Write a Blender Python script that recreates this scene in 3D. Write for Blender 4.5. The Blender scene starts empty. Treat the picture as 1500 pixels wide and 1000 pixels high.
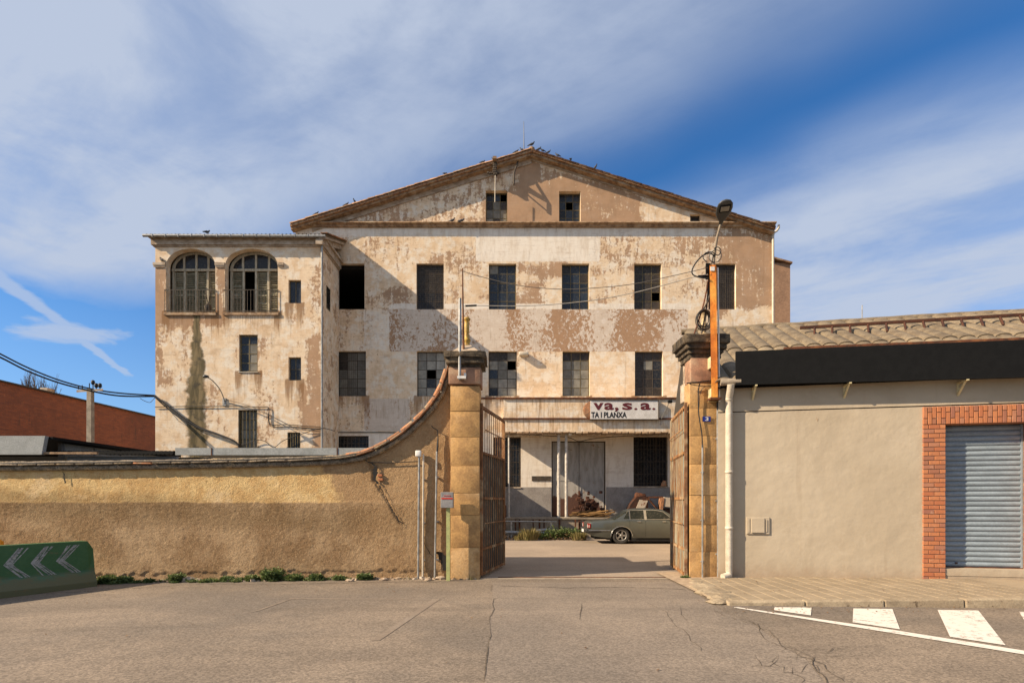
import bpy, bmesh, math, random
from mathutils import Vector, Matrix
R = math.radians
rnd = random.Random(7)
sc = bpy.context.scene
COL = sc.collection

# ---------------------------------------------------------------- camera, light, exposure
F = 790.0                      # focal length in photo pixels (1500 px wide)
HZ = 736.0                     # horizon row in the photo
EYE = 1.6
cam_d = bpy.data.cameras.new('camera'); cam = bpy.data.objects.new('camera', cam_d); COL.objects.link(cam)
cam.location = (0, 0, EYE); cam.rotation_euler = (R(90), 0, 0)
cam_d.sensor_width = 36; cam_d.lens = F/1500*36; cam_d.shift_y = (HZ-500)/1500
cam_d.clip_start = .1; cam_d.clip_end = 2000
sc.camera = cam
AZ = R(72.0); EL = R(32.0)
SUN = Vector((-math.sin(AZ)*math.cos(EL), -math.cos(AZ)*math.cos(EL), math.sin(EL)))
sl = bpy.data.lights.new('sun', 'SUN'); so = bpy.data.objects.new('sun', sl); COL.objects.link(so)
sl.energy = 5.0; sl.angle = R(.5); sl.color = (1.0, .82, .60)
so.rotation_euler = SUN.to_track_quat('Z', 'Y').to_euler()
so.location = (-20, -20, 30)
sc.view_settings.view_transform = 'Standard'; sc.view_settings.look = 'None'
sc.view_settings.gamma = 1; sc.view_settings.use_curve_mapping = False
sc.view_settings.exposure = .80

world = bpy.data.worlds.new('World'); sc.world = world; world.use_nodes = True
SKY_STRENGTH = .12

# ---------------------------------------------------------------- node helper
class G:
    def __init__(s, tree): s.t = tree; s.n = tree.nodes; s.l = tree.links
    def put(s, sock, v):
        if isinstance(v, bpy.types.NodeSocket): s.l.new(v, sock)
        elif v is not None: sock.default_value = v
    def node(s, typ, **kw):
        n = s.n.new('ShaderNode'+typ)
        for k, v in kw.items():
            if k.startswith('_'): setattr(n, k[1:], v)
            elif k.startswith('i') and k[1:].isdigit(): s.put(n.inputs[int(k[1:])], v)
            else: s.put(n.inputs[k.replace('__', ' ')], v)
        return n
    def math(s, op, a, b=None, c=None, clamp=False):
        n = s.n.new('ShaderNodeMath'); n.operation = op; n.use_clamp = clamp
        s.put(n.inputs[0], a)
        if b is not None: s.put(n.inputs[1], b)
        if c is not None: s.put(n.inputs[2], c)
        return n.outputs[0]
    def vmath(s, op, a, b=None):
        n = s.n.new('ShaderNodeVectorMath'); n.operation = op
        s.put(n.inputs[0], a)
        if b is not None: s.put(n.inputs[1], b)
        return n
    def mul(s, v, b): return s.vmath('MULTIPLY', v, b).outputs[0]
    def mix(s, f, a, b, blend='MIX'):
        n = s.n.new('ShaderNodeMix'); n.data_type = 'RGBA'; n.blend_type = blend; n.clamp_factor = True
        s.put(n.inputs[0], f)
        for i, v in ((6, a), (7, b)):
            if isinstance(v, tuple) and len(v) == 3: v = (*v, 1)
            s.put(n.inputs[i], v)
        return n.outputs[2]
    def noise(s, v, scale, detail=4, rough=.55, dist=0.0, out='Fac'):
        n = s.node('TexNoise', Vector=v, Scale=scale, Detail=detail, Roughness=rough, Distortion=dist)
        return n.outputs['Fac' if out == 'Fac' else 'Color']
    def ss(s, v, lo, hi, a=0.0, b=1.0):
        n = s.n.new('ShaderNodeMapRange'); n.interpolation_type = 'SMOOTHSTEP'
        s.put(n.inputs[0], v); s.put(n.inputs[1], lo); s.put(n.inputs[2], hi); s.put(n.inputs[3], a); s.put(n.inputs[4], b)
        return n.outputs[0]
    def pos(s): return s.n.new('ShaderNodeNewGeometry').outputs['Position']
    def rand(s): return s.n.new('ShaderNodeObjectInfo').outputs['Random']

# ---------------------------------------------------------------- sky: clear winter blue with bands of cirrus on a high layer
g = G(world.node_tree); world.node_tree.nodes.clear()
sky = g.n.new('ShaderNodeTexSky'); sky.sky_type = 'NISHITA'; sky.sun_disc = False
sky.sun_elevation = EL; sky.sun_rotation = math.atan2(SUN.x, SUN.y)
sky.altitude = 300; sky.air_density = 1.0; sky.dust_density = .3; sky.ozone_density = 3.5
tc = g.n.new('ShaderNodeTexCoord').outputs['Generated']
sx = g.node('SeparateXYZ', i0=tc)
zz = g.math('MAXIMUM', sx.outputs[2], .06)
cu = g.math('DIVIDE', sx.outputs[0], zz); cv = g.math('DIVIDE', sx.outputs[1], zz)
# along / across the streaks
al = g.math('ADD', g.math('MULTIPLY', cu, -.795), g.math('MULTIPLY', cv, .607))
ac = g.math('ADD', g.math('MULTIPLY', cu, .607), g.math('MULTIPLY', cv, .795))
comb = g.node('CombineXYZ', X=g.math('MULTIPLY', al, .38), Y=ac, Z=0.0).outputs[0]
comb2 = g.node('CombineXYZ', X=cu, Y=cv, Z=3.0).outputs[0]
big = g.noise(comb2, .8, 3, .5)
wisp = g.noise(comb, 2.2, 7, .55, .5)
fine = g.noise(comb2, 2.2, 8, .62, .3)
acw = g.math('ADD', ac, g.math('MULTIPLY', g.math('SUBTRACT', big, .5), .75))
left = g.ss(acw, .70, 1.50, 1.0, 0.0)
right = g.ss(acw, 1.45, 2.15)
bands = g.math('MAXIMUM', g.math('MULTIPLY', left, 1.0), g.math('MULTIPLY', right, .9))
clear = g.ss(g.math('ADD', al, g.math('MULTIPLY', fine, .9)), 3.15, 4.1, 1.0, 0.0)
nearclear = g.ss(al, 3.9, 4.3, 1.0, 0.0)
low = g.ss(sx.outputs[2], .06, .22, .6, 1.0)
d = g.math('MULTIPLY', bands, g.math('MULTIPLY', clear, low))
tex = g.math('ADD', g.math('MULTIPLY', wisp, .9), g.math('MULTIPLY', fine, .6))
d = g.math('MULTIPLY', d, g.ss(tex, .46, .92, .50, 1.12))
# contrail: a straight thin line on the same layer
P1 = Vector((-2.265, 2.386)); P2 = Vector((-3.07, 4.37)); dv = (P2-P1).normalized(); L = (P2-P1).length
du = g.math('SUBTRACT', cu, P1.x); dw = g.math('SUBTRACT', cv, P1.y)
tt = g.math('ADD', g.math('MULTIPLY', du, dv.x), g.math('MULTIPLY', dw, dv.y))
cr = g.math('ABSOLUTE', g.math('ADD', g.math('SUBTRACT', g.math('MULTIPLY', du, dv.y), g.math('MULTIPLY', dw, dv.x)), g.math('MULTIPLY', g.math('SUBTRACT', fine, .5), .16)))
wd = g.ss(tt, -1.0, L, .085, .05)
con = g.math('MULTIPLY', g.ss(g.math('DIVIDE', cr, wd), .35, 1.05, 1, 0), g.math('MULTIPLY', g.ss(tt, L-.25, L+.05, 1, 0), g.ss(tt, -1.6, -.3)))
# a small woolly cloud beside it
bu = g.math('DIVIDE', g.math('ADD', cu, 2.62), .50); bv = g.math('DIVIDE', g.math('SUBTRACT', cv, 3.22), .26)
br = g.math('SQRT', g.math('ADD', g.math('MULTIPLY', bu, bu), g.math('MULTIPLY', bv, bv)))
blob = g.ss(g.math('ADD', br, g.math('MULTIPLY', g.math('SUBTRACT', fine, .5), 3.0)), .3, 1.25, .75, 0)
d = g.math('MAXIMUM', d, g.math('MAXIMUM', g.math('MULTIPLY', con, .66), blob))
d = g.math('MAXIMUM', d, g.ss(sx.outputs[2], .0, .42, .42, 0.0))
d = g.math('MINIMUM', d, .95)
deep = g.mix(1.0, sky.outputs[0], (.25, .54, .76), 'MULTIPLY')
CLOUD = (2.50, 2.85, 3.55)
colr = g.mix(d, deep, CLOUD)
bg = g.node('Background', Color=colr, Strength=SKY_STRENGTH)
wo = g.n.new('ShaderNodeOutputWorld'); g.l.new(bg.outputs[0], wo.inputs[0])

# ---------------------------------------------------------------- placing helpers
def P(px, py, d):              # where a direction seen in the photo meets the plane y = d
    return Vector(((px-750)*d/F, d, EYE+(HZ-py)*d/F))
def gz(x, y=0):                # street level: falls away gently to the left
    x = max(-14.0, min(0.0, x)); return -.0012*x*x
def Gp(px, py):                # point of the street seen at a pixel
    Y = EYE*F/(py-HZ)
    for _ in range(4):
        X = (px-750)*Y/F; Y = (EYE-gz(X))*F/(py-HZ)
    return Vector(((px-750)*Y/F, Y, gz(X)))

WM = {}
def wmat(o): return WM.get(o.name, Matrix.Identity(4)) if o else Matrix.Identity(4)

def thing(name, label, cat, loc=(0, 0, 0), rotz=0, group=None, kind=None):
    o = bpy.data.objects.new(name, None); COL.objects.link(o)
    o.empty_display_size = .2
    o.location = loc; o.rotation_euler = (0, 0, rotz)
    o['label'] = label; o['category'] = cat
    if group: o['group'] = group
    if kind: o['kind'] = kind
    WM[o.name] = Matrix.Translation(Vector(loc)) @ Matrix.Rotation(rotz, 4, 'Z')
    return o
def tag(o, label, cat, group=None):
    o['label'] = label; o['category'] = cat
    if group: o['group'] = group
    return o
def struct(o, kind='structure'): o['kind'] = kind; return o
def stuff(o): o['kind'] = 'stuff'; return o
def put(name, mesh, parent=None, M=None):     # another object sharing a mesh; M in the parent's own space
    o = bpy.data.objects.new(name, mesh); COL.objects.link(o)
    if parent: o.parent = parent
    if M is not None: o.matrix_basis = M
    WM[o.name] = wmat(parent) @ (M if M is not None else Matrix.Identity(4))
    return o
def copy_tree(o, parent=None):
    c = o.copy(); COL.objects.link(c); c.parent = parent
    for ch in o.children: copy_tree(ch, c)
    return c

class MB:
    def __init__(s): s.v = []; s.f = []; s.sm = []; s.col = []; s.mi = []; s.cm = 0
    def add(s, vs, fs, smooth=False, cols=None):
        b = len(s.v); s.v += [tuple(v) for v in vs]; s.f += [tuple(i+b for i in f) for f in fs]
        s.sm += [smooth]*len(fs); s.mi += [s.cm]*len(fs)
        s.col += cols if cols else [(0, 0, 0)]*len(vs)
        return s
    def box(s, x0, x1, y0, y1, z0, z1, M=None):
        vs = [Vector((x, y, z)) for z in (z0, z1) for y in (y0, y1) for x in (x0, x1)]
        if M is not None: vs = [M @ v for v in vs]
        return s.add(vs, [(0, 2, 3, 1), (4, 5, 7, 6), (0, 1, 5, 4), (2, 6, 7, 3), (0, 4, 6, 2), (1, 3, 7, 5)])
    def cbox(s, c, size, M=None):
        x, y, z = c; a, b, h = [k/2 for k in size]
        return s.box(x-a, x+a, y-b, y+b, z-h, z+h, M)
    def bev(s, x0, x1, y0, y1, z0, z1, r=.01, M=None, seg=1):
        bm = bmesh.new(); bmesh.ops.create_cube(bm, size=1)
        for v in bm.verts: v.co = Vector((x0+(v.co.x+.5)*(x1-x0), y0+(v.co.y+.5)*(y1-y0), z0+(v.co.z+.5)*(z1-z0)))
        bmesh.ops.bevel(bm, geom=bm.edges[:], offset=r, segments=seg, affect='EDGES', profile=.5)
        return s.bm(bm, M, seg > 1)
    def bm(s, bm, M=None, smooth=False):
        bm.verts.ensure_lookup_table(); bm.verts.index_update()
        vs = [(M @ v.co if M is not None else v.co.copy()) for v in bm.verts]
        fs = [tuple(v.index for v in f.verts) for f in bm.faces]
        bm.free(); return s.add(vs, fs, smooth)
    def quad(s, a, b, c, d, cols=None): return s.add([a, b, c, d], [(0, 1, 2, 3)], cols=cols)
    def prism(s, poly, axis, a, b):       # poly in the two other axes
        def mk(p, t):
            return {'x': (t, p[0], p[1]), 'y': (p[0], t, p[1]), 'z': (p[0], p[1], t)}[axis]
        n = len(poly); vs = [mk(p, a) for p in poly]+[mk(p, b) for p in poly]
        fs = [tuple(range(n)), tuple(range(2*n-1, n-1, -1))]+[(i, i+n, (i+1) % n+n, (i+1) % n) for i in range(n)]
        return s.add(vs, fs)
    def tube(s, pts, r, n=8, cap=True, smooth=True, flat=None):
        pts = [Vector(p) for p in pts]; m = len(pts); rs = r if isinstance(r, (list, tuple)) else [r]*m
        vs = []; up = None
        for i, p in enumerate(pts):
            t = (pts[min(i+1, m-1)]-pts[max(i-1, 0)]).normalized()
            if up is None:
                up = Vector((0, 0, 1)) if abs(t.z) < .9 else Vector((0, 1, 0))
            a = t.cross(up)
            if a.length < 1e-4: a = t.cross(Vector((1, 0, 0)))
            a.normalize(); b = a.cross(t).normalized(); up = b
            for k in range(n):
                th = 2*math.pi*(k+.5)/n; vs.append(p+rs[i]*(math.cos(th)*a+math.sin(th)*b))
        fs = [(i*n+k, i*n+(k+1) % n, (i+1)*n+(k+1) % n, (i+1)*n+k) for i in range(m-1) for k in range(n)]
        s.add(vs, fs, smooth)
        if cap: s.add([v for v in vs[:n]], [tuple(range(n-1, -1, -1))]); s.add([v for v in vs[-n:]], [tuple(range(n))])
        return s
    def lathe(s, c, prof, n=16, smooth=True, M=None, cap=True):   # prof: (r, z)
        c = Vector(c); vs = [c+Vector((r*math.cos(2*math.pi*k/n), r*math.sin(2*math.pi*k/n), z)) for r, z in prof for k in range(n)]
        if M is not None: vs = [M @ v for v in vs]
        m = len(prof)
        fs = [(i*n+k, i*n+(k+1) % n, (i+1)*n+(k+1) % n, (i+1)*n+k) for i in range(m-1) for k in range(n)]
        if cap: fs += [tuple(range(n-1, -1, -1)), tuple((m-1)*n+k for k in range(n))]
        return s.add(vs, fs, smooth)
    def mesh(s, name, mats, inv=None):
        me = bpy.data.meshes.new(name)
        vs = [inv @ Vector(v) for v in s.v] if inv is not None else s.v
        me.from_pydata([tuple(v) for v in vs], [], s.f)
        me.polygons.foreach_set('use_smooth', s.sm)
        if not isinstance(mats, (list, tuple)): mats = [mats]
        for m in mats: me.materials.append(m)
        if len(mats) > 1: me.polygons.foreach_set('material_index', s.mi)
        if any(tuple(c) != (0, 0, 0) for c in s.col):
            at = me.color_attributes.new('wear', 'FLOAT_COLOR', 'POINT')
            at.data.foreach_set('color', [x for c in s.col for x in ((*c, 0.0) if len(c) == 3 else c)])
        me.update(); return me
    def build(s, name, mats, parent=None, world=True):
        inv = wmat(parent).inverted() if (parent and world) else None
        return put(name, s.mesh(name, mats, inv), parent)

def pieces(name, parent, mesh, mats4):   # many objects of one mesh
    return [put(name, mesh, parent, wmat(parent).inverted() @ m) for m in mats4]

# ---------------------------------------------------------------- materials
def newmat(name):
    m = bpy.data.materials.new(name); m.use_nodes = True; m.node_tree.nodes.clear()
    gg = G(m.node_tree); b = gg.n.new('ShaderNodeBsdfPrincipled'); o = gg.n.new('ShaderNodeOutputMaterial')
    gg.l.new(b.outputs[0], o.inputs[0]); return m, gg, b
def bump(g, b, h, strength=.3, dist=.01):
    n = g.node('Bump', Height=h, Strength=strength, Distance=dist); g.l.new(n.outputs[0], b.inputs['Normal'])
def mottled(name, c1, c2, scale=3.0, c3=None, lo=.4, hi=.62, rough=.85, bs=.3, bd=.01, bscale=30, stretch=(1, 1, 1), metal=0, pv=.0, spot=None, spotscale=8, spotlo=.62, spec=.3):
    m, g, b = newmat(name); p = g.mul(g.pos(), stretch)
    if pv: p = g.vmath('ADD', p, g.node('CombineXYZ', X=g.math('MULTIPLY', g.rand(), 37.0), Y=0.0, Z=g.math('MULTIPLY', g.rand(), 11.0)).outputs[0]).outputs[0]
    n = g.noise(p, scale, 6, .62)
    c = g.mix(g.ss(n, lo, hi), c1, c2)
    if c3: c = g.mix(g.ss(g.noise(p, scale*.37, 5, .65), .5, .66), c, c3)
    if spot: c = g.mix(g.ss(g.noise(p, spotscale, 6, .7), spotlo, spotlo+.06), c, spot)
    fn = g.noise(p, scale*9, 3, .6); c = g.mix(.35, c, g.mix(g.ss(fn, .3, .7), (.62, .62, .62), (1.38, 1.38, 1.38)), 'MULTIPLY')
    if pv:
        k = g.ss(g.rand(), 0, 1, 1-pv, 1+pv)
        c = g.mix(1, c, g.node('CombineXYZ', X=k, Y=k, Z=k).outputs[0], 'MULTIPLY')
    g.put(b.inputs['Base Color'], c); b.inputs['Roughness'].default_value = rough; b.inputs['Metallic'].default_value = metal
    b.inputs['Specular IOR Level'].default_value = spec
    bump(g, b, g.noise(g.pos(), bscale, 5, .6), bs, bd)
    return m
def plain(name, c, rough=.6, metal=0, spec=.4): 
    return mottled(name, c, tuple(k*.82 for k in c), 6, rough=rough, metal=metal, bs=.08, spec=spec)

M = {}
def plaster(name, cream, tan, seed, warm=(.50, .335, .215)):
    """old limewash over tan render: wear.r = how much tan shows, wear.g = flaking band, wear.b = fresh white coat"""
    m, g, b = newmat(name)
    p = g.vmath('ADD', g.pos(), (seed, 0, seed*.7)).outputs[0]
    at = g.n.new('ShaderNodeAttribute'); at.attribute_name = 'wear'
    w = g.node('SeparateColor', i0=at.outputs['Color'])
    r, fl, wh = w.outputs[0], w.outputs[1], w.outputs[2]
    # soft cloudy blotches + vertical wash
    n1 = g.noise(g.mul(p, (.8, 1, 1.3)), 1.1, 8, .66, .4); n2 = g.noise(g.mul(p, (3.2, 1, .55)), 1.5, 7, .7); n3 = g.noise(p, 7, 6, .72)
    fine = g.noise(p, 22, 5, .78)
    soft = g.math('ADD', g.math('ADD', g.math('MULTIPLY', n1, .85), g.math('MULTIPLY', n2, .95)), g.math('ADD', g.math('MULTIPLY', n3, 1.0), g.math('MULTIPLY', fine, .34)))
    soft = g.math('SUBTRACT', soft, 1.57)
    mt = g.ss(g.math('ADD', soft, g.math('MULTIPLY', g.math('SUBTRACT', r, .5), .85)), .04, .17, 0, .92)
    tv = g.mix(g.ss(g.noise(p, 1.4, 5, .6), .35, .68), tan, tuple(k*.80 for k in tan))
    tv = g.mix(g.ss(g.noise(p, 26, 3, .7), .50, .72, 0, .45), tv, tuple(k*1.3 for k in tan))
    cv_ = g.mix(g.ss(g.noise(g.mul(p, (1.7, 1, .8)), .8, 6, .62), .36, .66), cream, warm)
    cv_ = g.mix(g.ss(g.noise(p, 4.5, 7, .7), .48, .66, 0, .55), cv_, tuple(k*.80 for k in warm))
    whn = g.noise(g.vmath('ADD', p, (5, 0, 9)).outputs[0], 2.3, 8, .7)
    cv_ = g.mix(g.ss(whn, .46, .60, 0, .80), cv_, (.76, .68, .56))
    base = g.mix(mt, cv_, tv)
    # fresh white coat
    wn = g.noise(p, 5, 6, .75)
    wm = g.ss(g.math('ADD', wh, g.math('MULTIPLY', g.math('SUBTRACT', wn, .5), 1.1)), .36, .60)
    white = g.mix(g.ss(g.noise(g.mul(p, (2, 1, .5)), 2.2, 6, .65), .42, .7), (.78, .71, .61), (.66, .57, .46))
    base = g.mix(g.math('MULTIPLY', wm, .9), base, white)
    # flakes: crisp islands of white paint left on tan render
    fn = g.noise(g.mul(p, (1.15, 1, .9)), 6.6, 9, .72, .6); fb = g.noise(g.mul(p, (1, 1, .4)), .75, 3, .5)
    fm = g.ss(g.math('ADD', fn, g.math('MULTIPLY', g.math('SUBTRACT', fb, .5), .70)), .520, .540)
    fband = g.ss(g.math('ADD', fl, g.math('MULTIPLY', g.math('SUBTRACT', wn, .5), .5)), .47, .56)
    flc = g.mix(fm, g.mix(g.ss(fn, .3, .5), (.68, .60, .52), (.60, .50, .40)), g.mix(g.ss(n3, .35, .6), tan, tuple(k*.86 for k in tan)))
    base = g.mix(fband, base, flc)
    # rain streaks and dirt
    st = g.noise(g.mul(p, (4.5, 1, .5)), 1.2, 7, .7)
    base = g.mix(g.ss(st, .54, .76, 0, .45), base, (.24, .145, .08))
    st2 = g.noise(g.mul(p, (.7, 1, 1.6)), 1.5, 8, .72)
    base = g.mix(g.ss(st2, .50, .72, 0, .38), base, (.34, .215, .125))
    base = g.mix(g.ss(g.noise(p, 34, 4, .75), .62, .72, 0, .5), base, (.20, .12, .07))
    dr = at.outputs['Alpha']; dn = g.noise(g.mul(p, (7, 1, .5)), 1.6, 6, .72)
    base = g.mix(g.math('MULTIPLY', g.ss(g.math('ADD', g.math('MULTIPLY', dr, .55), dn), .62, .95), .8), base, (.235, .125, .055))
    # hairline cracks / board marks of the render
    seam = g.noise(g.mul(p, (.25, 1, 9)), 1.0, 4, .6)
    base = g.mix(g.ss(g.math('ABSOLUTE', g.math('SUBTRACT', seam, .5)), .0, .010, .35, 0), base, (.25, .16, .10))
    g.put(b.inputs['Base Color'], base); b.inputs['Roughness'].default_value = .92; b.inputs['Specular IOR Level'].default_value = .15
    h = g.math('ADD', g.math('MULTIPLY', g.math('SUBTRACT', 1.0, g.math('MAXIMUM', mt, g.math('MULTIPLY', fm, fband))), .6), g.math('ADD', g.math('MULTIPLY', n3, .5), g.math('MULTIPLY', g.noise(p, 45, 3, .6), .12)))
    bump(g, b, h, .55, .012)
    return m
M['plaster'] = plaster('old_plaster', (.76, .60, .42), (.40, .245, .145), 0, (.66, .48, .305))
M['plaster_wing'] = plaster('old_plaster_wing', (.76, .60, .42), (.40, .245, .145), 13.3, (.66, .475, .30))
M['moulding'] = mottled('grey_moulding', (.42, .33, .24), (.28, .205, .14), 4, (.50, .42, .33), stretch=(1, 1, 2), bs=.4)
M['cornice'] = mottled('ochre_cornice', (.36, .235, .135), (.19, .115, .065), 5, (.40, .30, .2), bs=.4)
M['tile'] = mottled('clay_tile', (.30, .165, .085), (.16, .085, .05), 7, (.33, .235, .14), pv=.28, bs=.4, spot=(.10, .08, .055), spotscale=14, spotlo=.58)
M['tile_orange'] = mottled('orange_clay_tile', (.38, .165, .075), (.22, .11, .058), 9, (.27, .20, .125), pv=.3, bs=.4, spot=(.14, .11, .075), spotscale=20, spotlo=.56)
M['tile_grey'] = mottled('weathered_coping_tile', (.25, .20, .145), (.14, .11, .075), 9, (.36, .26, .15), pv=.3, bs=.6, spot=(.07, .06, .04), spotscale=30, spotlo=.52)
M['void'] = plain('dark_interior', (.02, .018, .016), .9)
M['rust'] = mottled('rusty_steel', (.12, .042, .019), (.06, .026, .014), 9, (.19, .075, .028), rough=.8, metal=.0, bs=.5, bd=.004, bscale=80)
M['rust_orange'] = mottled('orange_rusty_post', (.85, .27, .035), (.55, .15, .022), 3.5, (.85, .40, .07), rough=.6, bs=.3, bd=.003, stretch=(1, 1, .7), spot=(.12, .045, .02), spotscale=5, spotlo=.60)
M['frame_ochre'] = mottled('ochre_window_paint', (.145, .11, .05), (.08, .062, .034), 12, rough=.7)
M['frame_dark'] = mottled('dark_window_bars', (.085, .062, .042), (.045, .036, .028), 12, rough=.7)
M['galv'] = mottled('galvanised_steel', (.36, .35, .33), (.24, .235, .22), 9, rough=.45, metal=.5, bs=.1)
M['pvc'] = mottled('cream_pvc_pipe', (.55, .48, .38), (.47, .41, .32), 5, rough=.5, bs=.0)
M['white'] = plain('white_plastic', (.72, .70, .65), .45)
M['whitepost'] = mottled('chipped_white_post', (.52, .48, .42), (.38, .34, .29), 9, rough=.6, spot=(.20, .09, .05), spotscale=12)
M['black'] = plain('black_panel', (.0085, .0085, .0085), .7, spec=.12)
M['cable'] = plain('black_cable', (.018, .016, .015), .6)
M['wire'] = plain('grey_wire', (.14, .12, .10), .5)
M['wire_pale'] = plain('pale_wire', (.42, .39, .34), .5)
M['concrete'] = mottled('concrete', (.33, .27, .20), (.24, .195, .145), 4, bs=.4)
M['darkstone'] = mottled('lichened_capstone', (.085, .064, .042), (.036, .028, .02), 9, (.15, .11, .068), bs=.9, bd=.02, bscale=40, spot=(.34, .26, .15), spotscale=16, spotlo=.64)

def glass(name, base, rough=.12, var=.25):
    m, g, b = newmat(name); p = g.pos(); rv = g.rand()
    q = g.vmath('ADD', p, g.node('CombineXYZ', X=g.math('MULTIPLY', rv, 20.0), Y=0.0, Z=0.0).outputs[0]).outputs[0]
    c = g.mix(g.ss(g.noise(q, 3, 5, .65), .35, .7), base, tuple(k*.62 for k in base))
    k = g.ss(rv, 0, 1, 1-var, 1+var); c = g.mix(1, c, g.node('CombineXYZ', X=k, Y=k, Z=k).outputs[0], 'MULTIPLY')
    dz = g.ss(g.noise(q, 14, 4, .7), .5, .75, 0, .35); c = g.mix(dz, c, (.20, .17, .13))
    b.inputs['Specular IOR Level'].default_value = .28
    g.put(b.inputs['Base Color'], c); g.put(b.inputs['Roughness'], g.ss(g.noise(q, 6, 4, .6), .3, .7, rough, rough+.25))
    bump(g, b, g.noise(q, 1.7, 2, .5), .15, .02); return m
M['glass_dark'] = glass('old_glass_dark', (.018, .019, .021), .10)
M['glass_blue'] = glass('old_glass_blue', (.022, .030, .042), .08)
M['glass_grey'] = glass('dusty_glass_grey', (.20, .185, .15), .3)
M['glass_brown'] = glass('dusty_glass_brown', (.040, .031, .023), .3)
M['glass_pale'] = glass('pale_frosted_glass', (.30, .275, .225), .35)
# ---------------------------------------------------------------- ground
def rangef(a, b, s):
    n = max(1, int(round((b-a)/s))); return [a+(b-a)*i/n for i in range(n+1)]
XL = [-400, -150, -60, -30, -20]+rangef(-14, 0, .5)+[6, 15, 30, 60, 150, 400]
YL = [-150, -60, -30, -12, -4, 0, 4, 8, 11.45, 14, 20, 26, 40, 80, 200, 700]
def sheet(xs, ys, dz):
    b = MB(); vs = [(x, y, gz(x)+dz) for y in ys for x in xs]; n = len(xs)
    b.add(vs, [(j*n+i, j*n+i+1, (j+1)*n+i+1, (j+1)*n+i) for j in range(len(ys)-1) for i in range(n-1)], True); return b
M['earth'] = mottled('bare_earth', (.16, .115, .07), (.10, .075, .045), 2, (.2, .15, .09), bs=.8, bd=.03)
struct(sheet(XL, YL, -.012).build('ground', M['earth']))

def asphalt(name, c1, c2, warm, agg=.5, worn=None):
    m, g, b = newmat(name); p = g.pos()
    n1 = g.noise(g.mul(p, (.55, 1, 1)), .8, 7, .62, .4); n2 = g.noise(p, .28, 4, .6)
    c = g.mix(g.ss(n1, .36, .64), c1, c2); c = g.mix(g.ss(n2, .42, .62), c, warm)
    tr = g.noise(g.mul(p, (.12, 1.6, 1)), 1.2, 5, .6); c = g.mix(g.ss(tr, .52, .70, 0, .40), c, tuple(k*.72 for k in c1))
    sp = g.node('TexVoronoi', Vector=p, Scale=52.0); rv = g.node('SeparateColor', i0=sp.outputs['Color']).outputs[0]
    k = g.math('ADD', .60, g.math('MULTIPLY', rv, .86)); grain = g.node('CombineXYZ', X=k, Y=k, Z=k).outputs[0]
    c = g.mix(agg, c, g.mix(1, c, grain, 'MULTIPLY'))
    n5 = g.noise(p, 17, 5, .85); c = g.mix(g.ss(n5, .56, .72, 0, .5), c, tuple(k*1.55 for k in c1))
    n6 = g.noise(p, 5, 6, .75); c = g.mix(g.ss(n6, .58, .72, 0, .42), c, tuple(k*.5 for k in c1)); n7 = g.noise(p, 1.6, 6, .7, .6); c = g.mix(g.ss(n7, .55, .72, 0, .35), c, tuple(k*.62 for k in c1))
    g.put(b.inputs['Base Color'], c); b.inputs['Roughness'].default_value = .88; b.inputs['Specular IOR Level'].default_value = .25
    h = g.math('ADD', g.math('MULTIPLY', rv, .5), g.math('ADD', g.math('MULTIPLY', g.noise(p, 55, 3, .7), .9), g.math('MULTIPLY', g.noise(p, 6, 4, .6), 1.0)))
    bump(g, b, h, .55, .007); return m
M['asphalt'] = asphalt('worn_asphalt', (.180, .142, .106), (.236, .185, .136), (.158, .129, .101), .75)
M['asphalt_patch'] = asphalt('asphalt_entrance_patch', (.198, .160, .125), (.238, .191, .146), (.178, .146, .116), .65)
M['yard'] = asphalt('yard_concrete', (.300, .238, .180), (.345, .272, .205), (.27, .215, .165), .35)
struct(sheet([x for x in XL if -60 <= x <= 60], [y for y in YL if y <= 11.45], 0).build('road', M['asphalt']))
b = MB()
def gpoly(pts, dz): return [(q.x, q.y, q.z+dz) for q in (Gp(x, y) if len((x, y)) else 0 for x, y in pts)]
pp = [(722, 853), (721, 880), (719, 892), (716, 915), (718, 935), (714, 960), (706, 1040), (1240, 1040), (1180, 965), (1140, 940), (1100, 912), (1062, 898), (1010, 862), (1004, 852)]
b.add(gpoly(pp, .004), [tuple(range(len(pp)))[::-1]])
struct(b.build('entrance_apron', M['asphalt_patch']))
b = MB(); ys = [11.45, 14, 20, 26.4]; xs = rangef(-11, 0, .5)+[6, 15.0]; n = len(xs)
b.add([(x, y, gz(x)+.004) for y in ys for x in xs], [(j*n+i, j*n+i+1, (j+1)*n+i+1, (j+1)*n+i) for j in range(3) for i in range(n-1)], True)
struct(b.build('yard_pavement', M['yard']))
# threshold strip with gate rail across the entrance
b = MB(); b.box(-.67, 3.72, 11.30, 11.40, -.02, .012); thr = struct(b.build('gate_threshold', M['concrete']))
b = MB(); b.box(-.3, 3.60, 11.52, 11.56, .0, .016); b.build('gate_rail', M['rust'], thr)

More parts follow.
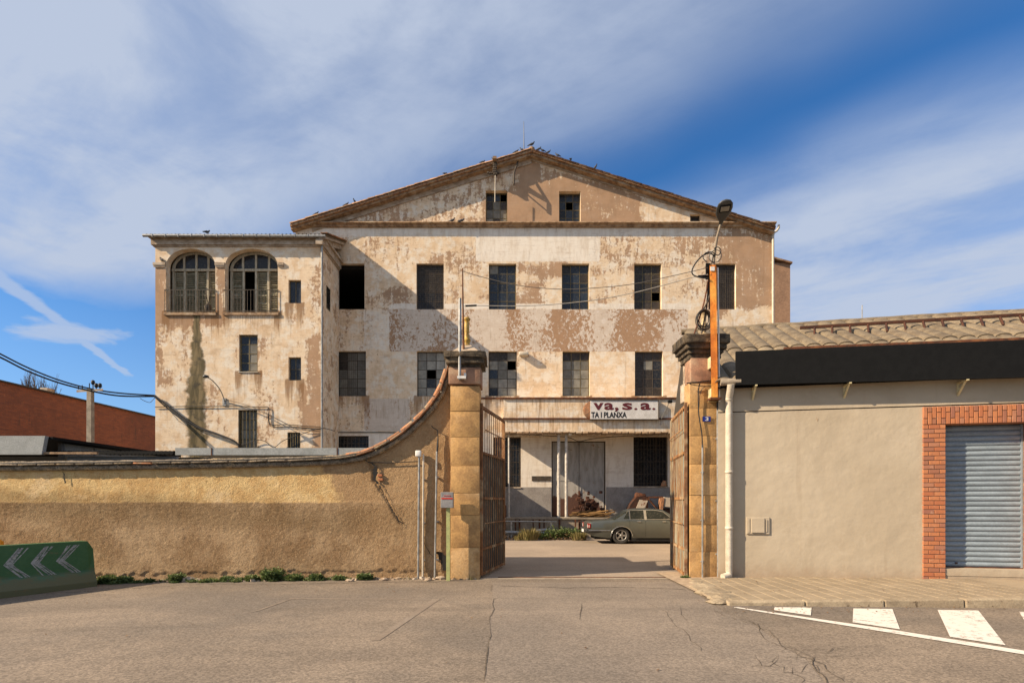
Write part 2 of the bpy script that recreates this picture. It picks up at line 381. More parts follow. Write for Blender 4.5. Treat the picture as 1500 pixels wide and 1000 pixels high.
# cracks: jagged slits a few mm above the surface
def jag(pts, amp, seed, step=6.0):
    r = random.Random(seed); out = []
    for (a, b_) in zip(pts, pts[1:]):
        L_ = math.dist(a, b_); k = max(1, int(L_/step))
        for i in range(k):
            t = i/k; out.append((a[0]+(b_[0]-a[0])*t+r.uniform(-amp, amp), a[1]+(b_[1]-a[1])*t+r.uniform(-amp, amp)*.5))
    out.append(pts[-1]); return out
def crack(mb, pts, w, seed, amp=2.2, dz=.008):
    q = [Gp(*p) for p in jag(pts, amp, seed)]; r = random.Random(seed+1); vs = []; m = len(q)
    for i, p in enumerate(q):
        t = (q[min(i+1, m-1)]-q[max(i-1, 0)]).normalized(); nrm = Vector((-t.y, t.x, 0)); ww = .62*w*r.uniform(.35, 1.25)*(.25 if i in (0, m-1) else 1)
        vs += [p+nrm*ww+Vector((0, 0, dz)), p-nrm*ww+Vector((0, 0, dz))]
    mb.add(vs, [(2*i, 2*i+1, 2*i+3, 2*i+2) for i in range(m-1)])
M['crackmat'] = mottled('dirt_in_cracks', (.075, .058, .042), (.12, .094, .068), 12)
b = MB(); zR = lambda x, y: (1000+x/3, 800+y/3)
crack(b, [(722, 856), (719, 866)], .012, 1); crack(b, [(731, 873), (720, 884), (723, 893), (717, 905), (718, 917)], .012, 2, 2.5)
crack(b, [(718, 917), (719, 932), (714, 950), (709, 1000)], .012, 3, 1)
crack(b, [(853, 885), (852, 897), (849, 908)], .009, 4, 2)
crack(b, [(948, 883), (966, 890), (983, 907), (1003, 927), (1020, 943), (1032, 957)], .006, 5, 3)
crack(b, [(995, 886), (1000, 900), (1009, 912)], .007, 6, 2)
crack(b, [(1043, 895), (1080, 907), (1107, 915), (1125, 940), (1147, 948), (1187, 967), (1207, 993), (1216, 1010)], .009, 7, 3)
crack(b, [(1083, 904), (1112, 918), (1130, 925), (1148, 946), (1165, 950), (1200, 970), (1236, 998)], .008, 8, 3)
for i in range(13):
    x0, y0 = 1140+rnd.uniform(-10, 70), 955+rnd.uniform(0, 40); a = rnd.uniform(0, 6.28); L_ = rnd.uniform(15, 38)
    crack(b, [(x0, y0), (x0+L_*math.cos(a), y0+L_*.5*math.sin(a)), (x0+1.7*L_*math.cos(a+.6), y0+.8*L_*math.sin(a+.6))], .005, 30+i, 2)
crack(b, [(1147, 962), (1190, 963), (1240, 960), (1275, 962)], .005, 60, 2)
struct(b.build('road_crack', M['crackmat']))
# tar/dirt line along the gate
b = MB(); crack(b, [(722, 850), (800, 850.5), (850, 851), (930, 851), (1005, 852)], .010, 71, .8)
crack(b, [(730, 858), (830, 861), (920, 860), (1004, 863)], .022, 72, .8)
crack(b, [(0, 872), (120, 866), (280, 856), (420, 855), (600, 852), (700, 851)], .018, 73, 1.0)
struct(b.build('kerbside_dirt', M['crackmat']))

def paint(name, wear):
    m, g, b = newmat(name); p = g.pos()
    n = g.noise(p, 9, 8, .75); n2 = g.noise(p, 1.6, 4, .6); n3 = g.noise(p, 60, 2, .6)
    f = g.ss(g.math('ADD', n, g.math('ADD', g.math('MULTIPLY', g.math('SUBTRACT', n2, .5), .5), g.math('MULTIPLY', g.math('SUBTRACT', n3, .5), .35))), wear-.05, wear+.06)
    wh = g.mix(g.ss(n, .3, .6), (.62, .555, .47), (.70, .64, .56))
    c = g.mix(f, (.195, .15, .115), wh)
    g.put(b.inputs['Base Color'], c); b.inputs['Roughness'].default_value = .75
    bump(g, b, g.noise(p, 90, 4, .7), .4, .003); return m
M['paint'] = paint('white_road_paint', .37); M['faded'] = paint('worn_off_road_paint', .60)
def marking(name, polys, mt, dz=.009):
    b = MB()
    for pl in polys: b.add(gpoly(pl, dz), [tuple(range(len(pl)))[::-1]])
    return struct(b.build(name, mt))
marking('edge_line', [[(1078, 889.0), (1300, 921.6), (1700, 985), (1700, 991.5), (1300, 926.4), (1074, 889.8)]], M['paint'])
for pl in [[(1135, 889.5), (1189, 890.0), (1187.7, 901.5), (1133, 893.8)], [(1250, 891.3), (1307.3, 892.2), (1318.3, 922), (1249, 911.6)],
           [(1373.3, 893.4), (1433.3, 894.4), (1473.3, 945.5), (1391.7, 933.0)], [(1492.7, 896.2), (1556, 897), (1640, 972), (1530, 955)]]:
    marking('crossing_stripe', [pl], M['paint'])
M['faded'] = mottled('worn_off_road_paint', (.225, .176, .130), (.200, .155, .114), 3, (.245, .198, .152), bs=.3)
marking('faded_parking_line', [[(634, 877), (645, 877), (556, 938), (544, 938)], [(424, 876), (640, 876.6), (640, 878.0), (424, 877.4)], [(416, 880), (428, 877), (380, 894), (366, 897)]], M['faded'], .0045)

# ---------------------------------------------------------------- main building
D = 26.0; S = F/D
def X_(px, d=D): return (px-750)*d/F
def Z_(py, d=D): return EYE+(HZ-py)*d/F
def px_of(v): return (750+v[0]*F/v[1], HZ-(v[2]-EYE)*F/v[1])
def box_w(x, y, r, soft=8.0):
    x0, y0, x1, y1 = r
    dx = max(x0-x, x-x1, 0); dy = max(y0-y, y-y1, 0); dd = math.hypot(dx, dy)
    if dx == 0 and dy == 0: return 1.0
    return max(0.0, 1-dd/soft)
def facade(mb, Yp, x0, x1, z0, ztop, holes, wear, step=.14, rev=.24, facing=-1):
    xs = set(rangef(x0, x1, step)); zt = ztop if not callable(ztop) else max(ztop(x) for x in rangef(x0, x1, .2))
    zf = ztop if callable(ztop) else (lambda x: ztop)
    zs = set(rangef(z0, zt, step))
    for h in holes: xs |= {h[0], h[1]}; zs |= {h[2], h[3]}
    def thin(s, keep):
        s = sorted(s); out = []
        for v in s:
            if v in keep or not out or v-out[-1] > step*.35:
                if v in keep and out and v-out[-1] < step*.35 and out[-1] not in keep: out.pop()
                out.append(v)
        return out
    kx = {x0, x1}; kz = {z0, zt}
    for h in holes: kx |= {h[0], h[1]}; kz |= {h[2], h[3]}
    xs = thin(xs, kx); zs = thin(zs, kz)
    base = len(mb.v); vs = []; cols = []
    for z in zs:
        for x in xs:
            zz_ = min(z, zf(x)); v = (x, Yp, zz_); vs.append(v); q = px_of(v); cols.append(wear(q[0], q[1]))
    fs = []; n = len(xs)
    for j in range(len(zs)-1):
        for i in range(n-1):
            mx = (xs[i]+xs[i+1])/2; mz = (zs[j]+zs[j+1])/2
            if any(h[0] < mx < h[1] and h[2] < mz < h[3] for h in holes): continue
            if zs[j] >= zf(xs[i])-1e-6 and zs[j] >= zf(xs[i+1])-1e-6: continue
            fs.append((j*n+i, j*n+i+1, (j+1)*n+i+1, (j+1)*n+i))
    mb.add(vs, fs, False, cols)
    for h in holes:
        a, b_, c, d_ = h[:4]; y2 = Yp+rev
        k = wear(*px_of((a, Yp, c)))
        k4 = [(.35, 0, .0)]*4
        mb.quad((a, Yp, c), (a, y2, c), (a, y2, d_), (a, Yp, d_), k4); mb.quad((b_, Yp, c), (b_, Yp, d_), (b_, y2, d_), (b_, y2, c), k4)
        mb.quad((a, Yp, d_), (a, y2, d_), (b_, y2, d_), (b_, Yp, d_), k4); mb.quad((a, Yp, c), (b_, Yp, c), (b_, y2, c), (a, y2, c), k4)

def gab(px, py=None):   # rake height of gable wall (z) at X
    pass
AX, AZz = X_(779), Z_(221.5)
ELX, ELZ = X_(432), Z_(331); ERX, ERZ = X_(1131), Z_(333)
def rake(x):
    return AZz+(ELZ-AZz)*(AX-x)/(AX-ELX) if x < AX else AZz+(ERZ-AZz)*(x-AX)/(ERX-AX)

win_upper = [(494.5, 534), (610, 650), (716, 756), (823, 863), (929, 969), (1038, 1078)]
win_mid = [(494, 536), (610.5, 652), (715.5, 757), (824, 864), (930, 971), (1037, 1079)]
main_holes_px = [(a, b_, 386, 453) for a, b_ in win_upper]+[(a, b_, 514, 580) for a, b_ in win_mid]
main_holes_px += [(711.5, 743, 279, 328.2), (819, 850.5, 280, 327.6), (1011, 1026, 314, 328)]
low_holes_px = [(723, 763, 640, 713), (928, 978, 639, 712), (808, 887, 646, 757.5), (490, 540, 638, 660)]
def H(r, d=D): return (X_(r[0], d), X_(r[1], d), Z_(r[3], d), Z_(r[2], d))
flake_r = [(574, 457, 1004, 511)]
from mathutils import noise as mn
def warp(x, y, a=1.0):
    v = Vector((x*.035, y*.035, 1.7)); u_ = Vector((x*.012, y*.012, 8.1))
    return x+a*(9*mn.noise(v)+16*mn.noise(u_)), y+a*(7*mn.noise(v+Vector((9, 4, 0)))+11*mn.noise(u_+Vector((3, 7, 0))))
def drips(x, y, wins):
    d_ = 0
    for (x0, x1, y0, y1) in wins:
        if x0-5 < x < x1+5 and y1-2 < y < y1+46: d_ = max(d_, (1-(y-y1)/46)*(1.0 if abs(x-x0) < 5 or abs(x-x1) < 5 else .55))
    return d_
def wear_main(x, y):
    dd = drips(x, y, main_holes_px[:12])*(.35 if 452 < y < 515 else 1.0)
    if 583 < y < 613: dd = max(dd, .25)
    xo, yo = x, y
    if y > 345: x, y = warp(x, y); y = max(y, 335)
    else: x = warp(x, y)[0]
    r = .30; f = 0; w = 0
    if yo < 331:
        y = yo; r = 1.08
        for q, v in [((600, 262, 686, 318), .42), ((790, 228, 850, 262), .70), ((640, 295, 706, 322), .55), ((700, 262, 745, 276), .6), ((525, 308, 600, 325), .62), ((878, 262, 905, 300), .72), ((855, 275, 1000, 305), .78)]:
            k = box_w(x, y, q, 26); r = r*(1-k)+v*k
        rk = (x-779)*.316+221 if x > 779 else (779-x)*.316+221
        if x > 785:
            k = max(0, 1-(y-rk-4)/17); r = r*(1-k)+.05*k
            if x > 940: k = box_w(x, y, (960, 290, 1130, 330), 30); r = r*(1-k)+.15*k
        else:
            k = max(0, 1-(y-rk-6)/10)*.5; r = r*(1-k)+.5*k
    else:
        for q, v, s in [((1048, 350, 1130, 450), .84, 22), ((790, 388, 822, 400), .78, 10), ((866, 386, 926, 396), .66, 12), ((757, 418, 795, 445), .74, 12), ((757, 388, 822, 398), .76, 8), ((868, 425, 925, 440), .52, 12),
                        ((880, 352, 1000, 380), .54, 16), ((455, 352, 505, 384), .50, 16), ((655, 400, 712, 440), .54, 14), ((540, 350, 600, 380), .52, 16), ((640, 370, 700, 384), .66, 12), ((970, 395, 1025, 440), .46, 14),
                        ((536, 425, 600, 450), .66, 14), ((868, 350, 900, 384), .55, 10), ((975, 355, 1035, 378), .56, 14),
                        ((494, 458, 540, 505), .52, 22), ((440, 455, 490, 520), .5, 25), ((758, 470, 820, 500), .5, 12), ((1080, 460, 1130, 486), .2, 10),
                        ((655, 515, 712, 580), .34, 18), ((760, 515, 822, 530), .50, 12), ((760, 555, 822, 575), .38, 12), ((868, 515, 928, 575), .28, 14), ((975, 515, 1030, 585), .30, 14),
                        ((866, 640, 925, 710), .0, 8), ((735, 583, 990, 632), .34, 8), ((600, 583, 612, 640), .55, 6), ((490, 582, 535, 632), .46, 16)]:
            k = box_w(x, y, q, s*1.4); r = r*(1-k)+v*k
        x, y = xo, yo
        k = box_w(x, y, (700, 338, 876, 380), 6); w = max(w, k)
        k = box_w(x, y, (434, 334, 1045, 345), 7); w = max(w, .62*k); 
        k = box_w(x, y, (575, 447, 1010, 513), 5)
        w = max(w, .9*k*(0 if y > 456 else 1))
        for q in flake_r: f = max(f, box_w(x, y, q, 8))
        k = box_w(x, y, (536, 586, 598, 628), 6); f = max(f, k*.9)
        if f > 0: w *= (1-f)
        k = box_w(x, y, (534, 455, 574, 512), 8); w = max(w, .5*k)
        if y > 634: r = .10; w = .75
    return (r, f, w, dd)

mb_main = thing('factory_building', 'tall old factory with peeling cream and tan plaster, low gable and rows of steel windows', 'building', (0, D, 0))
b = MB()
facade(b, D, X_(433), X_(1131), -.3, rake, [H(r) for r in main_holes_px+low_holes_px], wear_main, .125)
# remaining walls (sides, back)
xw, xe, yb = X_(433), X_(1131), 48.0
k4 = [(.45, 0, .1)]*4
b.quad((xw, D, -.3), (xw, yb, -.3), (xw, yb, ELZ), (xw, D, ELZ), k4); b.quad((xe, D, -.3), (xe, D, ERZ), (xe, yb, ERZ), (xe, yb, -.3), k4)
b.add([(xw, yb, -.3), (xe, yb, -.3), (xe, yb, ERZ), (AX, yb, AZz), (xw, yb, ELZ)], [(0, 1, 2, 3, 4)], cols=[(.4, 0, 0)]*5)
b.build('wall', M['plaster'], mb_main)
# interior floors and cross wall keep the rooms dark
b = MB()
for z in (Z_(510), Z_(382), Z_(333), .95): b.box(xw+.05, xe-.05, D+.35, yb-.2, z-.25, z-.05)
b.box(xw+.05, xe-.05, D+6, D+6.2, 0, ELZ); b.build('interior_floor', M['void'], mb_main)
# lower dado (grey) behind the loading dock
M['dado'] = mottled('grey_dado_paint', (.30, .27, .24), (.25, .22, .195), 2.5, (.33, .29, .25), bs=.3)
b = MB(); zz0, zz1 = .9, Z_(713)
for a, c in ((X_(700), X_(807)), (X_(888), X_(1060))): b.box(a, c, D-.012, D+.05, zz0, zz1-.004)
b.build('dado', M['dado'], mb_main)
b = MB(); b.box(X_(779), X_(807), D-.03, D+.02, Z_(704), Z_(697)); b.build('wall_vent', M['frame_dark'], mb_main)
# horizontal string cornice under the gable
b = MB(); b.prism([(D-.02, Z_(334)), (D-.02, Z_(328.6)), (D-.26, Z_(328.4)), (D-.27, Z_(330.0)), (D-.14, Z_(331.5)), (D-.12, Z_(333.6))], 'x', X_(430), X_(1134)); b.build('string_cornice', M['cornice'], mb_main)
# raking cornices (two steps) following the gable
def rake_strip(mb, ax, az, bx, bz, top, bot, y0, y1):
    mb.add([(ax, y, az+o) for y in (y0, y1) for o in (top, bot)]+[(bx, y, bz+o) for y in (y0, y1) for o in (top, bot)],
           [(0, 1, 5, 4), (2, 6, 7, 3), (1, 3, 7, 5), (0, 4, 6, 2), (0, 2, 3, 1), (4, 5, 7, 6)])
lx, lz = X_(424, 25.5), Z_(327.5, 25.5); rx_, rz_ = X_(1137, 25.5), Z_(331.5, 25.5); ax_, az_ = X_(779, 25.5), Z_(217.5, 25.5)
for (x_, z_) in ((lx, lz), (rx_, rz_)):
    b = MB(); rake_strip(b, x_, z_, ax_, az_, -.10, -.20, 25.66, D-.01); b.build('raking_cornice', M['cornice'], mb_main)
    b = MB(); rake_strip(b, x_+(.9 if x_ < 0 else -.9), z_+.28, ax_, az_, -.20, -.42 if x_ < 0 else -.28, D-.06, D-.012); b.build('raking_moulding', M['moulding'], mb_main)
# roof planes
rf = None
for (x_, z_) in ((lx, lz), (rx_, rz_)):
    b = MB(); rake_strip(b, x_, z_, ax_, az_, .0, -.10, 25.56, 48.3)
    o = b.build('roof', M['tile'], mb_main)
    # verge tiles along the gable edge
    t = MB(); n = 12; Lr = math.hypot(ax_-x_, az_-z_); cnt = 31; ln = Lr/cnt*1.08
    vs = []
    for e in (0, 1):
        rr = .125 if e == 0 else .105
        for k in range(7):
            th = math.pi*k/6; vs.append((e*ln, -math.cos(th)*rr, math.sin(th)*rr*.8)); 
    for e in (0, 1):
        rr = .105 if e == 0 else .085
        for k in range(7):
            th = math.pi*k/6; vs.append((e*ln, -math.cos(th)*rr, math.sin(th)*rr*.8))
    t.add(vs, [(k, k+1, k+8, k+7) for k in range(6)]+[(14+k, 21+k, 22+k, 15+k) for k in range(6)]+[(k, 14+k, 15+k, k+1) for k in range(6)], True)
    me = t.mesh('roof_tile', M['tile'])
    ang = math.atan2(az_-z_, ax_-x_)
    for i in range(cnt):
        for yy in (25.62, 25.86):
            q = Vector((x_+(ax_-x_)*i/cnt, yy, z_+(az_-z_)*i/cnt+.012+rnd.uniform(-.008, .012)))
            Mx = Matrix.Translation(q) @ Matrix.Rotation(-ang, 4, 'Y') @ Matrix.Rotation(rnd.uniform(-.03, .03), 4, 'Z')
            put('roof_tile', me, o, wmat(o).inverted() @ Mx)
# bulges of slipped tiles on the right slope
b = MB()
for t in (.30, .36, .52, .7, .78):
    x = ax_+(rx_-ax_)*t; z = az_+(rz_-az_)*t; b.bev(x-.5, x+.4, 25.62, 26.6, z+.0, z+.10, .04, Matrix.Translation((x, 0, z)) @ Matrix.Rotation(math.atan2(az_-rz_, rx_-ax_), 4, 'Y') @ Matrix.Translation((-x, 0, -z)))
b.build('slipped_ridge_tiles', M['tile'], mb_main)
b = MB(); b.lathe((ax_, 25.75, az_), [(.16, 0), (.15, .16), (.08, .22)], 10); b.build('apex_finial', M['cornice'], mb_main)

pane_cache = {}
def window(parent, r, d, cols, rows, pane, frame, depth=.17, missing=(), bw=.022, mats={}, mesh_wires=False, split=None, wpos=None, lit=None):
    x0, x1 = X_(r[0], d), X_(r[1], d); z0, z1 = Z_(r[3], d), Z_(r[2], d); y = d+depth
    b = MB(); t = bw
    b.box(x0, x1, y, y+.05, z0, z0+2*t); b.box(x0, x1, y, y+.05, z1-2*t, z1); b.box(x0, x0+2*t, y, y+.05, z0+2*t, z1-2*t); b.box(x1-2*t, x1, y, y+.05, z0+2*t, z1-2*t)
    cx = [x0+(x1-x0)*i/cols for i in range(cols+1)]; cz = [z0+(z1-z0)*i/rows for i in range(rows+1)]
    for i in range(1, cols): b.box(cx[i]-t*.7, cx[i]+t*.7, y+.004, y+.034, z0+2*t, z1-2*t)
    for j in range(1, rows): b.box(x0+2*t, x1-2*t, y+.008, y+.030, cz[j]-t*.6, cz[j]+t*.6)
    w = b.build('window', frame, parent)
    pw, ph = (x1-x0)/cols, (z1-z0)/rows
    for i in range(cols):
        for j in range(rows):
            jj = rows-1-j        # row 0 = top
            if (i, jj) in missing: continue
            mt = mats.get((i, jj), pane); key = (round(pw, 2), round(ph, 2), mt.name)
            if key not in pane_cache:
                q = MB(); q.box(-pw/2+.008, pw/2-.008, -.003, .003, -ph/2+.008, ph/2-.008); pane_cache[key] = q.mesh('pane', mt)
            c = Vector(((cx[i]+cx[i+1])/2, y+.018, (cz[j]+cz[j+1])/2))
            Mx = Matrix.Translation(c) @ Matrix.Rotation(R(rnd.uniform(-1.6, 1.6)), 4, 'X') @ Matrix.Rotation(R(rnd.uniform(-1.6, 1.6)), 4, 'Z')
            put('pane', pane_cache[key], w, wmat(w).inverted() @ Mx)
    if mesh_wires:
        q = MB()
        for k in range(1, 15): xx = x0+(x1-x0)*k/15; q.box(xx-.004, xx+.004, y-.04, y-.032, z0, z1)
        for k in range(1, 22): zz_ = z0+(z1-z0)*k/22; q.box(x0, x1, y-.046, y-.040, zz_-.004, zz_+.004)
        stuff(q.build('wire_mesh', M['frame_ochre'] if frame is M['frame_ochre'] else M['frame_dark'], w))
    return w
def sill(w, r, d, mt, out=.05, h=.06):
    b = MB(); b.box(X_(r[0]-.5, d), X_(r[1]+.5, d), d-out, d+.02, Z_(r[3], d)-h, Z_(r[3], d)-.003); b.build('sill', mt, w)
gd, gb, gg_, gbr, gp = M['glass_dark'], M['glass_blue'], M['glass_grey'], M['glass_brown'], M['glass_pale']
fo, fd = M['frame_ochre'], M['frame_dark']
W = lambda r, *a, **k: window(mb_main, r, D, *a, **k)
u = [(a, c, 386, 453) for a, c in win_upper]
b = MB(); # first opening: empty, only a dark shutter remnant
w0 = window(mb_main, u[0], D, 1, 1, gd, fd, missing=[(0, 0)], depth=.2, bw=.012)
W(u[1], 3, 5, gbr, fd, mesh_wires=True, mats={(0, 3): gd, (1, 3): gd, (2, 3): gd, (0, 4): gd, (1, 4): gd, (2, 4): gd})
W(u[2], 3, 5, gb, fo, mats={(0, 0): gg_})
W(u[3], 3, 5, gb, fo, mats={(0, 0): gbr, (2, 1): gbr}, mesh_wires=False)
W(u[4], 3, 5, gbr, fo, mesh_wires=False, missing=[(2, 3)])
W(u[5], 3, 5, gbr, fd, mesh_wires=True)
m_ = [(a, c, 514, 580) for a, c in win_mid]
W(m_[0], 3, 5, gg_, fd, mats={(0, 0): gbr, (0, 1): gbr}, mesh_wires=True)
W(m_[1], 3, 5, gp, fd, missing=[(1, 2)], mats={(1, 3): gd})
W(m_[2], 3, 5, gg_, fd, missing=[(2, 1)], mats={(0, 2): gb, (2, 4): gp, (2, 2): gp, (1, 3): gp, (0, 4): gd, (0, 0): gbr, (1, 0): gbr})
W(m_[3], 3, 5, gg_, fo, mats={(0, 0): gbr, (1, 0): gbr, (2, 0): gbr})
W(m_[4], 3, 5, gbr, fd, mats={(2, 1): gd, (2, 2): gd, (2, 3): gd, (1, 1): gg_})
W(m_[5], 3, 5, gbr, fd)
W((711.5, 743, 279, 328.2), 3, 4, gg_, fo, depth=.26, mats={(0, 0): gd, (2, 0): gd, (0, 1): gbr, (2, 1): gbr, (1, 0): gb, (1, 3): gbr}, missing=[(2, 0)])
W((819, 850.5, 280, 327.6), 3, 4, gb, fo, depth=.26, missing=[(1, 1)], mats={(0, 0): gd, (2, 0): gd, (0, 2): gd})
W((1011, 1026, 314, 328), 1, 1, gd, fd)
for r in ((723, 763, 640, 713), (928, 978, 639, 712), (490, 540, 638, 660)):
    w = W(r, 3, 4 if r[3] > 700 else 1, gd, fd)
    q = MB(); n = 11 if r[0] > 900 else 9
    for k in range(n): xx = X_(r[0])+(X_(r[1])-X_(r[0]))*(k+.5)/n; q.box(xx-.009, xx+.009, D+.02, D+.038, Z_(r[3]), Z_(r[2]))
    for zf_ in (.06, .5, .82): zz_ = Z_(r[3])+(Z_(r[2])-Z_(r[3]))*zf_; q.box(X_(r[0]), X_(r[1]), D+.040, D+.05, zz_-.012, zz_+.012)
    q.build('window_grille', M['frame_dark'], w)
    sill(w, r, D, M['moulding'])
for r in m_[:5]+u[:5]: pass
# downpipe on the right corner
b = MB(); xr = X_(1131.5)
b.tube([(X_(1138.5), D-.15, Z_(332)), (X_(1138.5), D-.15, Z_(336)), (X_(1136), D-.13, Z_(340)), (xr, D-.12, Z_(343)), (xr-.02, D-.1, Z_(348)), (xr-.02, D-.1, Z_(420)), (xr-.02, D-.1, 0)], .055, 10)
b.build('downpipe', M['pvc'], mb_main)
# thin duct / cable lines on the face
b = MB(); b.box(X_(641), X_(738), D-.05, D-.003, Z_(584.5), Z_(582)); b.build('lintel_rail', M['rust'], mb_main)
b = MB(); b.box(X_(536), X_(604), D-.004, D+.01, Z_(581.3), Z_(580)); 
# canopy over the loading dock
cd = 24.0
b = MB(); cx0, cx1 = X_(737.5, cd), 9.6
b.box(cx0, cx1, cd, D-.003, Z_(632, cd), Z_(583.5, cd)); 
can = b.build('dock_canopy', M['plaster'], mb_main)
at = can.data.color_attributes.new('wear', 'FLOAT_COLOR', 'POINT')
for i in range(len(can.data.vertices)): at.data[i].color = (.26, 0, .12, .35)
b = MB(); b.box(cx0-.03, cx1, cd-.07, cd-.002, Z_(584.5, cd), Z_(582, cd)); b.box(cx0-.03, cx1, cd-.07, cd-.002, Z_(614.3, cd), Z_(612, cd)); b.build('canopy_edge_rail', M['rust'], can)
b = MB()
for k in range(34):
    x = cx0+(cx1-cx0)*k/34; b.bev(x+.01, x+.27, cd-.03, cd+.5, Z_(634.5, cd)+rnd.uniform(-.02, .02), Z_(632, cd)-.002, .02)
stuff(b.build('canopy_underside_tiles', M['cornice'], can))
# loading dock
b = MB(); b.box(-3.2, 11.5, 24.35, D-.014, -.05, .86); dock = b.build('loading_dock', M['concrete'], mb_main)
b = MB(); b.box(-3.2, 11.5, 24.28, D-.014, .862, .93); b.build('dock_slab', M['concrete'], dock)
for k in range(10):
    b = MB(); b.box(-.6+k*.9, -.52+k*.9, 24.30, 24.345, .0, .86); b.build('dock_buffer', M['rust'], dock)
# double metal doors, rusted through at the bottom
def rustdoor():
    m, g, b = newmat('grey_door_rusting_from_below'); p = g.pos(); s_ = g.node('SeparateXYZ', i0=p)
    c = g.mix(g.ss(g.noise(g.mul(p, (2, 1, .5)), 2, 5, .6), .4, .6), (.36, .335, .30), (.27, .25, .22))
    n = g.noise(p, 3.2, 5, .6); n2 = g.noise(p, 26, 4, .7)
    hgt = g.ss(s_.outputs[2], 1.0, 2.75, .62, -.55)
    k = g.ss(s_.outputs[0], X_(887)-.1, X_(850), -.35, .0)
    f = g.ss(g.math('ADD', g.math('ADD', n, hgt), g.math('ADD', k, g.math('MULTIPLY', g.math('SUBTRACT', n2, .5), .10))), .50, .53)
    rc = g.mix(g.ss(n2, .4, .6), (.055, .022, .014), (.115, .048, .026))
    c = g.mix(g.ss(g.noise(p, 5, 5, .7), .60, .68, 0, .8), c, (.22, .11, .06))
    c = g.mix(f, c, rc); g.put(b.inputs['Base Color'], c); b.inputs['Roughness'].default_value = .75; bump(g, b, n2, .4, .01); return m
M['rustdoor'] = rustdoor()
dr = thing_door = None
q = MB(); x0, xm, x1 = X_(808), X_(848.5), X_(887); z0, z1 = .935, Z_(646)
q.box(x0, x1, D+.10, D+.14, z0, z0+.05); q.box(x0, x0+.05, D+.06, D+.14, z0, z1); q.box(x1-.05, x1, D+.06, D+.14, z0, z1); q.box(x0, x1, D+.06, D+.14, z1-.05, z1)
door = q.build('door', M['frame_dark'], mb_main)
for a, c in ((x0+.052, xm-.008), (xm+.008, x1-.052)):
    q = MB(); q.box(a, c, D+.075, D+.10, z0+.052, z1-.052); q.box(a+.02, a+.08, D+.05, D+.074, z0+.06, z1-.06); q.box(c-.08, c-.02, D+.05, D+.074, z0+.06, z1-.06)
    q.box(a+.082, c-.082, D+.055, D+.074, z0+1.72, z0+1.80); q.build('door_leaf', M['rustdoor'], door)
q = MB(); q.box(xm-.04, xm+.04, D+.03, D+.05, z0+1.0, z0+1.25); q.build('door_latch', M['rust'], door)
# annex seen past the right corner
b = MB(); ax0, ax1 = X_(1120, 33), X_(1157.5, 33); zt = Z_(385, 33)
b.box(ax0-2.0, ax1, 33, 42, -.2, zt)
an = thing('rear_annex', 'narrow tan block behind the right corner of the factory, with a thin sloping roof edge', 'building', (ax0, 33, 0))
M['annexp'] = mottled('tan_annex_render', (.34, .20, .12), (.28, .165, .10), 1.2, bs=.3)
b.build('wall', M['annexp'], an)
b = MB(); rake_strip(b, ax0-2.1, Z_(366, 33)+.15, X_(1161, 32.8), Z_(384.5, 32.8), .05, -.05, 32.8, 42.2); b.build('roof', M['tile'], an)

# ---------------------------------------------------------------- left wing with loggia arches
DW = 23.6
wing = thing('loggia_wing', 'projecting left wing of the factory with two shuttered arches under a corrugated roof', 'building', (-12, DW, 0))
wx0, wx1 = X_(227.5, DW), X_(470.5, DW); wzt = Z_(346, DW)
arch = [(243, 315.5, 363.5, 458), (329.5, 407, 363.5, 458)]; spring = 392.0
wholes_px = arch+[(422.5, 441, 410, 444), (350, 377.5, 490, 544.5), (422.5, 441, 523, 557), (349, 377, 600, 657), (421, 440, 633, 660)]
stain_x = [(284, 292, 460, 512), (281, 294, 512, 560), (272, 299, 560, 600), (270, 298, 600, 640), (268, 300, 640, 680)]
def wear_wing(x, y):
    dd = drips(x, y, [tuple(h) for h in wholes_px]); xo, yo = x, y; x, y = warp(x, y, .6)
    r = .32; w = 0
    for q, v, s in [((228, 380, 240, 480), .85, 8), ((230, 460, 322, 486), .88, 8), ((316, 386, 328, 460), .72, 5), ((228, 480, 245, 560), .70, 10), ((458, 395, 468, 455), .62, 8), ((452, 500, 466, 530), .80, 8), ((440, 565, 468, 625), .80, 7), ((455, 540, 468, 600), .78, 8), ((455, 625, 468, 660), .85, 6),
                    ((338, 495, 349, 512), .75, 5), ((378, 498, 392, 525), .62, 8), ((385, 540, 398, 590), .55, 10), ((420, 460, 460, 480), .5, 12), ((300, 560, 320, 620), .55, 14), ((380, 590, 400, 640), .6, 10), ((250, 495, 280, 530), .48, 18), ((300, 480, 345, 560), .36, 10), ((400, 395, 420, 520), .42, 12), ((428, 446, 436, 470), .5, 5)]:
        k = box_w(x, y, q, s*1.3); r = r*(1-k)+v*k
    x, y = xo, yo
    k = box_w(x, y, (230, 362, 470, 382), 6); w = max(w, .35*k); r = r*(1-k)+.12*k
    return (min(1, r), 0, w, dd)
b = MB(); facade(b, DW, wx0, wx1, -.4, wzt, [H(r, DW) for r in wholes_px], wear_wing, .11, .30)
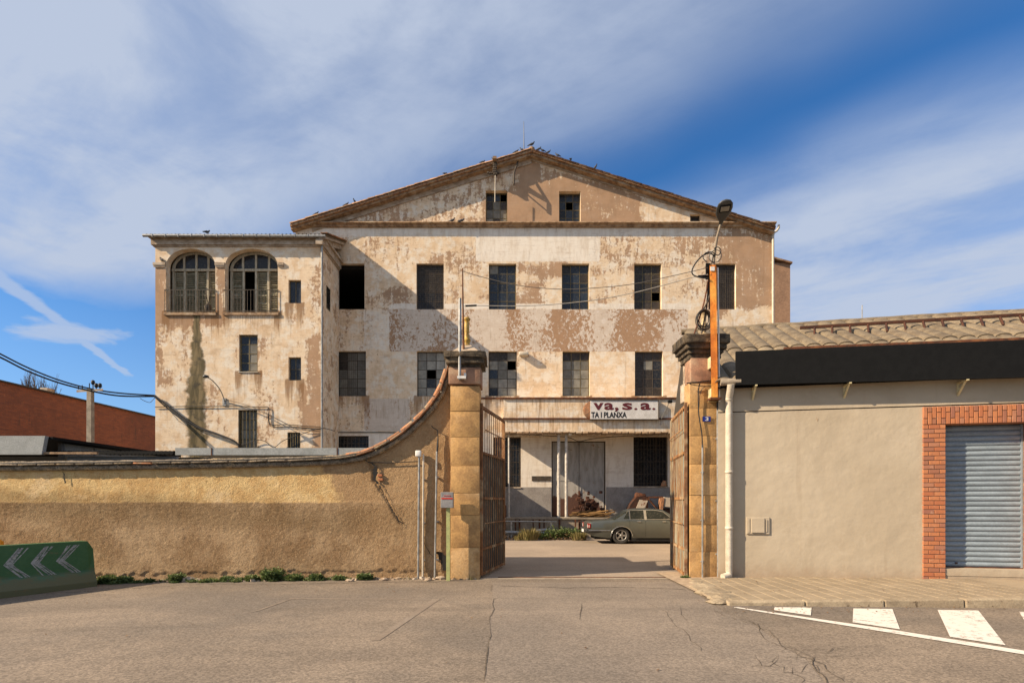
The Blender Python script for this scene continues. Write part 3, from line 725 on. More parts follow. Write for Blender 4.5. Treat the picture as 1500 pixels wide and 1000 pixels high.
# spandrels closing the arched heads
for r in arch:
    xa, xb = X_(r[0], DW), X_(r[1], DW); zs_ = Z_(spring, DW); zt_ = Z_(r[2], DW); xc = (xa+xb)/2; a_ = (xb-xa)/2; hh = zt_-zs_-.02; N_ = 24
    pts = [(xc-a_*math.cos(math.pi*k/N_), zs_+hh*math.sin(math.pi*k/N_)**.85) for k in range(N_+1)]
    for p, q in zip(pts, pts[1:]):
        cc = [(.25, 0, .1)]*4
        b.quad((p[0], DW, p[1]), (q[0], DW, q[1]), (q[0], DW, zt_), (p[0], DW, zt_), cc)
        b.quad((p[0], DW, p[1]), (p[0], DW+.30, p[1]), (q[0], DW+.30, q[1]), (q[0], DW, q[1]), cc)
# side walls
def wear_side(x, y): return (.42, 0, .25)
sw = MB()
ysd = rangef(DW, D-.004, .2); zsd = rangef(-.4, wzt, .25)
hs = (24.25, 24.75, Z_(454, 24.5), Z_(421, 24.5))
vs = [(wx1, y, z) for z in zsd for y in ysd]; n = len(ysd); cc = [(.48, 0, .12)]*len(vs)
fs = [(j*n+i, j*n+i+1, (j+1)*n+i+1, (j+1)*n+i) for j in range(len(zsd)-1) for i in range(n-1)]
b.add(vs, fs, False, cc)
b.quad((wx0, DW, -.4), (wx0, 34, -.4), (wx0, 34, wzt), (wx0, DW, wzt), [(.6, 0, 0)]*4)
b.quad((wx0, 34, -.4), (xw, 34, -.4), (xw, 34, wzt), (wx0, 34, wzt), [(.6, 0, 0)]*4)
b.build('wall', M['plaster_wing'], wing)
# green-brown rain stain: its own coloured film on the plaster
def stainmat():
    m, g, b = newmat('algae_stain'); p = g.pos(); s_ = g.node('SeparateXYZ', i0=p)
    n = g.noise(p, 3, 5, .6); n2 = g.noise(g.mul(p, (4, 1, .6)), 1.4, 5, .65)
    c = g.mix(g.ss(n2, .4, .62), (.085, .065, .026), (.21, .155, .075)); c = g.mix(g.ss(n, .5, .66), c, (.05, .04, .022))
    xc = g.math('ADD', (X_(288, DW)), g.math('MULTIPLY', g.math('SUBTRACT', g.noise(g.mul(p, (0, 0, 1.1)), 1.0, 4, .6), .5), .7))
    dist = g.math('ABSOLUTE', g.math('SUBTRACT', s_.outputs[0], xc))
    wd = g.ss(s_.outputs[2], Z_(590, DW), Z_(460, DW), .46, .15)
    a = g.ss(g.math('ADD', g.math('DIVIDE', dist, wd), g.math('MULTIPLY', g.math('SUBTRACT', n, .5), 1.3)), .55, 1.1, .88, 0)
    tr = g.n.new('ShaderNodeBsdfTransparent'); mx = g.n.new('ShaderNodeMixShader'); g.put(mx.inputs[0], a); g.l.new(tr.outputs[0], mx.inputs[1]); g.l.new(b.outputs[0], mx.inputs[2])
    out = [k for k in g.n if k.bl_idname == 'ShaderNodeOutputMaterial'][0]; g.l.new(mx.outputs[0], out.inputs[0])
    g.put(b.inputs['Base Color'], c); b.inputs['Roughness'].default_value = .9; return m
b = MB(); b.quad((X_(255, DW), DW-.006, -.3), (X_(320, DW), DW-.006, -.3), (X_(320, DW), DW-.006, Z_(460, DW)), (X_(255, DW), DW-.006, Z_(460, DW)))
b.build('rain_stain', stainmat(), wing)
b = MB(); b.box(wx0+.05, wx1-.05, DW+1.6, DW+1.7, 0, wzt-.1); b.box(wx0+.02, wx1-.02, DW+.32, 33.9, wzt-.14, wzt-.04)
for z in (Z_(462, DW), Z_(560, DW)): b.box(wx0+.05, wx1-.05, DW+.35, 33, z-.2, z-.02)
b.build('interior_floor', M['void'], wing)
# side window of the wing
b = MB(); b.box(wx1-.05, wx1+.012, hs[0], hs[1], hs[2], hs[3]); w = b.build('window', M['frame_ochre'], wing)
for k in range(2):
    b = MB(); a = hs[0]+.04+k*.22; b.box(wx1+.013, wx1+.02, a, a+.19, hs[2]+.05, hs[3]-.05); b.build('pane', M['glass_dark'], w)
# cornice under the wing eaves: stacked bands along front and right side
b = MB()
for (za, zb, o) in ((362, 360, .06), (360, 350, .12), (350, 347, .22)):
    z0, z1 = Z_(za, DW), Z_(zb, DW); b.box(wx0-o, wx1+o, DW-o, DW-.002, z0, z1-.002); b.box(wx1+.002, wx1+o, DW, D-.01, z0, z1-.002); b.box(wx0-o, wx0-.002, DW, 34, z0, z1-.002)
b.build('cornice', M['moulding'], wing)
# impost mouldings between the arches
for (a, c) in ((225, 243), (315.5, 329.5), (407, 416)):
    b = MB(); b.box(X_(a, DW), X_(c, DW), DW-.07, DW-.002, Z_(389, DW), Z_(385, DW)); b.box(X_(a+.6, DW), X_(c-.6, DW), DW-.045, DW-.002, Z_(391.5, DW), Z_(389.1, DW)); b.build('impost_moulding', M['moulding'], wing)
# gutter
b = MB(); b.tube([(wx0-.32, DW-.32, Z_(345.3, 23.3)), (wx1+.30, DW-.32, Z_(346.3, 23.3))], .062, 8)
for k in range(13): x = wx0+(wx1-wx0)*(k+.2)/13; b.box(x-.012, x+.012, DW-.39, DW-.2, Z_(348, 23.3), Z_(343.8, 23.3))
b.build('gutter', M['galv'], wing)
# corrugated roof rising to the factory wall
b = MB(); zf0 = Z_(344.2, 23.3); zb_ = zf0+1.0; x0, x1 = wx0-.3, wx1+.34; n = 260; vs = []
for (y, z) in ((23.25, zf0), (25.99, zb_)):
    for i in range(n+1): x = x0+(x1-x0)*i/n; vs.append((x, y, z+.035*math.cos(2*math.pi*x/.177)))
b.add(vs, [(i, i+1, n+2+i, n+1+i) for i in range(n)], True)
b.add([(v[0], v[1], v[2]-.03) for v in vs], [(i, n+1+i, n+2+i, i+1) for i in range(n)], True)
b.quad((x0, D, zb_-.03), (xw, D, zb_-.03), (xw, 34, zb_+.5), (x0, 34, zb_+.5))
roofw = b.build('roof', M['tile_grey'], wing)
# verge tiles of the wing down the right side
t = MB(); t.bev(-.16, .16, -.02, .40, 0, .05, .015); me = t.mesh('roof_tile', M['tile_orange'])
for i in range(7):
    y = 23.3+i*.385; z = zf0+(y-23.25)*.365+.045
    put('roof_tile', me, roofw, wmat(roofw).inverted() @ Matrix.Translation((x1-.1, y, z)) @ Matrix.Rotation(math.atan(.365)-.03, 4, 'X') @ Matrix.Rotation(rnd.uniform(-.06, .06), 4, 'Z'))
b = MB(); rake = None
for (o, dz, h) in ((.30, -.06, .10), (.16, -.17, .22)):
    b.add([(x1-.34+o+a, y, z+dz-c) for a in (-.30, 0) for (y, z) in ((23.3, zf0), (25.98, zb_)) for c in (0, h)],
          [(0, 1, 3, 2), (4, 6, 7, 5), (0, 2, 6, 4), (1, 5, 7, 3), (0, 4, 5, 1), (2, 3, 7, 6)])
b.build('verge_board', M['moulding'], wing)
# downpipe at the wing corner
b = MB(); b.tube([(wx1+.08, DW-.30, Z_(347, 23.3)), (wx1+.06, DW-.10, Z_(352, DW)), (wx1+.05, DW-.06, Z_(358, DW)), (wx1+.05, DW-.06, 0)], .045, 8); b.build('downpipe', M['galv'], wing)
# wing windows
WW = lambda r, *a, **k: window(wing, r, DW, *a, **k)
WW(wholes_px[2], 2, 1, gb, fo, depth=.12); WW(wholes_px[4], 2, 2, gb, fo, depth=.12)
w = WW(wholes_px[3], 2, 4, gb, fo, depth=.10, bw=.035, mats={(1, 1): gg_, (1, 2): gg_, (1, 3): gg_}); sill(w, wholes_px[3], DW, M['pvc'], .04, .03)
w = WW(wholes_px[5], 2, 4, gg_, fo, depth=.14, bw=.035)
w2 = WW(wholes_px[6], 2, 2, gd, fo, depth=.14)
for ww, r, n in ((w, wholes_px[5], 6), (w2, wholes_px[6], 6)):
    q = MB()
    for k in range(n): xx = X_(r[0]+1, DW)+(X_(r[1]-1, DW)-X_(r[0]+1, DW))*k/(n-1); q.box(xx-.014, xx+.014, DW+.03, DW+.055, Z_(r[3], DW), Z_(r[2], DW))
    q.build('window_grille', fo, ww)
# loggia arches: glazed fanlight, louvred shutters, railing, sill
M['louvre'] = mottled('faded_green_louvre', (.25, .225, .15), (.16, .145, .095), 5, (.33, .28, .20), pv=.15, rough=.8, bs=.3)
M['timber'] = mottled('weathered_timber', (.46, .40, .29), (.32, .27, .19), 6, pv=.1, rough=.8, stretch=(3, 1, .6))
slat = MB(); 
for ai, r in enumerate(arch):
    xa, xb = X_(r[0], DW), X_(r[1], DW); z0, zs_ = Z_(r[3], DW), Z_(spring-2, DW); zt_ = Z_(r[2], DW); xc = (xa+xb)/2; a_ = (xb-xa)/2; hh = zt_-Z_(spring, DW)
    y = DW+.42
    q = MB(); q.box(xa, xb, y-.03, y+.05, zs_-.04, zs_+.06)
    for k in range(5): x = xa+.06+(xb-xa-.12)*k/4; q.box(x-.045, x+.045, y, y+.045, z0, zs_-.042)
    for k in (1, 2, 3): x = xa+(xb-xa)*k/4; hx = hh*math.sqrt(max(0, 1-((x-xc)/a_)**2)); q.box(x-.045, x+.045, y, y+.045, zs_+.062, zs_+hx-.02)
    pts = [(xc-a_*math.cos(math.pi*k/20), zs_+hh*math.sin(math.pi*k/20)) for k in range(21)]; pin = [(xc-(a_-.14)*math.cos(math.pi*k/20), zs_+.06+(hh-.2)*math.sin(math.pi*k/20)) for k in range(21)]
    for k in range(20): q.add([(p[0], yy, p[1]) for yy in (y-.01, y+.05) for p in (pts[k], pts[k+1], pin[k+1], pin[k])], [(0, 1, 2, 3), (7, 6, 5, 4), (3, 2, 6, 7), (0, 4, 5, 1)])
    w = q.build('loggia_window', M['timber'], wing)
    q = MB(); N_ = 20   # fan glass
    q.add([(xc, y+.03, zs_+.06)]+[(p[0], y+.03, p[1]) for p in pin], [(0, k+1, k+2) for k in range(N_)]); q.build('fanlight_glass', M['glass_dark'], w)
    for s in range(4):
        xl, xr_ = xa+.11+(xb-xa-.12)*s/4, xa+.01+(xb-xa-.12)*(s+1)/4
        if ai == 1 and s == 1: continue
        q = MB(); q.box(xl, xl+.045, y+.046, y+.08, z0+.02, zs_-.06); q.box(xr_-.045, xr_, y+.046, y+.08, z0+.02, zs_-.06); q.box(xl+.045, xr_-.045, y+.046, y+.08, z0+.9, z0+.98)
        q.box(xl+.045, xr_-.045, y+.085, y+.09, z0, zs_-.06)
        o = q.build('shutter', M['louvre'], wing)
        key = ('sl', round(xr_-xl, 2))
        if key not in pane_cache:
            t = MB(); hw = (xr_-xl)/2-.047; t.box(-hw, hw, -.03, .03, -.006, .006); pane_cache[key] = t.mesh('slat', M['louvre'])
        nsl = 20
        for k in range(nsl):
            zz_ = z0+.06+(zs_-.12-z0)*k/nsl
            if ai == 0 and s == 3 and 3 < k < 9: continue
            if rnd.random() < .06: continue
            put('slat', pane_cache[key], o, wmat(o).inverted() @ Matrix.Translation(((xl+xr_)/2, y+.055, zz_)) @ Matrix.Rotation(R(38+rnd.uniform(-14, 14)), 4, 'X') @ Matrix.Rotation(R(rnd.uniform(-1.5, 1.5)), 4, 'Y'))
    q = MB(); zr = Z_(425, DW); yr = DW-.035
    q.box(xa-.05, xb+.03, yr-.012, yr+.012, zr-.012, zr+.012); q.box(xa-.05, xb+.03, yr-.01, yr+.01, z0+.06, z0+.08)
    for xx in (xa-.04, xb+.02): q.box(xx-.012, xx+.012, yr, DW, zr-.01, zr+.01)
    rl = q.build('balcony_railing', M['frame_dark'], wing)
    t = MB(); t.box(-.008, .008, -.008, .008, 0, zr-z0); me = t.mesh('baluster', M['frame_dark'])
    for k in range(17): put('baluster', me, rl, wmat(rl).inverted() @ Matrix.Translation((xa-.03+(xb-xa+.04)*k/16, yr, z0+.0)))
    q = MB(); q.box(xa-.06, xb+.05, DW-.07, DW-.002, z0-.12, z0-.002); q.build('balcony_sill', M['cornice'], wing)
q = MB(); q.lathe((X_(302, DW), DW+.16, Z_(457, DW)), [(.12, 0), (.16, .3), (.05, .42), (.03, .5)], 8); q.tube([(X_(302, DW), DW+.16, Z_(445, DW)), (X_(299, DW), DW+.10, Z_(425, DW))], .02, 5); q.tube([(X_(302, DW), DW+.16, Z_(445, DW)), (X_(307, DW), DW+.10, Z_(421, DW))], .02, 5)
tag(q.build('potted_stump', M['frame_dark']), 'dark dead plant stump in a pot behind the left arch railing', 'plant pot')
# ---------------------------------------------------------------- warehouse on the right (its street wall is turned 11 degrees)
A0 = Vector((4.658, 11.15)); B0 = Vector((9.636, 10.15)); UD = (B0-A0).normalized(); ND = Vector((UD.y, -UD.x))   # ND points to the street
WANG = math.atan2(UD.y, UD.x)
WMX = Matrix.Translation((A0.x, A0.y, 0)) @ Matrix.Rotation(WANG, 4, 'Z')      # local: x along wall, -y towards the street, z up
def WU(px, off=0.0):       # wall coordinate of a photo column, on the plane 'off' metres in front of the wall
    t = (px-750)/F; o = A0+ND*off        # (o+u*UD).x = t*(o+u*UD).y
    return (t*o.y-o.x)/(UD.x-t*UD.y)
def WZ(px, py, off=0.0):
    q = A0+ND*off+UD*WU(px, off); return EYE+(HZ-py)*q.y/F
wh = thing('warehouse', 'low beige rendered warehouse with a corrugated cement roof and a roller door framed in brick', 'building', (A0.x, A0.y, 0), WANG)
def WB(mb, name, mt, parent=None): return mb.build(name, mt, parent or wh, world=False) if (parent is None or parent is wh) else mb.build(name, mt, parent, world=False)
M['beige'] = None
def beige():
    m, g, b = newmat('beige_painted_render'); p = g.pos()
    n = g.noise(p, .7, 6, .6); c = g.mix(g.ss(n, .38, .64), (.415, .348, .258), (.375, .310, .225))
    low = g.noise(g.mul(p, (1, 1, 1.6)), 2.2, 6, .7); c = g.mix(g.ss(low, .55, .72, 0, .35), c, (.45, .37, .27))
    st = g.noise(g.mul(p, (7, 7, .35)), 1.0, 5, .6); c = g.mix(g.ss(st, .58, .74, 0, .3), c, (.30, .23, .16))
    s_ = g.node('SeparateXYZ', i0=p); pt = g.noise(p, 1.1, 7, .72, .8); c = g.mix(g.ss(pt, .56, .60, 0, .16), c, (.50, .43, .33)); c = g.mix(g.ss(g.noise(p, 38, 4, .75), .64, .74, 0, .35), c, (.25, .19, .13))
    dirt = g.ss(g.math('ADD', s_.outputs[2], g.math('MULTIPLY', g.noise(p, 5, 5, .65), .45)), .22, .66, .75, 0); c = g.mix(dirt, c, (.29, .21, .14))
    g.put(b.inputs['Base Color'], c); b.inputs['Roughness'].default_value = .85; b.inputs['Specular IOR Level'].default_value = .2
    h = g.math('ADD', g.math('MULTIPLY', g.noise(p, 2.6, 4, .55), 3.0), g.math('MULTIPLY', g.noise(p, 60, 3, .6), .10)); bump(g, b, h, .35, .02); return m
M['beige'] = beige()
u0 = WU(1052); UE = 13.0; u0v = WU(1052)
su0, su1 = WU(1384), WU(1512); sz0, sz1 = WZ(1440, 833), WZ(1440, 620)
zline = WZ(1200, 600); wtop = WZ(1078, 560)
b = MB(); T = .30
def wallseg(mb, a, c, z0, z1, y0=0.0, y1=T): mb.box(a, c, y0, y1, z0, z1)
wallseg(b, u0, su0-.30, -.3, zline); wallseg(b, su0-.30, su1+.30, sz1+.3, zline); wallseg(b, su1+.30, UE, -.3, zline)
wallseg(b, su0-.30, su1+.30, -.3, sz0-.01)
b.box(u0, UE, -.018, T, zline+.018, wtop)
b.box(u0, u0+.2, T+.001, 9.7, -.3, wtop); b.box(UE-.2, UE, T+.001, 9.7, -.3, wtop); b.box(u0, UE, 9.7, 10, -.3, wtop)
WB(b, 'wall', M['beige'])
# brick surround, every brick of the jambs and of the lintel
def brickmat():
    m, g, b = newmat('red_brick'); p = g.pos(); r = g.rand()
    rc = g.n.new('ShaderNodeValToRGB'); e = rc.color_ramp.elements; g.put(rc.inputs[0], r)
    e[0].position = 0; e[0].color = (.37, .115, .045, 1); e[1].position = 1; e[1].color = (.30, .12, .06, 1)
    for pos_, c in ((.3, (.40, .145, .058)), (.55, (.44, .165, .065)), (.72, (.36, .155, .085)), (.86, (.26, .10, .065))):
        k = e.new(pos_); k.color = (*c, 1)
    c = g.mix(g.ss(g.noise(p, 22, 5, .7), .42, .7, 0, .55), rc.outputs[0], (.25, .10, .06)); c = g.mix(g.ss(g.noise(p, 9, 5, .7), .58, .72, 0, .45), c, (.50, .33, .22))
    g.put(b.inputs['Base Color'], c); b.inputs['Roughness'].default_value = .85; bump(g, b, g.noise(p, 70, 4, .7), .5, .004); return m
M['brick'] = brickmat(); M['mortar'] = mottled('mortar', (.40, .30, .20), (.30, .22, .15), 10, bs=.5)
zl1 = WZ(1350, 596); zl0 = sz1; ju0 = WU(1352, .03)
b = MB(); b.box(ju0+.01, su0-.008, -.015, .29, .0, sz1); b.box(su1+.008, su1+(su0-ju0)-.01, -.015, .29, .0, sz1); b.box(ju0+.01, UE-.5, -.014, .29, sz1+.008, zl1-.004)
sur = WB(b, 'brick_surround', M['mortar'])
bw_ = (su0-ju0)
def bricks(w, h, dep, lst):
    q = MB(); q.bev(-w/2, w/2, -dep/2, dep/2, -h/2, h/2, .004); me = q.mesh('brick', M['brick'])
    for (x, y, z) in lst: put('brick', me, sur, Matrix.Translation((x+rnd.uniform(-.002, .002), y+rnd.uniform(-.003, .003), z)) @ Matrix.Rotation(R(rnd.uniform(-.5, .5)), 4, 'Y'))
nc = 36; ch = sz1/nc
for side in (0, 1):
    xa = ju0 if side == 0 else su1; lst = {'h': [], 'f': [], 'hh': []}
    for k in range(nc):
        z = ch*(k+.5)
        if side == 1 and k % 1: continue
        if k % 2 == 0: lst['h'] += [(xa+bw_*.25, .10, z), (xa+bw_*.75, .10, z)]
        else: lst['hh'] += [(xa+bw_*.125+.0, .10, z), (xa+bw_*.875, .10, z)]; lst['f'] += [(xa+bw_*.5, .10, z)]
    if side == 1: 
        for k_ in lst: lst[k_] = lst[k_][:]
    bricks(bw_*.5-.012, ch-.012, .27, lst['h']); bricks(bw_*.25-.010, ch-.012, .27, lst['hh']); bricks(bw_*.5-.012, ch-.012, .27, lst['f'])
nl = 40; pw = .078; hl = (zl1-zl0)
lst = []; l2 = []; l3 = []
for k in range(nl):
    x = ju0+pw*(k+.5)
    if k % 2: lst.append((x, .09, zl0+hl*.333)); l2.append((x, .09, zl0+hl*.833))
    else: lst.append((x, .09, zl0+hl*.667)); l2.append((x, .09, zl0+hl*.167))
bricks(pw-.014, hl*.667-.012, .26, lst); bricks(pw-.014, hl*.333-.012, .26, l2)
# roller shutter with separate slats
M['shutter'] = mottled('blue_grey_shutter_paint', (.225, .27, .305), (.19, .228, .258), 3, rough=.55, bs=.05, pv=.05, stretch=(1, 1, 3), spot=(.13, .13, .13), spotscale=5, spotlo=.66)
b = MB(); b.box(su0+.001, su0+.03, .23, .29, sz0, sz1); b.box(su1-.03, su1-.001, .23, .29, sz0, sz1); b.box(su0+.031, su1-.031, .285, .295, sz0, sz1)
rs = WB(b, 'roller_shutter', M['shutter'])
ns = 28; sh = (sz1-sz0-.02)/ns; q = MB(); hw = (su1-su0)/2-.032
prof = [(.0, 0), (-.010, .10), (-.022, .30), (-.026, .5), (-.022, .72), (-.010, .92), (.0, 1.0)]
q.add([(x, p[0], p[1]*sh*.965) for x in (-hw, hw) for p in prof], [(k, k+7, k+8, k+1) for k in range(6)], False); me = q.mesh('slat', M['shutter'])
for k in range(ns): put('slat', me, rs, Matrix.Translation(((su0+su1)/2, .268+rnd.uniform(-.001, .001), sz0+.012+k*sh)))
q = MB(); q.box(su0+.004, su1-.004, .225, .262, sz0-.004, sz0+.012); q.box((su0+su1)/2-.4-.02, (su0+su1)/2-.4+.02, .225, .245, sz0+.07, sz0+.10); WB(q, 'bottom_rail', M['rust'], rs)
q = MB(); q.box(su0-.0, su1+.0, -.01, .225, sz0-.14, sz0-.005); WB(q, 'door_step', M['beige'])
# roof: ribbed fibre-cement sheets, each a piece
M['cement'] = mottled('fibre_cement_sheet', (.195, .150, .096), (.130, .097, .062), 4, (.23, .18, .115), pv=.10, bs=.5, bscale=40, spot=(.095, .07, .045), spotscale=10, spotlo=.59)
M['joint'] = plain('dark_lap_joint', (.05, .04, .03), .9)
EZ = WZ(1078, 560)+.02; RUN = 5.0; RZ = 6.63+.04; pitch = math.atan2(RZ-EZ, RUN)
rib = .36; Ls = math.hypot(RUN+.25, RZ-EZ)
b = MB(); b.add([(x, y, z) for x in (u0-.1, UE) for (y, z) in ((-.2, EZ-.18), (RUN, RZ-.10), (RUN+5, EZ-.18))], [(0, 1, 4, 3), (1, 2, 5, 4), (0, 2, 1), (3, 4, 5)]); rfo = WB(b, 'roof', M['joint'])
rows = 2; ln = Ls/rows
def ribsheet(n):
    q = MB(); vs = []; wdt = rib*n; m = n*8
    for e in (0, 1):
        for i in range(m+1):
            ph = (i % 8)/8; h = .085*math.sin(math.pi*ph)**.45 if i % 8 else 0
            vs.append((i*rib/8, e*(ln+.08), h+(.010 if e == 0 else 0)))
    q.add(vs, [(i, i+1, m+2+i, m+1+i) for i in range(m)], False)
    q.add([(v[0], -.001, v[2]) for v in vs[:m+1]]+[(v[0], -.001, v[2]-.022) for v in vs[:m+1]], [(i, m+1+i, m+2+i, i+1) for i in range(m)])
    return q.mesh('roof_sheet', M['cement'])
me = ribsheet(3); ncol = int((UE-u0)/(rib*3))+1
for c_ in range(ncol):
    for r_ in range(rows):
        y = -.24+r_*ln*math.cos(pitch); z = EZ-.10+r_*ln*math.sin(pitch)+(RZ-EZ)*0
        put('roof_sheet', me, rfo, Matrix.Translation((u0-.12+c_*rib*3, y, z+.02)) @ Matrix.Rotation(pitch-.006, 4, 'X') @ Matrix.Rotation(R(rnd.uniform(-.25, .25)), 4, 'Z'))
b = MB(); b.tube([(x, RUN+.02+rnd.uniform(-.01, .01), RZ+.05+rnd.uniform(-.015, .015)) for x in rangef(u0-.2, UE, .4)], .09, 6)
WB(b, 'ridge_cap', M['cement'], rfo)
M['scrapr'] = mottled('dark_rust', (.075, .028, .014), (.045, .018, .012), 5)
# sign board and its steel frame
so_ = .33
su = WU(1078, so_)
s0, s1 = WZ(1078, 563.5, so_), WZ(1078, 514.5, so_); e0, e1 = WZ(1500, 552.5, so_), WZ(1500, 497.5, so_)
ue = WU(1500, so_); k0, k1 = (e0-s0)/(ue-su), (e1-s1)/(ue-su)
UX = UE-.3
sg = thing('fascia_sign', 'long blank black sign board hung along the warehouse eaves', 'sign', (A0.x, A0.y, 0), WANG)
def bar_slope(mb, ua, ub, fa, fb, y0, y1):    # fa(u),fb(u) bottom/top
    mb.add([(x, y, f(x)) for x in (ua, ub) for y in (y0, y1) for f in (fa, fb)], [(0, 1, 3, 2), (4, 6, 7, 5), (0, 4, 5, 1), (2, 3, 7, 6), (0, 2, 6, 4), (1, 5, 7, 3)])
fb_ = lambda x: s0+(x-su)*k0; ft_ = lambda x: s1+(x-su)*k1
b = MB(); bar_slope(b, su, UX, fb_, ft_, -so_, -so_+.06); sg_b = b.build('panel', M['black'], sg, world=False)
b = MB(); bar_slope(b, su+.9, UX, lambda x: ft_(x)+.002, lambda x: ft_(x)+.045, -so_+.0, -so_+.055); b.build('top_angle', M['rust'], sg, world=False)
b = MB(); rz = lambda x: EZ+.10+ (0.95)*math.tan(pitch)
ur = WU(1172, -.6)
RY = 3.6; rzz = EZ-.10+(RY+.24)*math.tan(pitch); ur = WU(1172, -RY)
bar_slope(b, ur, UX, lambda x: rzz+.20, lambda x: rzz+.27, RY-.03, RY+.03); b.build('rear_rail', M['scrapr'], sg, world=False)
x = ur+.35
while x < UX:
    q = MB(); q.tube([(x, RY, rzz+.22), (x-.10, RY-.30, rzz-.08)], .03, 5); q.build('rail_foot', M['scrapr'], sg, world=False); x += .42
M['bracket'] = plain('cream_steel_bracket', (.58, .49, .28), .6)
for px in (1104, 1239, 1407, 1560):
    x = WU(px, .1); q = MB(); zb = fb_(x)
    q.box(x-.02, x+.02, -.03, -.019, zb-.26, zb); q.box(x-.02, x+.02, -so_+.0, -.031, zb-.028, zb-.003)
    q.add([(x+dx, y, z) for dx in (-.018, .018) for (y, z) in ((-.031, zb-.25), (-.031, zb-.19), (-.22, zb-.03), (-.26, zb-.03))], [(0, 1, 2, 3), (7, 6, 5, 4), (0, 3, 7, 4), (1, 5, 6, 2)]); q.build('bracket', M['bracket'], sg, world=False)
# gutter, downpipe, vent box, cable under the eaves
b = MB(); gz_ = EZ-.06; b.tube([(u0+.0, -.27, gz_), (su+.1, -.27, gz_)], .07, 8); WB(b, 'gutter', M['concrete'])
b = MB(); ud = WU(1068, .12); zt_ = WZ(1068, 566, .12)
b.tube([(ud, -.30, gz_-.05), (ud, -.26, zt_-.10), (ud, -.13, zt_-.22), (ud, -.11, zt_-.34), (ud, -.11, .20), (ud, -.13, .12), (ud-.14, -.22, .085)], .070, 14); 
for z in (zt_-.30, 2.2, 1.05): b.lathe((ud, -.11, z), [(.079, 0), (.079, .06)], 14)
WB(b, 'downpipe', M['pvc'])
b = MB(); va, vb, z0, z1 = WU(1093), WU(1127), WZ(1110, 782), WZ(1110, 757)
b.bev(va, vb, -.03, .0, z0, z1, .008); b.bev(va+.09, vb-.10, -.055, -.03, z0+.03, z1-.02, .008); b.box(vb-.07, vb-.05, -.045, -.03, z0+.05, z1-.05); b.box(va+.02, va+.06, -.04, -.03, z0+.03, z1-.03)
WB(b, 'utility_cover', M['beige'])
# small tear of render
b = MB(); b.prism([(WU(1197)-.02, WZ(1197, 612)), (WU(1197)+.015, WZ(1197, 613)), (WU(1197)+.005, WZ(1197, 617))], 'y', -.006, .0); WB(b, 'render_chip', M['mortar'])
# distant antenna above the roof
b = MB(); q = P(1263, 479, 22); b.tube([q-Vector((0, 0, 1.2)), P(1263, 447, 22)], .02, 5); b.tube([P(1261, 474, 22), P(1282, 472.5, 22)], .008, 4); tag(b.build('roof_antenna', M['galv']), 'thin lone antenna mast rising behind the warehouse ridge', 'antenna')

# ---------------------------------------------------------------- pavement
def sz(x, y=0): return max(.03, min(.15, .050+.020*(x-3.3)))
K0 = Vector((3.22, 8.40)); K1 = Vector((12.5, 7.97)); KD = (K1-K0).normalized(); KN = Vector((-KD.y, KD.x)); KA = math.atan2(KD.y, KD.x)
def paver():
    m, g, b = newmat('cement_paving_tile'); p = g.pos(); r = g.rand()
    c = g.mix(g.ss(g.noise(p, 1.3, 5, .6), .4, .62), (.315, .245, .160), (.275, .212, .137)); c = g.mix(g.ss(g.noise(p, 12, 5, .7), .5, .7, 0, .5), c, (.25, .185, .125))
    k = g.ss(r, 0, 1, .93, 1.06); c = g.mix(1, c, g.node('CombineXYZ', X=k, Y=k, Z=k).outputs[0], 'MULTIPLY')
    g.put(b.inputs['Base Color'], c); b.inputs['Roughness'].default_value = .85; bump(g, b, g.noise(p, 60, 3, .7), .5, .004); return m
M['paver'] = paver(); M['kerb'] = mottled('worn_kerb_stone', (.34, .27, .18), (.25, .195, .13), 5, (.30, .23, .15), pv=.1, bs=.6, spot=(.13, .095, .06), spotscale=9, spotlo=.6)
pv = MB(); xs = rangef(3.25, 14.0, .4); vs = []
for x in xs:
    t = (x-K0.x)/KD.x; yk = K0.y+KD.y*t+.10
    vs += [(x, yk, -.1), (x, yk, sz(x)-.018), (x, 12.2, sz(x)-.018)]
n = len(xs); pv.add(vs, [(3*i, 3*i+3, 3*i+4, 3*i+1) for i in range(n-1)]+[(3*i+1, 3*i+4, 3*i+5, 3*i+2) for i in range(n-1)])
pvo = struct(pv.build('pavement', M['mortar']))
ts = .245; q = MB(); q.bev(-ts/2+.005, ts/2-.005, -ts/2+.005, ts/2-.005, -.03, 0, .006)
for s in (-.5, 0, .5): q.box(-ts/2+.02, ts/2-.02, s*ts*.55-.012, s*ts*.55+.012, -.005, .0035)
me = q.mesh('paving_tile', M['paver']); rest = MB(); cnt = 0
for j in range(13):
    for i in range(42):
        p = K0+KD*(ts*(i+.5)+.02)+KN*(ts*(j+.5)+.20)
        if p.y > 11.42 or p.x < 3.30+.10*max(0, p.y-8.6): continue
        if (p-A0).dot(ND) < .05 and p.x > 4.55: continue
        if 3.55 < p.x < 4.5 and p.y > 11.1: continue
        Mx = Matrix.Translation((p.x, p.y, sz(p.x)+rnd.uniform(-.002, .002))) @ Matrix.Rotation(KA, 4, 'Z') @ Matrix.Rotation(-.020, 4, 'Y') @ Matrix.Rotation(R(rnd.uniform(-.4, .4)), 4, 'X')
        if p.x < 8.75 or (p.x < 9.2 and j > 8): put('paving_tile', me, pvo, Mx); cnt += 1
        else: rest.bev(-ts/2+.005, ts/2-.005, -ts/2+.005, ts/2-.005, -.03, 0, .006, Mx)
stuff(rest.build('paving_field', M['paver'], pvo)); print('tiles', cnt)
kb = MB()
KL = 1.19
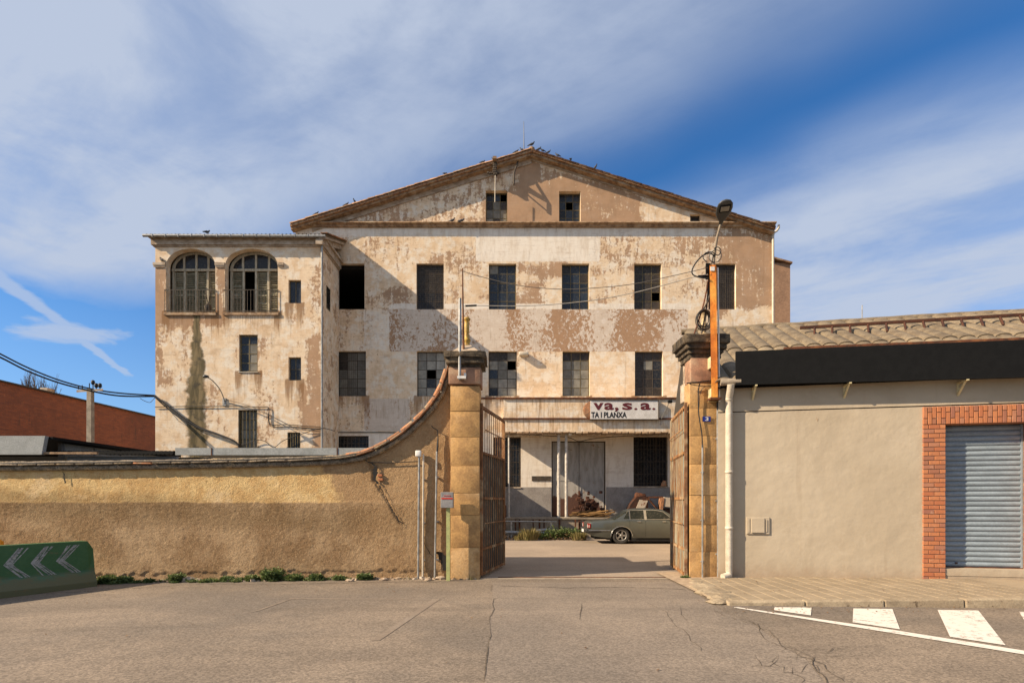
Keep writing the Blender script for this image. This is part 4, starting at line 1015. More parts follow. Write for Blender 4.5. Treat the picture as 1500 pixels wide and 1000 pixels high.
for i in range(-1, 8):
    a = K0+KD*(.15+KL*i); 
    if i < 0: continue
    q = MB(); h0, h1 = sz(a.x), sz((a+KD*KL).x)
    bm = bmesh.new(); bmesh.ops.create_cube(bm, size=1)
    for v in bm.verts:
        x = (v.co.x+.5)*(KL-.012); y = (v.co.y+.5)*.19; z = -.10 if v.co.z < 0 else h0+(h1-h0)*(x/KL)+.004; y += .02 if (v.co.z > 0 and v.co.y < 0) else 0
        v.co = (x, y, z)
    bmesh.ops.bevel(bm, geom=bm.edges[:], offset=.022, segments=2, affect='EDGES', profile=.5)
    q.bm(bm, Matrix.Translation((a.x, a.y, 0)) @ Matrix.Rotation(KA, 4, 'Z')); q.build('kerb_stone', M['kerb'], pvo)
# broken corner stones at the left end
for (px, py, s) in ((1030, 862, .22), (1045, 870, .26), (1060, 878, .22), (1022, 856, .15), (1052, 883, .16)):
    p = Gp(px, py); bm = bmesh.new(); bmesh.ops.create_icosphere(bm, subdivisions=2, radius=s)
    for v in bm.verts: v.co = Vector((v.co.x*1.2, v.co.y*.9, v.co.z*.34))*(1+rnd.uniform(-.16, .16))
    q = MB(); q.bm(bm, Matrix.Translation((p.x, p.y, .02))); q.build('kerb_rubble', M['kerb'], pvo)

# ---------------------------------------------------------------- gate pillars
M['ashlar'] = mottled('ochre_sandstone', (.46, .27, .105), (.33, .19, .078), 3.2, (.48, .31, .15), pv=.04, bs=.7, bd=.012, bscale=45, spot=(.20, .13, .065), spotscale=12, spotlo=.63)
M['terrac'] = mottled('reddish_sandstone', (.33, .185, .115), (.22, .125, .08), 5, (.34, .23, .15), pv=.06, bs=.6, bscale=35)
PD = 11.3
def stone(mb, x0, x1, y0, y1, z0, z1, r=.015): mb.bev(x0, x1, y0, y1, z0, z1, r, seg=2)
def pillar(px0, px1, depth, name_label, tops, basepy, cap, fin, ledge):
    x0, x1 = X_(px0, PD), X_(px1, PD); y0, y1 = PD, PD+depth
    t = thing('gate_pillar', name_label, 'pillar', ((x0+x1)/2, (y0+y1)/2, 0))
    zz_ = [-.1]+[Z_(p, PD) for p in tops]
    for i in range(len(zz_)-1):
        q = MB(); j = rnd.uniform(-.006, .006)
        stone(q, x0+j, x1+rnd.uniform(-.006, .006), y0+rnd.uniform(-.008, .008), y1, zz_[i]+.002, zz_[i+1]-.002, .006)
        q.build('stone_block', M['ashlar'], t)
    return t, x0, x1, y0, y1
lp, x0, x1, y0, y1 = pillar(660, 702.5, .62, 'left stone gate pillar with a dark mossy cap and a yellowed finial', [802, 754, 722, 682, 640, 602, 565], 848, None, None, None)
q = MB(); stone(q, x0-.04, x1+.03, y0-.03, y1+.02, Z_(563, PD), Z_(538, PD), .02); q.build('red_stone_block', M['terrac'], lp)
def capstone(par, x0, x1, y0, y1, zb, steps, mt, rough=.014):
    for (dz0, dz1, o) in steps:
        q = MB(); bm = bmesh.new(); bmesh.ops.create_cube(bm, size=1); bmesh.ops.subdivide_edges(bm, edges=bm.edges[:], cuts=5, use_grid_fill=True)
        for v in bm.verts: v.co = Vector((x0-o+(v.co.x+.5)*(x1-x0+2*o), y0-o+(v.co.y+.5)*(y1-y0+2*o), zb+dz0+(v.co.z+.5)*(dz1-dz0)))+Vector([rnd.uniform(-rough, rough) for _ in range(3)])
        q.bm(bm, None, True); q.build('cap_course', mt, par)
capstone(lp, x0, x1, y0, y1, Z_(538, PD), [(0, .08, .02), (.07, .20, .09), (.19, .31, .13)], M['darkstone'], .010)
zc = Z_(538, PD)+.30
q = MB(); cx, cy = (x0+x1)/2+.01, (y0+y1)/2
q.add([(cx-.34, cy-.34, zc), (cx+.34, cy-.34, zc), (cx+.34, cy+.34, zc), (cx-.34, cy+.34, zc), (cx-.09, cy-.09, zc+.23), (cx+.09, cy-.09, zc+.23), (cx+.09, cy+.09, zc+.23), (cx-.09, cy+.09, zc+.23)], [(0, 1, 5, 4), (1, 2, 6, 5), (2, 3, 7, 6), (3, 0, 4, 7), (4, 5, 6, 7)]); q.build('cap_pyramid', M['moulding'], lp)
M['finial'] = mottled('yellowed_glazed_finial', (.52, .33, .06), (.30, .17, .04), 12, (.40, .27, .08), rough=.5, bs=.3, spot=(.10, .06, .03), spotscale=30)
q = MB(); q.lathe((cx+.0, cy, zc+.22), [(.10, 0), (.07, .04), (.06, .08), (.085, .12), (.085, .15), (.05, .19), (.06, .24), (.045, .28), (.055, .31), (.055, .50), (.04, .54), (.075, .57), (.08, .60), (.05, .63), (.02, .64)], 14); q.build('finial', M['finial'], lp)

rp, rx0, rx1, ry0, ry1 = pillar(1010.5, 1055, .38, 'right stone gate pillar carrying the house number, with a dark moulded cap', [808, 768, 725, 680, 638, 598, 560], 850, None, None, None)
q = MB(); stone(q, rx0+.01, rx1-.01, ry0-.015, ry1, Z_(560, PD), Z_(524, PD), .02); q.build('red_stone_block', M['terrac'], rp)
capstone(rp, rx0, rx1, ry0, ry1+.2, Z_(524, PD), [(-.02, .10, .01), (.09, .19, .05), (.18, .29, .10), (.28, .46, .15)], M['darkstone'], .008)
zc2 = Z_(524, PD)+.46; cx2, cy2 = X_(1031, PD+.28), PD+.28
q = MB(); q.lathe((cx2, cy2, zc2-.02), [(.16, 0), (.10, .12), (.05, .17), (.05, .28), (.08, .33), (.07, .36), (.045, .40), (.05, .50), (.075, .56), (.11, .60), (.11, .63), (.03, .66)], 14); q.build('finial', mottled('cream_worn_finial', (.50, .38, .22), (.34, .24, .13), 12), rp)
# stepped stone buttress behind the right pillar
q = MB()
for (a, c, za, zb) in ((999, 1012, 592, 565), (1003, 1012, 563, 528)):
    stone(q, X_(a-3, 12.1), X_(c, 12.1), 11.72, 12.1, Z_(za, 12.1), Z_(zb, 12.1), .02)
q.build('buttress', M['moulding'], rp)
# house number plate
M['enamel'] = plain('blue_enamel', (.012, .022, .20), .3)
def text(body, size, mt, name, parent, Mx, font_bold=0.0, sx=1.0, ext=.002, space=1.0):
    c = bpy.data.curves.new(name, 'FONT'); c.body = body; c.size = size; c.extrude = ext; c.offset = font_bold; c.space_character = space; c.align_x = 'LEFT'; c.resolution_u = 3
    o = bpy.data.objects.new(name, c); COL.objects.link(o); dg = bpy.context.evaluated_depsgraph_get(); me = bpy.data.meshes.new_from_object(o.evaluated_get(dg)); bpy.data.objects.remove(o)
    xs = [v.co.x for v in me.vertices]; ys = [v.co.y for v in me.vertices]
    me.materials.clear(); me.materials.append(mt); me.name = name
    return me, (min(xs), max(xs), min(ys), max(ys))
def fit_text(body, x0, x1, z0, z1, y, mt, name, parent, bold=0, ext=.002):
    me, (a, b_, c, d) = text(body, 1, mt, name, parent, None, bold, ext=ext)
    for v in me.vertices: v.co = Vector((x0+(v.co.x-a)/(b_-a)*(x1-x0), y-v.co.z, z0+(v.co.y-c)/(d-c)*(z1-z0)))
    inv = wmat(parent).inverted()
    for v in me.vertices: v.co = inv @ v.co
    return put(name, me, parent)
hn = thing('house_number', 'small blue enamel plate with a white 3 on the right gate pillar', 'sign', (X_(1034.5, PD), PD, Z_(614, PD)))
q = MB(); q.bev(X_(1028.5, PD), X_(1040.5, PD), PD-.030, PD-.012, Z_(617.5, PD), Z_(610, PD), .004); q.build('plate', M['enamel'], hn)
fit_text('3', X_(1032.5, PD), X_(1037, PD), Z_(616.3, PD), Z_(611, PD), PD-.032, M['white'], 'numeral', hn, .01)

# ---------------------------------------------------------------- boundary wall, left
wl_top = [(-620, 686), (-60, 685), (0, 684), (150, 682.5), (300, 680), (440, 677), (500, 674), (530, 669), (556, 659), (580, 645), (600, 630), (620, 612), (636, 594), (648, 575), (655, 556), (659, 542)]
WY = 11.5
def walltop(x):
    px = 750+x*F/WY
    for a, c in zip(wl_top, wl_top[1:]):
        if a[0] <= px <= c[0]: return Z_(a[1]+(c[1]-a[1])*(px-a[0])/(c[0]-a[0]), WY)
    return Z_(542, WY)
def roughcast():
    m, g, b = newmat('roughcast_boundary_wall'); p = g.pos(); s_ = g.node('SeparateXYZ', i0=p); x, z = s_.outputs[0], s_.outputs[2]
    n = g.noise(p, .9, 7, .68); n2 = g.noise(p, 3.2, 7, .72); n3 = g.noise(p, 24, 4, .7)
    brown = g.mix(g.ss(n, .38, .62), (.27, .170, .090), (.44, .305, .18)); brown = g.mix(g.ss(n2, .5, .68, 0, .6), brown, (.22, .135, .07))
    cream = g.mix(g.ss(n2, .38, .62), (.70, .50, .24), (.58, .37, .16)); cream = g.mix(g.ss(n, .50, .64, 0, .8), cream, (.72, .55, .33))
    ochre = g.mix(g.ss(n, .36, .6), (.36, .225, .115), (.43, .28, .15)); ochre = g.mix(g.ss(n2, .5, .7, 0, .5), ochre, (.28, .17, .085))
    zz_ = g.math('ADD', z, g.math('MULTIPLY', g.math('SUBTRACT', n2, .5), .16))
    up = g.ss(zz_, Z_(737, WY), Z_(734, WY))
    xx = g.math('ADD', x, g.math('ADD', g.math('MULTIPLY', g.math('SUBTRACT', n2, .5), .8), g.math('MULTIPLY', g.math('SUBTRACT', z, 2.1), .45)))
    rt = g.ss(xx, X_(484, WY)-.10, X_(484, WY)+.12)
    c = g.mix(up, brown, g.mix(rt, cream, ochre))
    # damp band running down to the right
    diag = g.math('ADD', z, g.math('MULTIPLY', g.math('ADD', x, 6.5), .05)); db = g.math('ABSOLUTE', g.math('SUBTRACT', g.math('ADD', diag, g.math('MULTIPLY', g.math('SUBTRACT', n, .5), .9)), 1.38))
    c = g.mix(g.ss(db, .12, .42, .5, 0), c, (.165, .105, .05))
    lowr = g.math('MULTIPLY', g.ss(x, -3.6, -2.6), g.math('SUBTRACT', 1.0, up)); c = g.mix(g.math('MULTIPLY', lowr, .6), c, ochre)
    c = g.mix(g.ss(n3, .5, .74, 0, .55), c, (.58, .42, .24)); c = g.mix(g.ss(n3, .46, .28, 0, .5), c, (.15, .095, .05))
    g.put(b.inputs['Base Color'], c); b.inputs['Roughness'].default_value = .95; b.inputs['Specular IOR Level'].default_value = .1
    bump(g, b, g.math('ADD', g.math('ADD', g.noise(p, 27, 5, .7), g.math('MULTIPLY', g.noise(p, 48, 4, .75), .8)), g.math('MULTIPLY', g.noise(p, 120, 3, .7), .35)), 1.0, .032); return m
M['rough'] = roughcast()
from mathutils import noise as mn
bw = thing('boundary_wall', 'long roughcast boundary wall sweeping up to the left gate pillar under a tiled coping', 'wall', (-6, WY, 0))
xa, xb = -19.0, X_(661, WY); b = MB(); vs = []; nx = 620; nz = 104
# crack line (photo columns/rows) carved into the wall
ck = [(540, 676), (545, 686), (549, 690), (548, 702), (553, 712), (560, 722), (570, 738), (578, 752), (584, 762), (592, 768)]
def ckd(x, z):
    px, py = 750+x*F/WY, HZ-(z-EYE)*F/WY
    if not (530 < px < 602 and 672 < py < 774): return 99
    best = 99
    for (a, c) in zip(ck, ck[1:]):
        dx, dy = c[0]-a[0], c[1]-a[1]; t = max(0, min(1, ((px-a[0])*dx+(py-a[1])*dy)/(dx*dx+dy*dy))); best = min(best, math.hypot(px-a[0]-t*dx, py-a[1]-t*dy))
    return best*(.45 if 684 < py < 708 else 1.0)
xs = []
for i in range(nx+1):
    t = i/nx; xs.append(xa+(xb-xa)*(t if True else t))
# finer columns near the crack and in view
xs = rangef(xa, -11.2, .12)+rangef(-11.2, X_(530, WY), .030)[1:]+rangef(X_(530, WY), X_(600, WY), .024)[1:]+rangef(X_(600, WY), xb, .026)[1:]
nx = len(xs)-1
for j in range(nz+1):
    for x in xs:
        zt = walltop(x)-.03; zb = gz(x)-.12; z = zb+(zt-zb)*j/nz
        q = Vector((x, 0, z)); dsp = .004*mn.noise(q*9)+.007*mn.noise(Vector((q.x*20+q.z*9, 0, q.z*20)))+.025*mn.noise(q*.6)+.006*mn.noise(q*38)
        if z > EYE+.02: dsp = dsp*.75-.008
        cd_ = ckd(x, z); 
        if cd_ < 2.2: dsp -= .04*(1-cd_/2.2)
        if z < gz(x)+.16+.05*mn.noise(Vector((x*2, 5, 0)))+.07*mn.noise(Vector((x*7, 1, 0))): dsp -= .018
        vs.append((x, WY-dsp, z))
n = nx+1; b.add(vs, [(j*n+i, j*n+i+1, (j+1)*n+i+1, (j+1)*n+i) for j in range(nz) for i in range(nx)], True)
for i in range(nx): # top and back
    x0_, x1_ = xs[i], xs[i+1]; z0_, z1_ = walltop(x0_)-.03, walltop(x1_)-.03
    b.quad((x0_, WY, z0_), (x1_, WY, z1_), (x1_, WY+.30, z1_), (x0_, WY+.30, z0_)); b.quad((x0_, WY+.30, -.5), (x0_, WY+.30, z0_), (x1_, WY+.30, z1_), (x1_, WY+.30, -.5))
b.build('wall_face', M['rough'], bw)
def vcrack(mb, pts, ws, seed, y):
    r = random.Random(seed); q = []
    for k_, ((a, c), w0_, w1_) in enumerate(zip(zip(pts, pts[1:]), ws, ws[1:])):
        L2 = math.dist(a, c); kk = max(1, int(L2/2.2))
        for i in range(kk): t = i/kk; q.append((a[0]+(c[0]-a[0])*t+r.uniform(-.9, .9), a[1]+(c[1]-a[1])*t+r.uniform(-.4, .4), (w0_+(w1_-w0_)*t)*r.uniform(.6, 1.3)))
    vs_ = []
    for (a, c, w_) in q: vs_ += [tuple(P(a-w_/2, c, y)), tuple(P(a+w_/2, c+r.uniform(-.5, .5), y))]
    mb.add(vs_, [(2*i, 2*i+1, 2*i+3, 2*i+2) for i in range(len(q)-1)])
b = MB(); vcrack(b, [(530, 672), (538, 675), (545, 679), (550, 683), (549, 690), (549, 702), (555, 710)], [.8, 1.8, 2.2, 3.5, 7, 6, 2.5], 4, WY-.034); vcrack(b, [(555, 710), (562, 722), (570, 738), (578, 752), (584, 762), (592, 768)], [2.2, 1.0, 1.2, 1.2, 2.2, 1.2], 5, WY-.034)
vcrack(b, [(584, 762), (586, 770)], [1.8, .6], 6, WY-.034); vcrack(b, [(622, 795), (630, 810), (636, 818)], [.6, 1.0, .5], 7, WY-.03); vcrack(b, [(636, 812), (642, 808), (648, 814), (653, 838)], [2, 8, 12, 4], 9, WY-.035)
vcrack(b, [(92, 690), (95, 702), (97, 710)], [1, 3, 1], 8, WY-.032)
b.build('wall_crack', M['void'], bw)
b = MB()   # exposed bricks inside the crack
for (px, py) in ((557, 696), (558, 702)): q = P(px, py, WY+.01); b.bev(q.x-.05, q.x+.05, WY-.040, WY+.06, q.z-.025, q.z+.025, .006)
b.build('exposed_brick', M['brick'], bw)
# moulded under-course then individual coping tiles
tp = [Vector((X_(px, WY), 0, Z_(py, WY))) for px, py in wl_top]
path = []
for a, c in zip(tp, tp[1:]):
    k = max(1, int((c-a).length/.08)); path += [a+(c-a)*i/k for i in range(k)]
path.append(tp[-1])
b = MB(); b.tube([(p.x, WY-.025, p.z-.035) for p in path], [.058+.006*mn.noise(p*3) for p in path], 8); b.tube([(p.x, WY+.30, p.z-.03) for p in path], .05, 6); b.build('coping_moulding', M['tile_grey'], bw)
L_ = 0; seglen = .34; nxt = 0; lastp = path[0]; acc = 0; tl = MB(); tl.bev(-.185, .185, -.115, .47, -.014, .018, .010, seg=2)
me_g = tl.mesh('coping_tile', M['tile_grey']); me_o = tl.mesh('coping_tile', M['tile_orange'])
i = 0
while i < len(path)-1:
    p = path[i]; j = i; d_ = 0
    while j < len(path)-1 and d_ < seglen: d_ += (path[j+1]-path[j]).length; j += 1
    q = path[j]; mid = (p+q)/2; ang = math.atan2(q.z-p.z, q.x-p.x); nrm = Vector((-math.sin(ang), 0, math.cos(ang)))
    c = Vector((mid.x, WY-.02, mid.z))+nrm*.038
    pr = .06 if mid.x < X_(500, WY) else .75
    me = me_o if rnd.random() < pr else me_g
    put('coping_tile', me, bw, wmat(bw).inverted() @ Matrix.Translation(c) @ Matrix.Rotation(-ang+rnd.uniform(-.03, .03), 4, 'Y') @ Matrix.Rotation(rnd.uniform(-.03, .03), 4, 'X') @ Matrix.Rotation(rnd.uniform(-.05, .05), 4, 'Z'))
    i = j
b = MB(); # second row of small roll tiles above the coping on the curve + top roll
b.tube([(p.x, WY+.08, p.z+.085+.01*mn.noise(p*5)) for p in path], [.045+.012*mn.noise(p*6) for p in path], 7); b.build('coping_roll', M['tile_grey'], bw)
for k in range(int(len(path)*.0)): pass
roll = MB(); roll.tube([(-.15, 0, 0), (.15, 0, 0)], [.06, .05], 8); mr = roll.mesh('coping_tile', M['tile_orange'])
pc = [p for p in path if p.x > X_(505, WY)]
for k in range(0, len(pc)-3, 4):
    p, q = pc[k], pc[min(k+4, len(pc)-1)]; ang = math.atan2(q.z-p.z, q.x-p.x); nrm = Vector((-math.sin(ang), 0, math.cos(ang)))
    put('coping_tile', mr, bw, wmat(bw).inverted() @ Matrix.Translation(Vector(((p.x+q.x)/2, WY+.03, (p.z+q.z)/2))+nrm*.085) @ Matrix.Rotation(-ang, 4, 'Y'))
# cable clipped along the coping
b = MB(); b.tube([(p.x, WY-.10+.01*mn.noise(p*2), p.z+.075+.012*mn.noise(p*1.3)) for p in path if p.x > -14], .013, 5); b.build('coping_cable', M['cable'], bw)
b = MB(); b.tube([P(538, 671, WY-.1), P(536, 674, WY-.06), P(540, 677, WY-.04), P(575, 677.5, WY-.03), P(612, 675.5, WY-.03)], .010, 5); b.build('coping_cable', M['cable'], bw)
# hollow at the wall foot beside the pillar
# ---------------------------------------------------------------- pipes and boxes on the wall
def pipe(label, px, t, bt, r, mt, y=WY-.06, name='conduit_pipe', cat='pipe', extra=None):
    q = MB(); a, c = P(px[0], t, y), P(px[1], bt, y); q.tube([a, c], r, 10)
    for f in (.2, .55, .85): z = a.z+(c.z-a.z)*f; q.box(a.x-r-.012, a.x+r+.012, y-.004, WY-.0, z-.012, z+.012)
    o = q.build(name, mt); tag(o, label, cat); return o
jb = thing('junction_box', 'small white junction box on top of a grey conduit on the roughcast wall', 'electrical box', P(613, 848, WY-.06))
q = MB(); p = P(612.8, 664, WY-.1); q.bev(p.x-.062, p.x+.062, WY-.13, WY-.03, p.z-.065, p.z+.065, .018, seg=2); q.build('box', M['white'], jb)
q = MB(); q.tube([P(614, 669, WY-.07), P(612.5, 848, WY-.07)], .024, 10); q.build('conduit', M['galv'], jb)
pipe('cream conduit pipe just right of the white junction box', (620.3, 619.2), 665, 847, .021, M['pvc'])
pipe('grey steel conduit with a black cable entering its top', (640, 637), 661, 847, .023, M['galv'])
q = MB(); q.tube([P(632, 623, WY-.1), P(634, 626, WY-.05), P(641, 630, WY-.05), P(641.5, 640, WY-.05), P(641, 652, WY-.05), P(640, 664, WY-.06)], [.010, .010, .012, .012, .022, .024], 6)
tag(q.build('drop_cable', M['cable']), 'black cable dropping from the curved coping into the steel conduit', 'cable')
mb_ = thing('meter_box', 'grey meter box with red stripe on a pale green post by the left pillar', 'electrical box', P(656, 848, 11.12))
M['greenpost'] = mottled('pale_green_post', (.42, .43, .17), (.34, .35, .15), 8, rough=.6)
q = MB(); c = P(654.5, 732, 11.1); q.bev(X_(646, 11.05), X_(664, 11.05), 11.0, 11.18, Z_(743.5, 11.05), Z_(720.5, 11.05), .008); q.build('box', mottled('grey_metal_box', (.27, .26, .25), (.21, .20, .195), 7, rough=.5), mb_)
q = MB(); q.box(X_(646.5, 11.0), X_(663, 11.0), 10.992, 10.999, Z_(730.6, 11), Z_(728.6, 11)); q.box(X_(650, 11.0), X_(660, 11.0), 10.992, 10.999, Z_(726, 11), Z_(725.3, 11)); q.build('red_stripe', plain('red_tape', (.55, .04, .02), .5), mb_)
q = MB(); q.box(X_(654, 11.12), X_(659.3, 11.12), 11.08, 11.16, -.05, Z_(743.6, 11.05)); q.build('post', M['greenpost'], mb_)
q = MB(); a, c = X_(686.5, PD), X_(694.5, PD)
# galvanised mast and rusty rod on the left pillar
ms = thing('galvanised_mast', 'tall galvanised pipe bracketed to the front of the left gate pillar', 'pole', P(673, 556, PD-.10))
q = MB(); q.tube([P(673.3, 556, PD-.10), P(673.8, 437, PD-.10)], .031, 10); q.build('pipe', M['galv'], ms)
q = MB(); c = P(677, 554, PD); q.box(c.x-.09, c.x+.09, PD-.14, PD-.035, c.z-.03, c.z+.02); q.box(c.x+.04, c.x+.09, PD-.06, PD-.035, c.z-.04, c.z+.10); q.build('bracket', M['white'], ms)
q = MB(); q.box(X_(672, PD), X_(684, PD), PD-.09, PD-.03, Z_(520, PD), Z_(517, PD)); q.build('bracket', M['rust'], ms)
rr = thing('rusty_rod', 'thin rusty iron rod standing behind the left pillar cap and carrying two wires', 'pole', P(679.5, 512, PD+.1))
q = MB(); q.tube([P(679.3, 514, PD+.1), P(678, 440, PD+.1), P(677.6, 393, PD+.1)], [.024, .018, .013], 8); q.build('rod', M['rust'], rr)

# ---------------------------------------------------------------- gates
M['gate_rust'] = mottled('rusty_gate_iron', (.24, .115, .05), (.13, .062, .03), 7, (.34, .25, .15), rough=.8, bs=.5, bd=.003, bscale=60)
M['gate_dark'] = mottled('dark_gate_sheet', (.055, .056, .050), (.035, .030, .024), 3, (.08, .042, .022), rough=.75, bs=.3, stretch=(1, 1, .5))
M['gate_blue'] = mottled('pale_blue_gate_sheet_with_rust', (.27, .31, .27), (.33, .27, .17), 3.5, (.28, .12, .04), rough=.75, bs=.3, stretch=(2, 2, .5), spot=(.16, .065, .03), spotscale=8, spotlo=.57)
M['gate_orange'] = mottled('peeling_ochre_gate_paint', (.36, .20, .085), (.22, .09, .035), 6, (.44, .33, .20), rough=.75, bs=.4, stretch=(1, 1, .5))
def gate(label, H0, E0, mtf, mts, mtb, upper_open=True, sheet_all=False, s=-1):
    H0, E0 = Vector(H0), Vector(E0); dr_ = (E0-H0); Lg = dr_.length; an_ = math.atan2(dr_.y, dr_.x)
    t = thing('gate_leaf', label, 'gate', (H0.x, H0.y, 0), an_, 'pair of iron entrance gate leaves')
    Bx = lambda name, mt, *a: (lambda q: q.build(name, mt, t, world=False))(MB().box(*a))
    H_ = 3.66; rails = [.10, .62, 1.70, 2.66]
    Bx('stile', M['gate_rust'], 0, .06, -.03, .03, .06, H_+.05); Bx('stile', mtb, Lg-.09, Lg, -.032, .032, .06, H_-.03)
    Bx('top_rail', mtf, .061, Lg-.091, -.028, .028, H_-.06, H_)
    for z in rails: Bx('rail', mtf, .061, Lg-.091, min(s*.045, s*.005), max(s*.045, s*.005), z-.025, z+.025)
    n = 11
    q = MB(); q.box(-.015, .015, min(s*.054, s*.046), max(s*.054, s*.046), .06, H_-.05); me = q.mesh('bar', mtf)
    for k in range(n): put('bar', me, t, Matrix.Translation((.12+(Lg-.26)*k/(n-1), 0, 0)))
    q = MB()
    for z in ((.62+1.70)/2, 3.15): q.box(.061, Lg-.091, min(s*.068, s*.063), max(s*.068, s*.063), z-.012, z+.012)
    q.build('cross_strap', mtf, t, world=False)
    zt = H_-.1 if sheet_all else 2.64
    Bx('sheet_panel', mts, .062, Lg-.092, -.003, .003, .10, zt)
    q = MB(); q.box(Lg*.45, Lg*.93, min(s*.0035, s*.014), max(s*.0035, s*.014), .66, 1.66); q.build('patch_plate', mts, t, world=False)
    return t
gl = gate('left iron gate leaf standing open, dark rusty bars with an open barred top', (-.655, 11.42), (-.20, 13.45), M['gate_rust'], M['gate_dark'], M['gate_orange'])
gr = gate('right iron gate leaf standing open, pale blue sheet flaking to orange rust', (3.655, 11.33), (3.965, 13.4), M['gate_orange'], M['gate_blue'], M['gate_blue'], sheet_all=True, s=1)
# ---------------------------------------------------------------- street lamp pole on the right pillar
lampo = thing('street_lamp', 'street lamp on a rusty orange steel post bolted to the right gate pillar', 'street lamp', P(1047, 583, 11.2))
q = MB(); q.add([P(*c, y) for y in (11.0, 11.14) for c in ((1039.5, 388), (1049, 388), (1051.5, 583), (1042, 583))], [(3, 2, 1, 0), (4, 5, 6, 7), (0, 1, 5, 4), (1, 2, 6, 5), (2, 3, 7, 6), (3, 0, 4, 7)])
q.build('post', M['rust_orange'], lampo)
q = MB(); q.tube([P(1051.3, 392, 11.13), P(1053.8, 588, 11.13)], .018, 8); q.build('post_conduit', M['white'], lampo)
q = MB(); 
q.box(X_(1038, 11.1), X_(1054, 11.1), 10.98, 11.2, Z_(586, 11.1), Z_(583.2, 11.1)); q.build('post_foot', M['rust'], lampo)
for (a, c, za, zb) in ((1038.5, 1046, 588, 570), (1037.5, 1043, 541, 524)):
    q = MB(); q.bev(X_(a, 11.25), X_(c+6, 11.25), 11.15, 11.31, Z_(za, 11.25), Z_(zb, 11.25), .01); q.build('mounting_plate', M['bracket'], lampo)
q = MB(); q.box(X_(1040.5, 11), X_(1046.5, 11), 10.985, 10.999, Z_(397, 11), Z_(391, 11)); q.build('sticker', M['white'], lampo)
q = MB(); q.tube([P(1044, 392, 11.05), P(1047, 366, 11.0), P(1051, 345, 10.9), P(1056.5, 325, 10.8)], [.035, .03, .024, .022], 8); q.build('lamp_arm', M['concrete'], lampo)
# LED head: a flattened teardrop seen from below
q = MB(); hd = P(1060.5, 308, 10.55); tail = P(1056, 327, 10.8); axd = (hd-tail).normalized(); side = axd.cross(Vector((0, 0, 1))).normalized()
side = Vector((1, 0, 0)) - axd*axd.x; side.normalize(); nr = side.cross(axd).normalized()
if nr.y > 0: nr = -nr
prof = [(-.03, .03, .03), (.05, .05, .04), (.10, .085, .05), (.20, .14, .055), (.32, .158, .055), (.42, .14, .05), (.48, .09, .04), (.50, .03, .02)]
vs = []; n = 16
for (l, w_, h) in prof:
    c = tail+axd*l
    for k in range(n): th = 2*math.pi*k/n; vs.append(c+side*w_*math.cos(th)+nr*h*(math.sin(th)*(1 if math.sin(th) < 0 else .55)))
q.add(vs, [(i*n+k, i*n+(k+1) % n, (i+1)*n+(k+1) % n, (i+1)*n+k) for i in range(len(prof)-1) for k in range(n)]+[tuple(range(n-1, -1, -1)), tuple(range((len(prof)-1)*n, len(prof)*n))], True)
M['lamphead'] = plain('dark_grey_lamp_casting', (.075, .075, .072), .45, .3)
head = q.build('lamp_head', M['lamphead'], lampo)
q = MB(); c = tail+axd*.33+nr*.034
q.add([c+side*a*.10+axd*b_*.085+nr*h for h in (-.02, .004) for a, b_ in ((-1, -.8), (1, -.8), (1, 1), (-1, 1))], [(0, 1, 2, 3), (7, 6, 5, 4), (0, 4, 5, 1), (1, 5, 6, 2), (2, 6, 7, 3), (3, 7, 4, 0)]); q.build('lens_frame', M['black'], head)
q = MB(); q.add([c+side*a*.08+axd*b_*.06+nr*h for h in (.004, .010) for a, b_ in ((-1, -.7), (1, -.7), (1, .95), (-1, .95))], [(0, 1, 2, 3), (7, 6, 5, 4), (0, 4, 5, 1), (1, 5, 6, 2), (2, 6, 7, 3), (3, 7, 4, 0)]); q.build('lens', M['glass_pale'], head)
# cable loops
def cab(name, label, pts, r, mt=None, group=None, n=6):
    q = MB(); q.tube(pts, r, n); return tag(q.build(name, mt or M['cable']), label, 'cable' if 'wire' not in name else 'wire', group)
def smooth(pts, k=6):
    out = []; m = len(pts); pts = [Vector(p) for p in pts]
    for i in range(m-1):
        p0, p1, p2, p3 = pts[max(i-1, 0)], pts[i], pts[i+1], pts[min(i+2, m-1)]
        for j in range(k):
            t = j/k; out.append(.5*((2*p1)+(-p0+p2)*t+(2*p0-5*p1+4*p2-p3)*t*t+(-p0+3*p1-3*p2+p3)*t**3))
    out.append(pts[-1]); return out
cp = lambda lst, d: [P(a, c, d+e) for (a, c, *r_) in lst for e in [r_[0] if r_ else 0]]
cab('lamp_cable', 'black cable looping out left of the lamp post top', smooth(cp([(1048, 376), (1040, 371), (1030, 374), (1020, 384), (1014, 395), (1015, 402), (1024, 406), (1038, 408)], 10.98)), .014)
cab('lamp_cable', 'small black cable ring tied around the lamp arm', smooth(cp([(1036, 384), (1030, 378), (1033, 371), (1042, 369), (1052, 374), (1056, 367), (1052, 362), (1046, 364)], 10.96)), .010)
cab('lamp_cable', 'tight black cable twist right of the lamp arm', smooth(cp([(1042, 383), (1050, 384), (1056, 378), (1056, 370), (1049, 366), (1041, 371), (1039, 379), (1046, 386)], 10.95)), .008)
q = MB()
for k in range(7):
    rr_ = 15+rnd.uniform(-3.0, 3.0); ox, oy = rnd.uniform(-1.5, 1.5), rnd.uniform(-1.5, 1.5)
    q.tube([P(1031+ox+rr_*.68*math.cos(t_), 468+oy+rr_*.9*math.sin(t_), 11.15+k*.012) for t_ in [2*math.pi*i/20 for i in range(21)]], .010, 5)
tag(q.build('cable_coil', M['cable']), 'coil of black cable hanging behind the lamp post above the right pillar', 'cable')
